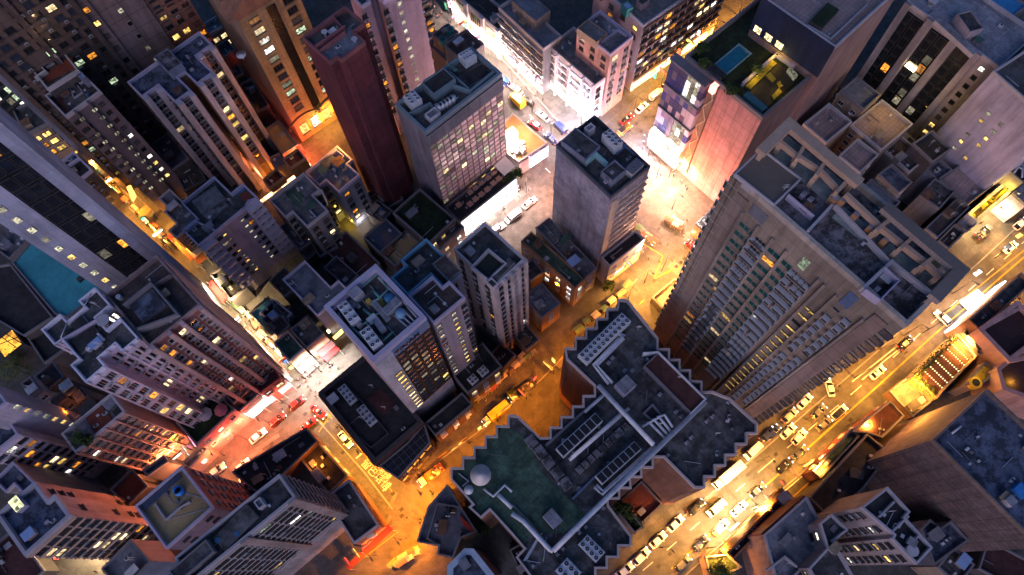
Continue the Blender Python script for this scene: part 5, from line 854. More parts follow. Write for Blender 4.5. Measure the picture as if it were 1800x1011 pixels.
# ================================================================== GROUND, ROADS, MARKINGS
paving = M('worn_paving', (.115,.108,.102), .9, .35, .15, tile=(1.6,1.6), tdark=.75, wear=.25)
asph = M('asphalt', (.095,.092,.09), .85, .4, .1, wear=.3)
big = 1500
structure('ground', MB().add([(-big,-big,0),(big,-big,0),(big,big,0),(-big,big,0)], [(0,1,2,3)]), paving)
kerb = MB(); KZ = [0.004]
def road(pts):
    p = ccw(PP('0', pts)); mb = MB(); z = KZ[0]; KZ[0] += .004
    mb.add([(v.x, v.y, z) for v in p], [tuple(range(len(p)))]); structure('road', mb, asph)
def kerbline(pts):
    p = PP('0', pts)
    for a, c in zip(p, p[1:]):
        e = c-a; L = e.length; e.normalize(); q = (a+c)/2; kerb.box((q.x, q.y, 0), L, .3, .13, e=e)
L1 = [(1040,1040),(1130,968),(1235,880),(1345,788),(1440,706),(1560,602),(1640,530),(1720,462),(1800,388),(1880,310)]
R1 = [(1900,430),(1800,505),(1720,575),(1640,640),(1560,704),(1500,760),(1440,806),(1360,872),(1290,937),(1215,1002),(1170,1045)]
road(L1+R1); kerbline(L1); kerbline(R1)
road([(735,838),(850,752),(940,678),(1000,618),(1060,560),(1125,488),(1148,440),(1250,450),(1180,545),(1100,610),(1000,700),(880,795),(790,880)]); kerbline([(745,830),(850,752),(940,678),(1000,618),(1060,560),(1120,490)])
road([(1060,225),(1100,190),(1200,90),(1340,-40),(1380,0),(1250,130),(1165,215),(1120,260)]); road([(1125,380),(1240,470),(1200,500),(1100,420)])
road([(720,-40),(890,120),(1010,250),(975,300),(860,175),(690,-10)]); kerbline([(745,-30),(890,112),(1005,240)])
road([(800,425),(880,352),(990,262),(1030,300),(900,400),(840,450)])
road([(150,262),(280,392),(420,525),(545,665),(565,640),(470,530),(330,392),(190,250)])
road([(130,1010),(330,838),(540,700),(660,610),(640,595),(480,690),(300,815),(90,985)]); road([(330,870),(480,765),(560,705),(535,680),(420,760),(315,845)])
road([(545,700),(610,690),(770,850),(735,905),(680,890)]); kerbline([(610,700),(700,800),(745,838)]); kerbline([(560,740),(640,830),(690,895)])
road([(520,1040),(690,925),(700,890),(790,855),(830,850),(740,960),(760,1050)]); road([(455,345),(560,262),(575,280),(470,365)])
structure('kerb', kerb, M('kerb_stone', (.22,.21,.2), .85, .2, .5))
YEL = M('yellow_road_paint', (.4,.25,.03), .7, .3, 1, wear=.2); WHT = M('white_road_paint', (.55,.53,.5), .7, .3, 1, wear=.2)
def mark(pts, wd, mat, dash=0, z=.06):
    p = PP('0', pts); mb = MB()
    for a, c in zip(p, p[1:]):
        e = c-a; L = e.length; e.normalize(); n = Vector((-e.y, e.x))*wd/2; t = 0
        while t < L:
            t1 = min(L, t+dash) if dash else L; q0, q1 = a+e*t, a+e*t1
            mb.add([(*(q0-n), z), (*(q1-n), z), (*(q1+n), z), (*(q0+n), z)], [(0,1,2,3)]); t = t1+(dash*1.4 if dash else .01)
    structure('road_marking', mb, mat)
mark([(1180,1000),(1350,850),(1530,690),(1640,590),(1800,452)], .38, YEL); mark([(1240,1003),(1400,868),(1560,722)], .3, YEL, 0, .064)
mark([(1130,1003),(1345,820),(1500,690),(1800,425)], .22, WHT, 3.0); mark([(1300,930),(1440,812),(1540,722)], .2, WHT, 0, .068)
mark([(1498,671),(1545,634),(1590,598)], .3, WHT, 0, .06); mark([(1515,668),(1560,630),(1600,600)], .3, WHT, 0, .07)
mark([(900,240),(1000,335)], .25, WHT, 2); mark([(880,145),(985,262)], .25, WHT, 2, .064); mark([(560,690),(690,865)], .2, YEL); mark([(612,705),(700,805),(745,850)], .2, YEL, 0, .064); mark([(1125,425),(1165,450),(1150,490),(1190,470)], .3, YEL); mark([(640,980),(700,935)], .25, YEL); mark([(560,760),(600,700),(575,735)], .3, YEL, 0, .07)
mark([(626,806),(640,794)], .35, WHT); mark([(673,863),(688,850)], .35, WHT); mark([(1650,560),(1800,440)], .3, YEL, 0, .07); mark([(1055,600),(1140,520)], .25, YEL, 2)
for k in range(5): mark([(560+k*7,738-k*6),(570+k*7,748-k*6)], .3, YEL, 0, .075+.002*k)
mark([(770,805),(860,740),(950,668),(1015,600)], .2, YEL, 2.5)
rg = random.Random(21); pm = M('fresh_asphalt_patch', (.06,.058,.058), .85, .3, .3); pm2 = M('pale_asphalt_patch', (.125,.12,.115), .85, .3, .3)
for c, pts, n in (('0',L1,7),('0',R1,7),('0',[(770,820),(950,680),(1050,590),(1140,480)],8),('0',[(570,720),(690,860),(640,980)],6),('0',[(340,850),(540,720)],5),('0',[(1180,300),(1140,420),(1200,470)],5),('0',[(760,20),(980,270)],4),('0',[(840,420),(960,320)],3)):
    q = PP(c, pts)
    for k in range(n):
        i = rg.randrange(len(q)-1); t_ = rg.random(); a = q[i]+(q[i+1]-q[i])*t_; e = (q[i+1]-q[i]).normalized(); nn = Vector((-e.y, e.x)); a = a+nn*rg.uniform(-2.5, 2.5); L = rg.uniform(2, 7); wd_ = rg.uniform(.7, 2.4); z = .045+.0006*k
        mb = MB(); cs = [a-e*L/2-nn*wd_/2, a+e*L/2-nn*wd_/2, a+e*L/2+nn*wd_/2, a-e*L/2+nn*wd_/2]; mb.add([(v.x, v.y, z) for v in cs], [(0,1,2,3)]); structure('road', mb, rg.choice([pm, pm, pm2]))
mhm = MB().box((0,0,0), 1.0, .8, .02).mesh('manhole_cover', [M('cast_iron', (.02,.019,.018), .6, .3, 3)])
for i, (c, x, y) in enumerate((('b8',370,425),('b8',372,490),('b8',285,270),('c5',890,540),('c5',840,590),('c5',785,640),('c5',565,160),('c5',505,820),('b5',985,35),('b5',1062,30),('b5',890,100),('b5',937,175),('b5',1132,78),('c6',465,485),('c6',565,475),('c6',30,835),('a8',880,945),('33',765,965),('33',825,900),('33',600,970),('34',430,200),('34',40,380),('24',740,640),('31',1420,325),('32',455,370))):
    q = P(c, x, y); o = bpy.data.objects.new('manhole_cover', mhm); o.location = (q.x, q.y, .07); o.rotation_euler = (0,0,R(42)); C.objects.link(o); tag(o, 'dark iron manhole cover let into the lit road surface', 'manhole cover', 'manhole covers in the roads')
# lettering painted on the side street
def roadtext(body, c, o, x1, y1, size):
    a = P(c, *o); e = (P(c, x1, y1)-a).normalized(); n = Vector((-e.y, e.x))
    ob = text_mesh('road_lettering', body, size, .004, WHT); C.objects.link(ob); ob['kind'] = 'structure'
    ob.matrix_world = Matrix(((e.x, n.x, 0, a.x), (e.y, n.y, 0, a.y), (0, 0, 1, .075), (0, 0, 0, 1)))
roadtext('留巴塔信', '0', (634,815), 678, 862, 2.35); roadtext('務場擇', '0', (650,812), 690, 853, 2.2)
# ================================================================== CARS AND TRUCKS
BLK = M('black_tyre', (.012,.012,.012), .9, 0); CGL = M('car_glass', (.01,.012,.015), .06, 0, spec=.7); HL = EM('headlamp_glow', (1,.92,.75), 9, False, 0); TL = EM('tail_lamp_glow', (1,.04,.02), 4, False, 0); PLT = M('car_trim', (.06,.06,.06), .5, 0); ALLOY = M('alloy_rim', (.45,.45,.45), .35, 0, metal=.7)
PAINT = {k: M(k+'_car_paint', c, .28, .04, 2, spec=.6) for k, c in {'white': (.72,.72,.7), 'black': (.012,.012,.014), 'red': (.5,.015,.012), 'silver': (.34,.34,.36), 'navy': (.02,.03,.1), 'grey': (.09,.09,.095), 'blue': (.02,.08,.42), 'yellow': (.62,.4,.02), 'orange': (.55,.2,.03), 'cream': (.5,.42,.3), 'darkred': (.16,.012,.012)}.items()}
CARM = {}
def loft(secs, k=10, pw=3.2):   # rounded cross sections along x: (x, half width, z0, z1)
    mb = MB(); vs = []
    for x, hw, z0, z1 in secs:
        for i in range(k*2):
            a = 2*math.pi*(i+.5)/(k*2); c_, s_ = math.cos(a), math.sin(a)
            vs.append((x, hw*math.copysign(abs(c_)**(2/pw), c_), (z0+z1)/2+(z1-z0)/2*math.copysign(abs(s_)**(2/pw), s_)))
    n = 2*k; fs = [(i*n+j, i*n+(j+1) % n, (i+1)*n+(j+1) % n, (i+1)*n+j) for i in range(len(secs)-1) for j in range(n)]
    fs += [tuple(range(n)), tuple(range((len(secs)-1)*n, len(secs)*n))[::-1]]; fs = [f[::-1] for f in fs]
    return mb.add(vs, fs)
def cmesh(key, fn, mats, smooth=True):
    if key not in CARM: CARM[key] = fn().mesh(key.split('|')[0], mats, smooth=smooth)
    return CARM[key]
def child(name, me, par, loc=(0,0,0), rot=None):
    o = bpy.data.objects.new(name, me); C.objects.link(o); o.parent = par; o.location = loc
    if rot: o.rotation_euler = rot
    return o
def wheelset(par, xs, y, r, wd=.22):
    for x in xs:
        for s_ in (-1, 1):
            wo = child('wheel', cmesh('wheel|%.2f' % r, lambda: MB().tube([(0,-wd/2,0),(0,wd/2,0)], r, 14), [BLK]), par, (x, s_*y, r))
            child('rim', cmesh('rim|%.2f' % r, lambda: MB().tube([(0,-wd/2-.02,0),(0,wd/2+.02,0)], r*.55, 10), [ALLOY]), wo)
def lamps(par, xf, xr, y, z):
    for s_ in (-1, 1):
        child('headlight', cmesh('headlight', lambda: MB().box((0,0,-.09), .12, .36, .18), [HL], False), par, (xf, s_*y, z)); child('taillight', cmesh('taillight', lambda: MB().box((0,0,-.09), .1, .32, .18), [TL], False), par, (xr, s_*y, z))
def vehicle(kind, col, c, rear, front, label, cat, L=None, group=None, roof=None):
    a, d = P(c, *rear), P(c, *front); e = d-a; ang = math.atan2(e.y, e.x); mid = (a+d)/2
    nm = {'sedan': 'parked_car', 'taxi': 'taxi', 'van': 'van', 'suv': 'parked_car', 'truck': 'box_truck', 'flatbed': 'flatbed_truck'}[kind]
    o = empty(nm, (mid.x, mid.y, .06), label, cat, group); o.rotation_euler = (0, 0, ang); p = PAINT[col]; rp = PAINT[roof or col]
    if kind in ('sedan', 'taxi', 'suv'):
        hi = kind == 'suv'; zt = 1.7 if hi else 1.45; w_ = .93 if hi else .89; xr = -2.1 if hi else -1.75
        child('body', cmesh('body|%s%s' % (kind, col), lambda: loft([(-2.32,.62,.42,.80),(-2.2,.82,.3,.95),(-1.5,w_,.25,1.0),(0,w_,.25,.98),(1.2,w_,.25,.95),(1.9,.84,.28,.86),(2.28,.66,.36,.70)]), [p]), o)
        child('cabin_glass', cmesh('cabin_glass|%s' % kind, lambda: loft([(xr-.15,.66,.8,1.02),(xr+.45,.72,.8,zt-.06),(-.2,.74,.8,zt-.03),(.45,.72,.8,zt-.08),(1.15,.68,.8,1.0)]), [CGL]), o)
        child('roof_panel', cmesh('roof_panel|%s%s' % (kind, roof or col), lambda: loft([(xr+.5,.60,zt-.1,zt-.02),(xr+.65,.68,zt-.1,zt+.02),(-.2,.70,zt-.1,zt+.03),(.35,.66,zt-.1,zt-.01)], 8), [rp]), o)
        if kind == 'taxi': child('roof_sign', cmesh('roof_sign', lambda: MB().box((0,0,0), .22, .6, .18), [EM('taxi_sign_glow', (1,.85,.5), 4, False, 0)], False), o, (-.1, 0, zt))
        wheelset(o, (-1.4, 1.42), w_-.1, .33); lamps(o, 2.22, -2.27, .6, .68)
        for s_ in (-1, 1): child('wing_mirror', cmesh('wing_mirror|'+col, lambda: MB().box((0,0,0), .15, .25, .15), [p], False), o, (.75, s_*(w_+.1), .95))
    elif kind == 'van':
        child('body', cmesh('body|van'+col, lambda: loft([(-2.45,.86,.35,1.9),(-2.35,.92,.3,2.05),(0,.94,.3,2.1),(1.35,.92,.3,2.0),(1.75,.9,.3,1.35),(2.4,.82,.35,.95),(2.5,.7,.4,.8)], 10, 5), [p]), o)
        child('windscreen', cmesh('windscreen|van', lambda: loft([(1.28,.80,1.25,2.0),(1.5,.82,1.15,1.86),(1.8,.82,1.05,1.42),(1.95,.8,1.0,1.2)], 8, 5), [CGL]), o)
        child('roof_panel', cmesh('roof_panel|van'+(roof or col), lambda: loft([(-2.2,.76,2.0,2.08),(-2.1,.82,2.0,2.12),(1.0,.82,2.0,2.12),(1.2,.74,1.96,2.06)], 8, 5), [rp]), o)
        for s_ in (-1, 1): child('side_window', cmesh('side_window|van', lambda: MB().box((0,0,0), 3.0, .05, .5), [CGL], False), o, (-.5, s_*.93, 1.3))
        wheelset(o, (-1.5, 1.6), .82, .35); lamps(o, 2.42, -2.46, .66, .8)
    else:
        Lb = L or 6.5; xc = Lb/2
        child('cab', cmesh('cab|%s%.1f' % (col, Lb), lambda: loft([(xc-1.7,.98,.5,2.2),(xc-1.6,1.0,.45,2.3),(xc-.5,1.0,.45,2.3),(xc-.12,.98,.45,1.5),(xc,.9,.5,1.0)], 10, 6), [p]), o)
        child('windscreen', cmesh('windscreen|truck%.1f' % Lb, lambda: loft([(xc-.62,.86,1.3,2.24),(xc-.35,.88,1.25,1.98),(xc-.06,.86,1.2,1.45)], 8, 6), [CGL]), o)
        child('chassis', cmesh('chassis|%.1f' % Lb, lambda: MB().box((-.2,0,.45), Lb-.6, .9, .3), [PLT], False), o)
        bl = Lb-1.95
        if kind == 'truck': 
            child('cargo_box', cmesh('cargo_box|%s%.1f' % (roof or col, Lb), lambda: MB().box((-Lb/2+bl/2,0,.78), bl, 2.2, 2.3), [rp], False), o)
        else:
            def bed():
                m_ = MB().box((-Lb/2+bl/2,0,.78), bl, 2.2, .15); z = .93
                for s_ in (-1, 1): m_.box((-Lb/2+bl/2, s_*1.08, z), bl, .06, .5)
                m_.box((-Lb/2+.03,0,z), .06, 2.1, .5); m_.box((-Lb/2+bl-.03,0,z), .06, 2.1, .9); return m_
            child('flat_bed', cmesh('flat_bed|%s%.1f' % (roof or col, Lb), bed, [rp], False), o)
            rg = random.Random(int(mid.x*7)); ld = MB()
            for i in range(12): ld.box((-Lb/2+rg.uniform(.5,bl-.5), rg.uniform(-.7,.7), .94), rg.uniform(.5,1.1), rg.uniform(.4,.9), rg.uniform(.3,1.1), rg.randint(0,2), e=Vector((math.cos(i), math.sin(i))))
            child('load', ld.mesh('load', [M('cardboard', (.3,.2,.12), .9, .2, 1), M('pale_sheet', (.5,.5,.52), .8, .2, 1), M('dark_sack', (.06,.05,.05), .9, .2, 1)]), o)
        wheelset(o, (-Lb/2+1.1, xc-1.1), .9, .42, .28); lamps(o, xc-.02, -Lb/2, .75, .8)
    return o
ROADG = 'the golden road at right'
V = vehicle
for a in (('sedan','white','33',(812,782),(893,702),'white car at the head of the kerbside line below the court notch'),
  ('sedan','white','33',(722,865),(800,790),'white saloon second in the kerbside line below the hedge'),
  ('suv','white','33',(632,955),(716,872),'large white saloon with dark roof windows third in the kerbside line'),
  ('sedan','white','33',(555,1012),(622,960),'white car last in the kerbside line at the bottom edge'),
  ('suv','black','33',(918,697),(1003,620),'black car just below the long white lorry'),
  ('sedan','white','33',(1140,702),(1222,627),'white car parked under the street lamp glare beside the dark silver car'),
  ('suv','white','33',(1048,800),(1125,722),'white car with two dark sunroofs near the white barrier post'),
  ('suv','navy','33',(940,888),(1025,806),'dark blue people carrier in the outer lane near the barrier post'),
  ('suv','grey','33',(855,982),(922,920),'dark grey car lowest in the outer lane'),
  ('sedan','grey','33',(1235,605),(1318,533),'dark silver car in the blazing kerb light'),
  ('sedan','navy','33',(1302,306),(1362,252),'navy car beside the saw toothed corner'),
  ('sedan','white','34',(328,78),(305,-10),'white car pulling out across the road by the beige tower corner'),
  ('sedan','white','34',(153,142),(220,70),'white car leading the inner lane beside the beige tower'),
  ('suv','silver','34',(66,217),(150,142),'silver grey car with glassy roof behind the leading white car'),
  ('sedan','grey','34',(222,198),(298,122),'brownish dark car alone in the middle lane'),
  ('suv','white','34',(328,197),(407,128),'white car with black roof near the hatched verge', None, None, 'black'),
  ('sedan','grey','34',(245,262),(328,188),'dark car behind the white black roofed car'),
  ('sedan','white','34',(58,302),(142,222),'white hatchback in the middle of the four abreast group'),
  ('suv','white','34',(118,332),(196,250),'white car with two dark roof windows in the outer lane'),
  ('sedan','navy','34',(-6,305),(52,235),'dark blue car by the frame edge of the four abreast group'),
  ('suv','black','34',(36,482),(122,405),'black car parked at the outer kerb under bright lamps'),
  ('sedan','grey','34',(122,405),(196,342),'dark saloon parked ahead of the black car'),
  ('sedan','white','24',(530,985),(602,925),'white car alone on the yellow striped stretch'),
  ('suv','black','24',(680,832),(748,770),'black car with glaring lamps approaching the beige tower corner'),
  ('suv','white','24',(938,702),(872,640),'white and black car turning beside the lit canopy', None, None, 'white'),
  ('sedan','white','24',(1222,335),(1295,272),'white saloon far up the golden road near the plaza'),
  ('suv','white','24',(1278,208),(1345,152),'white people carrier furthest up the golden road'),
  ('taxi','white','32',(440,268),(502,342),'white taxi beside the road lettering street', None, None, 'white'),
  ('taxi','red','32',(296,128),(366,188),'bright red taxi crossing the red lit junction'),
  ('taxi','red','32',(252,242),(306,203),'red taxi half behind the dark corner roof'),
  ('suv','darkred','32',(185,140),(252,88),'dark red car near the crowd on the red street'),
  ('suv','darkred','32',(75,236),(158,168),'long dark red car in the middle of the red street'),
  ('taxi','white','32',(-16,312),(48,262),'white taxi on the red street just left of the dark corner roof'),
  ('sedan','white','31',(1228,484),(1312,408),'white car with black sunroof at the lower red street', None, None, 'white'),
  ('sedan','silver','31',(1110,486),(1168,446),'silver car by the white pavement on the red street'),
  ('sedan','white','31',(1272,522),(1335,476),'white car under the maroon tower'),
  ('taxi','white','13',(645,597),(706,545),'white taxi on the golden plaza road', None, None, 'white'),
  ('taxi','red','13',(566,657),(632,605),'red and black taxi at the plaza stand', None, None, 'black'),
  ('suv','white','13',(786,468),(828,426),'white car half hidden by the panelled shopping centre'),
  ('suv','black','13',(116,562),(52,512),'black car under the white tenement balconies', None, None, 'black'),
  ('sedan','silver','13',(192,642),(132,588),'silver white saloon on the upper road'),
  ('taxi','red','13',(158,688),(84,632),'red taxi with white roof on the upper road', None, None, 'white'),
  ('sedan','navy','13',(232,757),(174,702),'navy saloon nearest the slate tower roof'),
  ('sedan','cream','13',(52,502),(-6,452),'beige car ahead of the yellow lorry'),
  ('suv','blue','z4',(880,690),(800,610),'bright blue car by the glass slab corner'),
  ('sedan','white','23',(58,98),(126,44),'white car on the peach lit street by the white sign wall'),
  ('suv','white','c4',(800,690),(905,620),'white car half under the light well tower roof')):
    v = V(a[0], a[1], a[2], a[3], a[4], a[5], 'taxi' if a[0] == 'taxi' else 'car', *(a[6:] if len(a) > 6 else ()))
V('truck','white','33',(1196,432),(1050,556),'long white box lorry on the kerb lane of the golden road','truck',8.5,roof='white')
V('van','white','33',(1300,322),(1208,408),'white van ahead of the long white lorry','van')
V('van','white','33',(1112,620),(1014,704),'white van with lilac cargo roof below the lorry','van',roof='silver')
V('van','white','13',(718,528),(786,478),'white minibus on the golden plaza road','van')
V('van','orange','13',(556,712),(618,660),'orange van beside the red and black taxi','van',roof='black')
V('truck','yellow','13',(60,572),(-4,508),'yellow topped lorry on the upper road','truck',5.6,roof='yellow')
V('van','navy','13',(282,708),(216,642),'navy van turning near the slate tower','van')
V('van','white','c4',(1105,465),(950,580),'white minibus on the peach lit street','van')
V('van','darkred','23',(968,328),(918,282),'dark maroon van parked near the plaza edge','van')
V('flatbed','white','32',(985,440),(848,545),'white cab lorry loaded with scrap at the Y junction','truck',6.8,roof='orange')
V('truck','white','c6',(590,585),(320,800),'lorry with large yellow cargo top on the amber street','truck',7.6,roof='yellow')
V('flatbed','white','c6',(890,330),(600,540),'open lorry with crates ahead of the yellow topped lorry','truck',7.6,roof='grey')
V('flatbed','grey','c8',(620,615),(790,475),'small dark flatbed parked on the plaza','truck',4.8,roof='grey')
# ================================================================== PLANT ON THE ROOFS
def chiller(c, pts, z, hgt, rows, cols, label, group=None, dark=False):
    q = ortho(PP(c, pts, z+hgt)); k = max(range(4), key=lambda i: (q[(i+1) % 4]-q[i]).length); q = q[k:]+q[:k]
    a, e = q[0], q[1]-q[0]; L = e.length; e.normalize(); n = q[3]-q[0]; Wd = n.length; n.normalize(); m_ = cen(q)
    o = empty('chiller', (m_.x, m_.y, z), label, 'chiller', group)
    part('casing', MB().prism(q, z, z+hgt-.25, bot=True), M('white_chiller_casing', (.5,.52,.57), .55, .15, 1), o)
    for i in range(4): p = q[i]*.97+m_*.03; part('leg', MB().box((p.x, p.y, z-.6), .25, .25, .6), PLT, o)
    r = min(L/cols, Wd/rows)*.40; fm = None
    for i in range(cols):
        for j in range(rows):
            p = a+e*(L*(i+.5)/cols)+n*(Wd*(j+.5)/rows)
            if fm is None:
                mb = MB()
                if not dark:
                    K = 18; vs = []
                    for rr, zz in ((r,-.25),(r,0),(r*.86,0),(r*.86,-.2)): vs += [(rr*math.cos(2*math.pi*t/K), rr*math.sin(2*math.pi*t/K), zz) for t in range(K)]
                    mb.add(vs, [(s_*K+t, s_*K+(t+1) % K, (s_+1)*K+(t+1) % K, (s_+1)*K+t) for s_ in range(3) for t in range(K)], 0)
                    mb.cyl((0,0), r*.87, -.24, -.2, K, 1); mb.cyl((0,0), r*.2, -.2, -.08, 10, 0)
                    for t in range(5):
                        a_ = t*1.2566; d_ = Vector((math.cos(a_), math.sin(a_))); m2 = d_*(r*.52); mb.box((m2.x, m2.y, -.17), r*.6, r*.28, .03, 2, e=d_)
                else:
                    mb.box((0,0,-.25), L/cols*.86, Wd*.86, .1, 1, e=e)
                    for t in range(5): mb.box((*(n*(Wd*(-.32+.16*t))), -.15), L/cols*.8, .05, .03, 2, e=e)
                fm = mb.mesh('fan', [M('white_chiller_casing', (.5,.52,.57), .55, .15, 1), M('fan_well_black', (.008,.008,.01), .8, 0), ACG])
            f = bpy.data.objects.new('fan', fm); f.location = (p.x, p.y, z+hgt); link(f, o)
    return o
chiller('12', [(765,500),(822,465),(866,510),(808,548)], 41.1, 2.6, 2, 3, 'six fan white chiller at the near corner of the teal rimmed plant roof')
chiller('12', [(1055,280),(1115,243),(1152,285),(1092,322)], 41.1, 2.6, 2, 4, 'white chiller at the far end of the teal rimmed plant roof')
chiller('13', [(468,693),(512,672),(588,738),(540,765)], 43.5, 3.2, 2, 4, 'eight fan white chiller on the slate tower roof')
chiller('22', [(415,602),(468,572),(545,662),(492,693)], 55.4, 2.2, 2, 3, 'white chiller nearest the far corner of the pale rimmed plant roof')
chiller('22', [(533,735),(588,705),(662,790),(607,826)], 55.4, 2.2, 2, 3, 'white chiller at the front corner of the pale rimmed plant roof')
chiller('32', [(420,38),(460,12),(530,90),(488,118)], 13.5, 1.2, 2, 4, 'fan unit at the upper end of the podium corner roof')
chiller('32', [(520,145),(560,118),(635,200),(593,232)], 13.5, 1.2, 2, 4, 'fan unit at the lower end of the podium corner roof')
chiller('22', [(1100,985),(1135,955),(1165,985),(1130,1012)], 12.6, 1.6, 2, 2, 'square four fan unit left of its twin beside the amber street')
chiller('22', [(1152,940),(1188,910),(1218,940),(1182,970)], 12.6, 1.6, 2, 2, 'square four fan unit right of its twin beside the amber street')
chiller('23', [(345,855),(575,635),(622,680),(395,905)], 35.6, 2.2, 2, 11, 'long white fan bank on the upper wing of the saw toothed block')
chiller('33', [(345,850),(395,800),(490,890),(440,945)], 35.6, 1.8, 2, 4, 'eight fan pale unit at the lower end of the saw toothed block')
chiller('33', [(222,985),(290,925),(365,995),(300,1070)], 35.6, 1.8, 2, 3, 'fan unit at the bottom edge of the saw toothed block')
chiller('33', [(232,350),(435,158),(472,205),(270,395)], 35.8, 2.2, 1, 7, 'black louvred unit row in the upper plant well', dark=True)
chiller('33', [(438,490),(640,310),(675,350),(475,540)], 35.8, 2.2, 1, 7, 'black louvred unit row in the lower plant well', dark=True)
def disc(c, x, y, z, r, hgt, label, mat, cat='dish'):
    q = P(c, x, y, z+hgt); o = empty('satellite_dish', (q.x, q.y, z), label, cat)
    part('dish', MB().tube([(q.x, q.y, z+hgt-.5), (q.x, q.y, z+hgt-.2), (q.x, q.y, z+hgt)], [r*.5, r*.85, r], 32), mat, o, True); part('stand', MB().cyl((q.x, q.y), r*.15, z, z+hgt-.45, 12), METAL, o)
disc('32', 1174, 488, 35.05, 2.0, 2.0, 'large round white dish on the green roof deck', M('white_dish_paint', (.68,.62,.6), .6, .15, .6, wear=.12)); disc('32', 1112, 565, 35.05, .9, 1.2, 'small oval dish beside the large round one', WHITEPIPE); disc('z2', 838, 360, 38, 1.2, 1.5, 'white dish on a pale ledge beside the fluted bay', WHITEPIPE)
# ================================================================== PARASOLS, TABLES, CANOPIES, AWNINGS, TREES
def parasol(c, x, y, z, r, mat, label):
    q = P(c, x, y, z+2.6); o = empty('parasol', (q.x, q.y, z), label, 'parasol'); part('pole', MB().cyl((q.x, q.y), .05, z, z+2.6, 8), METAL, o)
    k = 8; vs = [(q.x+r*math.cos(t*math.pi/4), q.y+r*math.sin(t*math.pi/4), z+2.1) for t in range(k)]+[(q.x, q.y, z+2.75)]; part('canopy', MB().add(vs+[(a, b_, c_-.05) for a, b_, c_ in vs], [(t, (t+1) % k, 8) for t in range(k)]+[((t+1) % k+9, t+9, 17) for t in range(k)]), mat, o)
parasol('31', 1066, 168, 11.1, 1.7, M('pale_parasol_cloth', (.42,.36,.4), .9, .1, 1), 'pale grey parasol on the dark terrace'); parasol('31', 1150, 146, 11.1, 1.6, M('rosy_parasol_cloth', (.5,.14,.17), .9, .1, 1), 'rosy red parasol on the dark terrace')
tt = MB().box((0,0,.7), 1.5, 1.5, .08).box((0,0,0), .15, .15, .7); tme = tt.mesh('tabletop', [M('peach_tablecloth', (.5,.28,.2), .9, .15, 1)]); chm = MB().box((0,0,.0), .45, .45, .45).box((0,.2,.45), .45, .05, .4).mesh('terrace_chair', [M('pale_chair', (.4,.36,.36), .7, .1, 1)])
n_ = 0
for i, (x, y) in enumerate(((800,25),(742,78),(865,90),(668,135),(805,140),(605,190),(738,208),(545,240),(672,262),(605,315),(545,370),(420,380))):
    q = P('c4', x, y, 8.6); o = bpy.data.objects.new('terrace_table', tme); o.location = (q.x, q.y, 7.9); o.rotation_euler = (0,0,R(42)); C.objects.link(o)
    tag(o, 'peach covered terrace table in two rows under the glass slab tower', 'table', 'terrace tables')
    for s_ in (1, -1):
        p = q+Vector((math.cos(R(42)), math.sin(R(42))))*1.3*s_; ch_ = bpy.data.objects.new('terrace_chair', chm); ch_.location = (p.x, p.y, 7.9); ch_.rotation_euler = (0,0,R(42-90*s_)); C.objects.link(ch_); tag(ch_, 'pale chair drawn up to a peach covered terrace table', 'chair', 'terrace chairs')
def canopy(name, label, c, pts, z, mat, cat, t=.25, sag=0, legs=True):
    q = ccw(PP(c, pts, z)); m_ = cen(q); o = empty(name, (m_.x, m_.y, 0 if z < 8 else z-2.6), label, cat); part('canopy', MB().prism(q, z-t, z, bot=True), mat, o)
    if legs:
        for p in q: p = p*.94+m_*.06; part('post', MB().cyl((p.x, p.y), .06, 0 if z < 8 else z-2.6, z-t, 6), METAL, o)
WC = M('white_canopy_cloth', (.75,.72,.7), .8, .1, 1)
canopy('white_canopy', 'square white canopy between the sandy deck and the table terrace', 'c3', [(62,660),(200,535),(328,665),(192,785)], 10.2, WC, 'canopy')
canopy('lit_canopy', 'glaring white glass canopy at the golden road side', 'a7', [(392,412),(660,240),(852,402),(745,455),(560,580)], 5, EM('white_canopy_glow', (1,.94,.9), 3.2, False, .3), 'canopy')
for i, (c, pts, z, m_, lb) in enumerate((('a8',[(240,922),(420,775),(475,885),(360,985)],5,'wl','left white panel of the glaring sign canopy on the red street'),('a8',[(415,780),(490,720),(590,795),(475,885)],5,'wl','middle white panel of the glaring sign canopy on the red street'),('a8',[(490,715),(560,660),(655,745),(590,795)],5,'red','red panel of the glaring sign canopy on the red street'),('a8',[(540,660),(640,580),(748,660),(650,745)],5,'wl','right white panel of the glaring sign canopy at the market corner'))):
    canopy('sign_canopy', lb, c, pts, z, EM('white_sign_glow', (1,.86,.8), 3.6, False, .6) if m_ == 'wl' else EM('red_sign_glow', (1,.03,.02), 2.2, False, 0), 'canopy')
RA = M('bright_red_awning', (.55,.015,.02), .8, .15, .8)
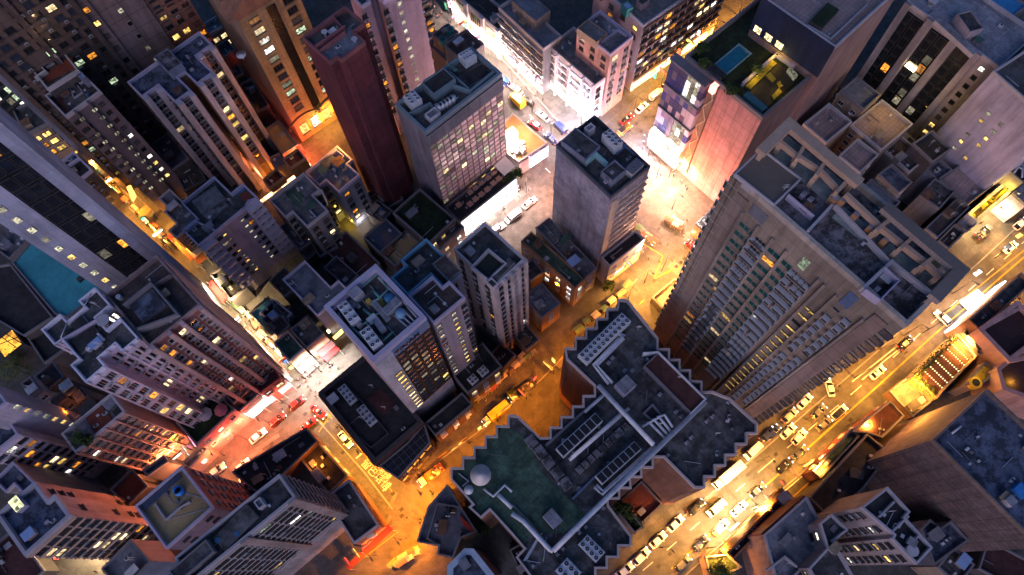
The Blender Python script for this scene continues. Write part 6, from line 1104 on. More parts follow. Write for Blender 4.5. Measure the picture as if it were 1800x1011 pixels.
for c, pts, z, m_, lb in (('a8',[(1030,395),(1185,275),(1220,305),(1085,432)],4.5,RA,'scarlet awning strip at the market house front'),('32',[(555,888),(690,745),(718,772),(578,908)],5,RA,'long scarlet awning on the grey slab podium at the Y junction'),
  ('32',[(465,965),(545,890),(570,912),(490,985)],4.6,M('dull_red_awning', (.22,.03,.02), .8, .2, 1),'dull red awning next to the long scarlet one'),('21',[(1085,490),(1108,470),(1190,560),(1165,588)],5,RA,'scarlet market awning along the narrow left lane'),('a2',[(130,705),(155,680),(195,715),(170,745)],4.5,RA,'little scarlet awning by the L shaped roof'),
  ('a2',[(200,770),(225,750),(400,920),(370,955)],4.5,M('rust_awning', (.3,.1,.04), .85, .3, 1),'rust brown awning row in the market lane'),('a2',[(310,830),(400,770),(470,850),(405,925)],5,M('cream_awning', (.6,.48,.38), .85, .2, 1),'cream awning beside the rust brown row'),('a2',[(395,925),(480,860),(525,920),(440,985)],4.5,M('orange_awning', (.55,.17,.04), .85, .2, 1),'orange awning below the cream one'),
  ('z3',[(805,865),(885,808),(925,850),(860,910)],4.5,M('rust_awning', (.3,.1,.04)),'rust awning at the amber end of the market lane'),('z3',[(725,670),(760,650),(810,740),(780,790)],4.5,M('pale_blue_awning', (.3,.38,.42), .8, .3, 1),'pale blue plastic awning in the amber alley'),
  ('a8',[(745,445),(880,325),(905,350),(770,475)],4.2,M('pinkish_awning', (.5,.33,.32), .8, .2, 1),'pale pink awning, first below the green market roof'),('a8',[(790,490),(935,365),(985,425),(845,545)],3.8,M('lilac_ribbed_awning', (.42,.33,.36), .8, .2, 1, tile=(.6,40)),'wide ribbed lilac awning below the green market roof'),('a8',[(850,560),(1000,435),(1020,455),(880,580)],3.5,M('brown_awning', (.16,.07,.06), .8, .2, 1),'dark brown awning lowest under the green market roof'),
  ('a8',[(945,290),(1065,180),(1100,225),(985,335)],4.8,M('brown_awning', (.16,.07,.06)),'dark brown awning behind the scarlet strip'),('a8',[(990,335),(1140,210),(1180,265),(1035,385)],4.5,M('plum_awning', (.13,.06,.07), .8, .2, 1),'plum awning between the brown one and the scarlet strip'),
  ('a8',[(1090,120),(1165,45),(1185,65),(1110,145)],5,EM('white_tube_light', (1,.8,.45)),'thin white lit tube sign under the chiller tower') ,('a8',[(1150,185),(1235,105),(1255,135),(1175,205)],4.5,EM('amber_sign_light', (1,.5,.06)),'amber lit sign bar under the chiller tower'),
  ('z8',[(75,460),(470,165),(480,185),(90,480)],4,EM('amber_lane_sign', (1,.45,.2), 3, False, .5),'long amber lit sign strip in the narrow upper lane'),('z8',[(355,40),(395,15),(490,160),(450,150)],7,EM('red_neon_panel', (1,.06,.02), 3.5, False, .6),'red neon panel glowing where the upper lane ends')):
    canopy('awning', lb, c, pts, z, m_, 'awning', .15, legs=not lb.startswith(('thin','amber','long amber','red neon')))
LEAF = [M('leaf_green_%d' % i, c, .9, .4, 2) for i, c in enumerate(((.03,.06,.015), (.05,.09,.02), (.075,.11,.025)))]
def tree(c, x, y, z, hgt, r, label, cat='tree', group=None, seed=0, name='tree'):
    rg = random.Random(seed); q = P(c, x, y, z+hgt*.7); o = empty(name, (q.x, q.y, z), label, cat, group); tk = MB().tube([(q.x, q.y, z), (q.x+.1, q.y, z+hgt*.4), (q.x, q.y+.1, z+hgt*.75)], [.16, .12, .05], 7)
    for k in range(5): a = k*1.26; tk.tube([(q.x, q.y, z+hgt*.4), (q.x+r*.6*math.cos(a), q.y+r*.6*math.sin(a), z+hgt*.75)], [.07, .03], 5)
    part('trunk', tk, M('bark', (.08,.055,.04), .95, .3, 2), o); cr = MB()
    for k in range(10):
        d = Vector((rg.gauss(0,1), rg.gauss(0,1), rg.gauss(0,.6))).normalized()*r*rg.uniform(.2,.85); cc = Vector((q.x, q.y, z+hgt*.75))+d; mi = rg.randint(0, 2)
        for t in range(70):
            p = cc+Vector((rg.gauss(0,.3), rg.gauss(0,.3), rg.gauss(0,.25)))*r*.8; u = Vector((rg.gauss(0,1), rg.gauss(0,1), rg.gauss(0,.7))).normalized()*rg.uniform(.15,.32); v = u.orthogonal().normalized()*u.length*.6
            cr.add([p-u, p+v, p+u, p-v], [(0,1,2,3)], mi)
    part('crown', cr, LEAF, o)
for i, (c, x, y, z, h_, r, lb) in enumerate((('31',600,655,6.4,5,2.2,'small green tree beside the red terracotta yard'),('31',410,300,31,3,1.8,'shrubby tree on the salmon block roof'),('31',450,300,31,2.5,1.4,'smaller bush beside the shrubby rooftop tree'),('a4',120,40,0,9,5,'dark tree in the unlit yard at the left edge'),('21',60,900,0,8,4.5,'second dark tree below the amber lit window at the left'),('c3',340,750,6.6,3,1.6,'leafy bush at the corner of the white sign wall'),('c3',260,830,6.6,2.5,1.4,'leafy bush further along the white sign wall'),
   ('23',500,500,0,5,1.6,'street tree at the amber street below the slate tower podium'),('33',600,680,5,2.2,1.8,'hedge tree on the low annex'),('a5',380,960,6,4,2.4,'garden tree in the glowing court by the golden road'),('c6',640,440,0,2.6,1.2,'plants behind the open lorry'),('b8',1160,600,0,5,2.2,'dark tree beside the wedge shaped house'),('21',860,350,0,4,1.6,'small green tree in the market lane'),('31',520,640,0,5,2.2,'dark tree left of the red terracotta yard'),('b1',700,550,40,2.4,1.6,'reddish shrub on the roof garden near the courtyard'),('b1',430,290,40,2.4,1.4,'shrub by the glass pavilion in the roof garden'),('b1',420,140,40,2.2,1.6,'shrub bed along the left rim of the roof garden'),('b1',960,320,40,2.2,1.4,'shrub between pool and courtyard'))):
    tree(c, x, y, z, h_, r, lb, seed=i)
def hedge(c, pts, z, wd, hgt, label):
    p = PP(c, pts, z+hgt); rg = random.Random(len(label)); mb = MB()
    for a, b_ in zip(p, p[1:]):
        n = int((b_-a).length*50)
        for k in range(n):
            t = rg.random(); q = a+(b_-a)*t; pt = Vector((q.x+rg.uniform(-.5,.5)*wd, q.y+rg.uniform(-.5,.5)*wd, z+hgt*rg.random())); u = Vector((rg.gauss(0,1), rg.gauss(0,1), rg.gauss(0,.7))).normalized()*rg.uniform(.15,.3); v = u.orthogonal().normalized()*u.length*.6
            mb.add([pt-u, pt+v, pt+u, pt-v], [(0,1,2,3)], rg.randint(0,2))
    m_ = cen(p); solo('hedge', mb, LEAF, (m_.x, m_.y, z), label, 'hedge')
hedge('z7', [(500,760),(285,570),(690,165)], 6, 1.6, 1.4, 'green hedge along two sides of the fairy light garden'); hedge('33', [(530,700),(570,640),(680,755)], 5.1, 1.6, 1.0, 'dark hedge on the annex beside the saw toothed block'); hedge('c3', [(380,690),(180,850)], 8.8, .9, .8, 'planted strip along the top of the white sign wall')
bulb = EM('fairy_bulb_glow', (1,.6,.25), 5, False, 0)
for i, (a, c_) in enumerate((((690,205),(870,372)),((640,250),(800,405)),((588,295),(768,465)),((530,355),(715,525)),((472,410),(655,585)),((420,468),(600,640)),((368,518),(550,690)))):
    p0, p1 = P('z7', *a, 8.6), P('z7', *c_, 8.6); o = empty('string_light', (p0.x, p0.y, 6), ('first','second','third','fourth','fifth','sixth','seventh')[i]+' string of fairy lights over the roof garden, counted from the top right', 'string light', 'fairy light strings')
    part('wire', MB().tube([(p0.x, p0.y, 8.6), (p1.x, p1.y, 8.6)], .02, 4), PLT, o)
    for s_ in (p0, p1): part('post', MB().cyl((s_.x, s_.y), .05, 6, 8.6, 6), PLT, o)
    bm_ = MB().cyl((0,0), .11, -.12, .1, 8).mesh('bulb', [bulb])
    for k in range(9): q = p0+(p1-p0)*((k+.5)/9); x = bpy.data.objects.new('bulb', bm_); x.location = (q.x, q.y, 8.5); link(x, o)
rg = random.Random(3)
for i in range(14):   # crates on the sandy deck
    x, y = 300+(i % 4)*42+rg.uniform(-8,8), 310+(i//4)*45+(i % 4)*18; q = P('c3', x, y, 8); tag(solo('crate', MB().box((q.x, q.y, 6.6), 1.5, 1.0, rg.uniform(.8,1.5), e=Vector((.74,.67))), M('pale_crate', (.5,.46,.4), .8, .2, 1), (q.x, q.y, 6.6), 'pale boxed crate stacked with others on the sandy deck', 'crate', 'crates on the sandy deck'))
solo('site_cabin', MB().prism(ortho(PP('c3', [(180,215),(290,165),(385,225),(255,310)], 9.5)), 6.6, 9.4), M('cream_cabin', (.55,.48,.36), .8, .15, 1), (*P('c3',280,230,7), 6.6), 'cream site cabin on the sandy deck by the glass slab', 'cabin')
# ================================================================== PEOPLE
def person_mesh(name, stride, shirt, trousers, seed):
    J = {'pel': (0,0,.95), 'chest': (0,0,1.3), 'neck': (0,0,1.48), 'head': (.02,0,1.6), 'top': (.02,0,1.72)}
    vs, es, rd = [], [], []
    def v(p, r): vs.append(p); rd.append(r); return len(vs)-1
    pel = v((0,0,.95), (.13,.17)); ab = v((0,0,1.12), (.11,.15)); ch = v((.01,0,1.36), (.12,.19)); nk = v((.01,0,1.5), (.055,.055)); hd = v((.03,0,1.6), (.085,.08)); tp = v((.02,0,1.72), (.06,.06))
    es += [(pel,ab),(ab,ch),(ch,nk),(nk,hd),(hd,tp)]
    for s in (-1, 1):
        hip = v((0,.09*s,.9), (.09,.09)); kn = v((.12*stride*s+.04,.1*s,.5), (.06,.06)); an = v((.22*stride*s-.05*stride,.1*s,.09), (.04,.04)); toe = v((.22*stride*s+.13,.1*s,.04), (.04,.035)); es += [(pel,hip),(hip,kn),(kn,an),(an,toe)]
        sh = v((0,.2*s,1.4), (.06,.06)); el = v((-.1*stride*s-.03,.26*s,1.14), (.045,.045)); wr = v((-.16*stride*s+.08,.25*s,.92), (.032,.032)); ha = v((-.18*stride*s+.12,.25*s,.82), (.035,.025)); es += [(ch,sh),(sh,el),(el,wr),(wr,ha)]
    me = bpy.data.meshes.new('tmp'); me.from_pydata(vs, es, []); o = bpy.data.objects.new('tmp', me); C.objects.link(o)
    o.modifiers.new('s', 'SKIN'); ly = me.skin_vertices[0].data
    for i, r in enumerate(rd): ly[i].radius = r
    ly[0].use_root = True
    sb = o.modifiers.new('d', 'SUBSURF'); sb.levels = 1
    dg = bpy.context.evaluated_depsgraph_get(); out = bpy.data.meshes.new_from_object(o.evaluated_get(dg)); out.name = name; bpy.data.objects.remove(o)
    skin = M('skin', (.38,.23,.16), .6, 0); hair = M('dark_hair', (.02,.015,.012), .7, 0)
    out.materials.clear()
    for x in (shirt, trousers, skin, hair, PLT): out.materials.append(x)
    for p in out.polygons:
        c = p.center; k = 0 if c.z > .96 else 1
        if abs(c.y) > .2 and c.z < 1.2: k = 2
        if c.z > 1.47: k = 2
        if c.z > 1.66 or (c.z > 1.56 and c.x < -.0): k = 3
        if c.z < .08: k = 4
        p.material_index = k; p.use_smooth = True
    return out
cl = lambda n, c: M(n+'_cloth', c, .9, .1, 3)
DARK, BLUE, WHITE, RED, GREY = cl('dark',(.02,.02,.025)), cl('blue',(.04,.07,.16)), cl('white',(.6,.58,.55)), cl('red',(.4,.03,.03)), cl('grey',(.2,.2,.21))
PM = [person_mesh('person', 1, DARK, BLUE, 1), person_mesh('person', .5, WHITE, DARK, 2), person_mesh('person', .9, RED, DARK, 3), person_mesh('person', .2, GREY, BLUE, 4), person_mesh('person', .7, BLUE, DARK, 5), person_mesh('person', .4, DARK, DARK, 6)]
rg = random.Random(11)
CL = ['dark top and blue trousers', 'white top and dark trousers', 'red top and dark trousers', 'grey top and blue trousers', 'blue top and dark trousers', 'all dark clothes']
def crowd(c, pts, n, where):
    p = PP(c, pts); 
    for k in range(n):
        i = rg.randrange(len(p)-1) if len(p) > 2 else 0; t = rg.random(); q = p[i]+(p[i+1]-p[i])*t+Vector((rg.gauss(0,1.1), rg.gauss(0,1.1))); j = rg.randrange(len(PM))
        o = bpy.data.objects.new('person', PM[j]); o.location = (q.x, q.y, .06); o.rotation_euler = (0,0,rg.choice((R(42),R(222),R(132),R(312)))+rg.gauss(0,.3)); C.objects.link(o)
        tag(o, 'walker in %s %s' % (CL[j], where), 'person', 'people '+where)
crowd('a8', [(720,640),(880,690),(960,740),(1060,600),(1180,420)], 16, 'at the glaring white crossing'); crowd('a8', [(600,420),(690,520),(760,600)], 10, 'in the blazing lower lane')
crowd('a2', [(20,600),(90,690),(160,790),(240,890)], 12, 'in the cream lit market lane'); crowd('a8', [(230,30),(340,160),(470,310)], 12, 'along the market wall below the red tower'); crowd('z3', [(900,930),(960,980),(480,500),(540,560)], 6, 'in the amber alley')
crowd('13', [(700,760),(760,880),(840,960),(960,960)], 16, 'on the peach lit plaza'); crowd('c5', [(640,30),(720,90),(790,130),(860,170)], 16, 'in the plaza crowd by the stalls'); crowd('c5', [(580,370),(500,600),(470,510),(830,350)], 5, 'crossing the golden plaza')
crowd('c4', [(800,520),(940,430),(1160,190),(1300,190)], 12, 'on the peach lit street'); crowd('z4', [(240,40),(280,80),(320,140)], 14, 'crowding the top street corner'); crowd('z4', [(840,560),(1000,680),(1150,800)], 6, 'under the white tenement')
crowd('c6', [(940,140),(880,170),(700,200),(460,480),(190,700)], 7, 'on the amber street'); crowd('c8', [(850,350),(500,740),(890,430)], 5, 'on the sandy plaza'); crowd('b8', [(490,430),(510,490),(350,730),(300,690)], 5, 'at the amber Y junction')
crowd('34', [(375,40),(370,75),(430,80)], 3, 'crossing the golden road'); crowd('a8', [(610,830),(640,870),(560,960)], 4, 'on the red lit street'); crowd('b7', [(1100,850),(960,920),(1080,860)], 5, 'on the glowing bottom left pavement'); crowd('24', [(560,880),(620,860),(640,790)], 5, 'by the beige tower corner')
# ================================================================== STREET STALLS
rg = random.Random(44)
CLOTH = [M(n+'_stall_cloth', c, .9, .25, 1.2) for n, c in (('tan',(.34,.24,.15)),('grey',(.22,.21,.2)),('faded_red',(.35,.09,.06)),('cream',(.5,.42,.32)),('green',(.1,.17,.1)),('brown',(.16,.1,.07)))]
def stalls(c, pts, n, where, tall=2.3):
    p = PP(c, pts)
    for k in range(n):
        d = (k+.5)/n*(len(p)-1); i = min(int(d), len(p)-2); q = p[i]+(p[i+1]-p[i])*(d-i); e = (p[i+1]-p[i]).normalized(); nn = Vector((-e.y, e.x)); q = q+nn*rg.uniform(-.5,.5); w_, dp = rg.uniform(1.6,2.8), rg.uniform(1.3,1.9); j = rg.randrange(len(CLOTH)); h_ = tall+rg.uniform(-.3,.3)
        o = empty('market_stall', (q.x, q.y, .05), 'street stall under a %s cloth %s' % (('tan','grey','faded red','cream','green','brown')[j], where), 'stall', 'stalls '+where); o.rotation_euler = (0,0,math.atan2(e.y, e.x)+rg.uniform(-.1,.1))
        cv = MB(); cv.add([(-w_/2,-dp/2,h_-.25),(w_/2,-dp/2,h_-.25),(w_/2,0,h_+.1),(-w_/2,0,h_+.1),(w_/2,dp/2,h_-.2),(-w_/2,dp/2,h_-.2)], [(0,1,2,3),(3,2,4,5)]); child('canopy', cv.mesh('canopy', [CLOTH[j]]), o)
        child('counter', MB().box((0,0,0), w_*.85, dp*.6, .85).mesh('counter', [M('stall_counter', (.2,.13,.08), .8, .3, 1)]), o); gd = MB()
        for t in range(5): gd.box((rg.uniform(-w_*.35,w_*.35), rg.uniform(-dp*.2,dp*.2), .85), rg.uniform(.2,.45), rg.uniform(.2,.4), rg.uniform(.15,.35))
        child('goods', gd.mesh('goods', [rg.choice([M('cardboard', (.3,.2,.12), .9, .2, 1), M('pale_sheet', (.5,.5,.52), .8, .2, 1)])]), o)
        for sx in (-1, 1):
            for sy in (-1, 1): child('post', cmesh('post|stall', lambda: MB().box((0,0,0), .06, .06, 2.0), [METAL], False), o, (sx*(w_/2-.05), sy*(dp/2-.05), 0))
stalls('c6', [(250,520),(420,380),(560,250),(760,70),(850,-10)], 15, 'along the upper kerb of the amber street'); stalls('0', [(1010,590),(1060,545),(1110,500)], 7, 'at the upper end of the amber street'); stalls('c5', [(270,150),(380,260),(500,350)], 7, 'at the slate tower podium corner')
stalls('b8', [(290,990),(400,900),(530,830)], 7, 'at the bottom of the amber Y junction'); stalls('0', [(178,300),(235,365),(300,425)], 8, 'in the amber market lane'); stalls('0', [(395,515),(440,560),(500,630)], 9, 'in the bright lower market lane'); stalls('c5', [(680,60),(760,120),(830,160)], 6, 'beside the plaza crowd')
# ================================================================== SHOP SIGNS
SG = {'red': EM('red_sign_face', (1,.05,.03), 5, True, .8), 'white': EM('white_sign_face', (1,.9,.82), 6, True, .8), 'amber': EM('amber_sign_face', (1,.5,.08), 6, True, .8), 'green': EM('green_sign_face', (.1,1,.4), 2.5, True, .8), 'blue': EM('blue_sign_face', (.15,.35,1), 4, True, .8), 'pink': EM('pink_sign_face', (1,.3,.5), 4, True, .8)}
def signs(c, pts, n, cols, where, zlo=3.2, zhi=6.5):
    p = PP(c, pts); rg = random.Random(len(where)*7+n)
    for k in range(n):
        d = (k+rg.uniform(.2,.8))/n*(len(p)-1); i = min(int(d), len(p)-2); q = p[i]+(p[i+1]-p[i])*(d-i); e = (p[i+1]-p[i]).normalized(); z = rg.uniform(zlo, zhi); col = rg.choice(cols); up = rg.random() < .5
        if rg.random() < .4: e = Vector((-e.y, e.x))
        w_, h_ = (rg.uniform(.8,1.1), rg.uniform(1.8,3)) if up else (rg.uniform(1.8,3.4), rg.uniform(.7,1.1))
        o = empty('shop_sign', (q.x, q.y, z), 'small lit %s shop sign box %s' % (col, where), 'shop sign', '%s shop signs %s' % (col, where)); o.rotation_euler = (0,0,math.atan2(e.y, e.x))
        child('sign_box', MB().box((0,0,0), w_+.16, .3, h_+.16).mesh('sign_box', [PLT]), o); 
        for s_ in (-1, 1): child('sign_face', MB().box((0,s_*.16,.08), w_, .04, h_).mesh('sign_face', [SG[col]]), o)
        child('bracket', MB().tube([(-w_/2,0,h_*.7),(-w_/2-.5,0,h_*.7)], .05, 6).mesh('bracket', [PLT]), o)
signs('a8', [(230,900),(450,725),(640,575)], 8, ['red','red','pink','white'], 'over the red street'); signs('a8', [(240,60),(420,270),(640,540)], 10, ['amber','red','white','pink'], 'along the lower market lane'); signs('a8', [(560,250),(700,420),(850,585)], 8, ['white','amber','red','blue'], 'on the market house front')
signs('a2', [(40,660),(150,770),(260,880)], 7, ['amber','red','white','green'], 'by the market awnings'); signs('z3', [(420,420),(560,570),(740,800)], 6, ['amber','green','white'], 'in the amber alley'); signs('z4', [(300,40),(460,200),(680,440)], 9, ['white','amber','red','green','pink'], 'on the white upper road')
signs('z4', [(820,500),(970,640),(1120,760)], 7, ['white','amber','blue','pink'], 'under the white tenement'); signs('a3', [(760,900),(1000,700),(1250,470)], 9, ['amber','white','red','green'], 'on the golden upper street'); signs('c5', [(0,790),(180,640),(360,480)], 6, ['amber','white','red'], 'at the golden plaza mouth')
signs('0', [(800,795),(900,715),(990,625)], 8, ['amber','red','amber'], 'along the amber street', 3, 5); signs('0', [(1215,985),(1330,880),(1450,785)], 9, ['amber','white','red'], 'on the roadside shop terrace', 3, 7); signs('0', [(1690,500),(1780,420)], 4, ['white','amber'], 'at the plaza corner'); signs('32', [(480,960),(700,760)], 5, ['red','amber','white'], 'by the scarlet awnings', 3, 4.2)
signs('31', [(940,440),(1080,330)], 5, ['white','pink','amber'], 'on the glowing shop row'); signs('b7', [(620,960),(1000,760),(1250,640)], 6, ['amber','white','red'], 'at the mottled roof block foot'); signs('c4', [(1090,230),(800,430),(480,730)], 6, ['white','pink'], 'below the white sign wall', 2.5, 4); signs('b1', [(60,900),(200,990),(340,1080)], 5, ['white','pink','amber'], 'at the shopping centre foot', 3, 9)
# ================================================================== STREET LAMPS: the light of the streets
COL = {'gold': (1,.39,.05), 'amber': (1,.26,.012), 'peach': (1,.52,.3), 'white': (1,.82,.68), 'pinkw': (1,.69,.57), 'red': (1,.10,.05), 'warm': (1,.68,.32), 'rose': (1,.29,.1), 'yellow': (1,.62,.06), 'violet': (.86,.78,1.0)}
PWR = .26; PM_ = {}
armm = None
def lamp(c, x, y, col, p, h=9.0, where='', kind='street', z=0.0):
    q = P(c, x, y, z); key = kind+col
    if kind == 'street':
        o = empty('street_lamp', (q.x, q.y, z), '%s street lamp on a slim grey post %s' % (col if col != 'pinkw' else 'pinkish', where), 'street lamp', 'street lamps '+where)
        o.rotation_euler = (0, 0, R(-48))
        if 'st' not in PM_:
            PM_['st'] = MB().tube([(0,0,0),(0,0,h*.6),(0,0,9)], [.12,.09,.06], 8).mesh('post', [POST]); PM_['arm'] = MB().tube([(0,0,8.9),(.6,0,9.2),(1.4,0,9.25)], .05, 6).mesh('arm', [POST])
        child('post', PM_['st'], o); child('arm', PM_['arm'], o); hx, hz = 1.5, 9.2
        hd = child('lamp_head', PM_.setdefault('hd', MB().box((0,0,0), .75, .3, .12).mesh('lamp_head', [PLT])), o, (hx, 0, hz))
        child('lens', PM_.setdefault('ln'+col, MB().box((0,0,-.03), .6, .22, .03).mesh('lens', [EM(col+'_lamp_lens', COL[col], 25, False, 0)])), hd)
    else:
        o = empty('point_lamp', (q.x, q.y, z+h-.5), 'small %s floodlight %s' % (col if col != 'pinkw' else 'pinkish', where), 'floodlight', 'floodlights '+where); hx, hz = 0, .1  # this kind also serves the added facade lights below
        child('lamp_head', PM_.setdefault('wl', MB().box((0,0,.12), .35, .25, .2).mesh('lamp_head', [PLT])), o); child('lens', PM_.setdefault('wln'+col, MB().box((0,0,.08), .28, .2, .03).mesh('lens', [EM(col+'_lamp_lens', COL[col], 25, False, 0)])), o)
    k = (col, p, kind)
    if k not in PM_:
        l = bpy.data.lights.new('lamp_light', 'SPOT' if kind == 'street' else 'POINT'); l.color = COL[col]; l.energy = p*PWR; l.shadow_soft_size = .3
        if kind == 'street': l.spot_size = R(164); l.spot_blend = .85
        PM_[k] = l
    lo = bpy.data.objects.new('lamp_light', PM_[k]); C.objects.link(lo); lo.parent = o; lo.location = (hx, 0, hz-.25)
LW = 'wall'
def row(c, pts, n, col, p, where, **k):
    q = [Vector(a) for a in pts]; tot = sum((b_-a).length for a, b_ in zip(q, q[1:]))
    for i in range(n):
        d = tot*(i+.5)/n
        for a, b_ in zip(q, q[1:]):
            L = (b_-a).length
            if d <= L: v = a+(b_-a)*(d/L); lamp(c, v.x, v.y, col, p, where=where, **k); break
            d -= L
row('0', [(1120,1000),(1345,800),(1530,640),(1720,478),(1800,402)], 8, 'gold', 17500, 'along the inner kerb of the golden road')
row('0', [(1200,1000),(1422,803),(1624,640),(1785,506)], 7, 'gold', 19000, 'along the outer kerb of the golden road')
row('0', [(1318,868),(1248,928)], 2, 'warm', 22000, 'above the glaring outer kerb')
row('0', [(800,800),(940,690),(1040,590)], 5, 'amber', 8000, 'along the dim amber street')
row('0', [(1090,540),(1150,480),(1220,460)], 4, 'gold', 19000, 'at the golden plaza mouth')
row('0', [(1165,340),(1180,300),(1130,270),(1195,395)], 4, 'peach', 26000, 'on the peach lit plaza')
row('0', [(1090,225),(1170,150),(1250,75),(1320,5)], 5, 'gold', 17000, 'along the golden upper street')
row('0', [(830,415),(890,365),(945,325)], 3, 'pinkw', 13000, 'on the peach lit street')
row('0', [(985,320),(960,345)], 1, 'rose', 15000, 'by the pink screens')
row('0', [(775,20),(850,110),(910,165),(985,260)], 6, 'pinkw', 14000, 'along the white upper road'); row('0', [(1010,240),(1050,215)], 2, 'violet', 6000, 'under the white balconies')
row('0', [(900,250),(930,280)], 1, 'peach', 7000, 'over the sandy deck', kind=LW, h=13)
row('0', [(175,290),(250,385),(330,455)], 5, 'gold', 14000, 'along the amber market lane'); row('0', [(370,500),(440,570),(500,635)], 4, 'warm', 17000, 'in the bright lower market lane')
row('0', [(540,668),(590,640)], 3, 'white', 16000, 'at the glaring white crossing'); row('0', [(375,815),(450,760),(530,700)], 4, 'rose', 9000, 'along the red street'); row('0', [(400,790),(470,740)], 2, 'red', 4000, 'under the red sign canopy', kind=LW, h=6)
row('0', [(585,735),(640,800),(690,860)], 3, 'gold', 13000, 'along the lettering street'); row('0', [(720,880),(770,850),(735,930),(640,990)], 5, 'amber', 15000, 'around the amber Y junction')
row('0', [(235,930),(180,985),(290,880)], 3, 'warm', 9000, 'over the glowing bottom left pavement'); row('0', [(480,335),(550,275)], 2, 'amber', 3000, 'in the narrow upper lane', kind=LW, h=4)
row('0', [(548,278),(535,285)], 1, 'red', 8000, 'by the red neon', kind=LW, h=6); row('0', [(560,235),(600,220)], 2, 'gold', 3500, 'before the honey tower', kind=LW, h=6)
row('0', [(1700,400),(1760,350)], 2, 'warm', 16000, 'on the plaza corner'); row('0', [(1660,540),(1610,600)], 2, 'peach', 5000, 'at the lit canopy')
row('23', [(150,450),(260,560)], 2, 'amber', 3500, 'in the amber yard', kind=LW, h=7); row('0', [(1600,690),(1625,720)], 2, 'gold', 700, 'on the cream entrance terrace', kind=LW, h=6, z=3)
for c, x, y, z, col, p in (('c8',940,70,8,'yellow',900),('c8',760,200,8,'yellow',700),('c8',610,310,8,'yellow',500),('b1',1120,280,39.5,'yellow',260),('b1',920,480,39.5,'yellow',160),('b1',1170,580,39.5,'yellow',100),('z7',1270,180,9,'yellow',500),('z7',1180,640,9,'yellow',300),('z7',880,560,9,'yellow',200),('z7',1310,60,9,'yellow',500),
   ('a5',420,900,6,'gold',1500),('b3',1010,520,80,'warm',500),('14',640,545,25,'yellow',900),('14',800,590,23,'yellow',500),('z1',560,470,54.8,'warm',260),('z2',960,760,3,'amber',700),('b8',560,820,0,'amber',2500),('34',1180,940,0,'amber',2500),('32',330,430,6,'amber',900),('a4',720,480,19,'amber',250),('31',930,300,6,'yellow',500),('b2',30,700,0,'peach',4000),('24',300,960,4,'gold',2500),('c5',760,900,3,'gold',1500),('b6',420,180,8,'white',3000),('b6',300,300,0,'peach',1200),('z8',810,650,0,'yellow',700),('z8',900,660,0,'white',500)):
    lamp(c, x, y, col, p, 3.0, 'above %s' % {'c8':'the plaza planters','b1':'the roof garden courtyard','z7':'the yellow drums','a5':'the garden court','b3':'the rooftop tank','14':'the black glass strips','z1':'the red terrace roof','z2':'the yard by the honey tower','b8':'the amber stalls','34':'the amber market shed','32':'the amber yard roof','21':'the dark left yard','a4':'the orange wall','31':'the salmon front foot','b2':'the pink tiled wall foot','24':'the beige tower foot','c5':'the dim terrace','b6':'the orange wedge house','z8':'the dark inner yard'}[c], LW, z)
row('0', [(1000,225),(1060,195)], 3, 'violet', 10000, 'added to brighten the white balconies', kind=LW, h=9); row('0', [(860,100),(950,185)], 3, 'pinkw', 3500, 'added to brighten the tenement ledges', kind=LW, h=8)  # added lights that brighten the balcony front and the ledges
row('0', [(1168,318),(1190,372)], 2, 'rose', 9000, 'added to light the pink tiled wall', kind=LW, h=10)  # two added lights for the pink wall
row('0', [(600,262),(650,225)], 2, 'gold', 5000, 'added on the roof to light the honey tower', kind=LW, h=3, z=20)  # extra lights set on a low roof to turn the tower face gold
row('0', [(880,232),(905,275)], 2, 'pinkw', 5000, 'added on the sandy deck to brighten the glass wall', kind=LW, h=3, z=7)  # added fill lights for the slab's glass front
row('0', [(1122,262),(1135,285)], 2, 'violet', 11000, 'added to light the coloured panels', kind=LW, h=9)  # violet fill added for the panel front
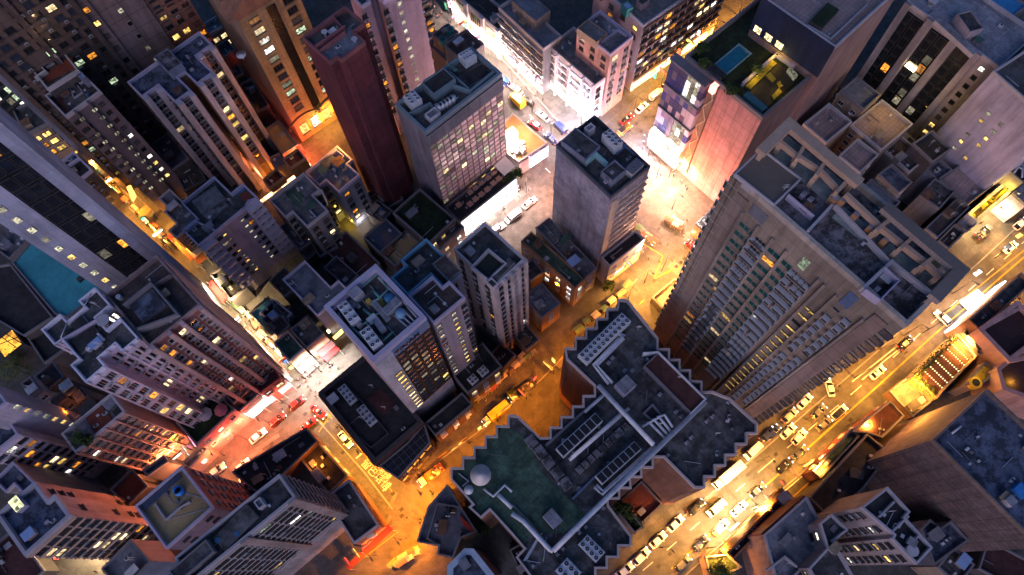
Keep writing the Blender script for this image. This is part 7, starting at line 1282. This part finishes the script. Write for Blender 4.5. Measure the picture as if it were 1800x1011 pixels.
row('0', [(300,800),(355,845)], 2, 'rose', 7000, 'added to light the salmon front', kind=LW, h=6); row('0', [(195,930),(165,960)], 2, 'warm', 7000, 'added to light the mottled roof block front', kind=LW, h=5)  # both rows are added facade fill
row('0', [(1560,745),(1600,700)], 2, 'gold', 5000, 'added to light the brown ribbed block', kind=LW, h=9, z=9); row('0', [(1140,470),(1120,440)], 2, 'peach', 9000, 'added to brighten the slate tower balconies', kind=LW, h=12); row('0', [(480,300),(450,325)], 2, 'rose', 4000, 'at the foot of the finned tower', kind=LW, h=5)  # ribbed block and slate tower rows are added facade lights
row('0', [(1180,880),(1140,860)], 2, 'amber', 12000, 'at the saw toothed court', kind=LW, h=6); row('0', [(450,700),(490,690)], 2, 'rose', 5000, 'added to light the rose brown tower', kind=LW, h=10)  # the rose pair is added fill for the rose brown tower
# ================================================================== SKY
wd = bpy.data.worlds.new('World'); SC.world = wd; wd.use_nodes = True; t = wd.node_tree; bg = t.nodes['Background']
sk = t.nodes.new('ShaderNodeTexSky'); sk.sky_type = 'NISHITA'; sk.sun_disc = False; sk.sun_elevation = R(1.5); sk.sun_rotation = R(200); sk.ozone_density = 3; sk.dust_density = 2.0
tn = t.nodes.new('ShaderNodeMix'); tn.data_type = 'RGBA'; tn.blend_type = 'MULTIPLY'; tn.inputs[0].default_value = 1; tn.inputs[7].default_value = (.96,.93,1.15,1); t.links.new(sk.outputs[0], tn.inputs[6]); t.links.new(tn.outputs[2], bg.inputs[0]); bg.inputs[1].default_value = .1
sl = bpy.data.lights.new('sun', 'SUN'); sl.energy = .3; sl.angle = R(60); sl.color = (.82,.77,1); so = bpy.data.objects.new('sun', sl); C.objects.link(so); so.rotation_euler = (R(66), 0, R(-5))
SC.view_settings.view_transform = 'Standard'; SC.view_settings.look = 'None'; SC.view_settings.exposure = 2.2; SC.view_settings.gamma = 1
SC.cycles.use_denoising = True; SC.cycles.max_bounces = 5; SC.cycles.diffuse_bounces = 3; SC.cycles.glossy_bounces = 3; SC.cycles.sample_clamp_indirect = 6; SC.cycles.use_light_tree = True
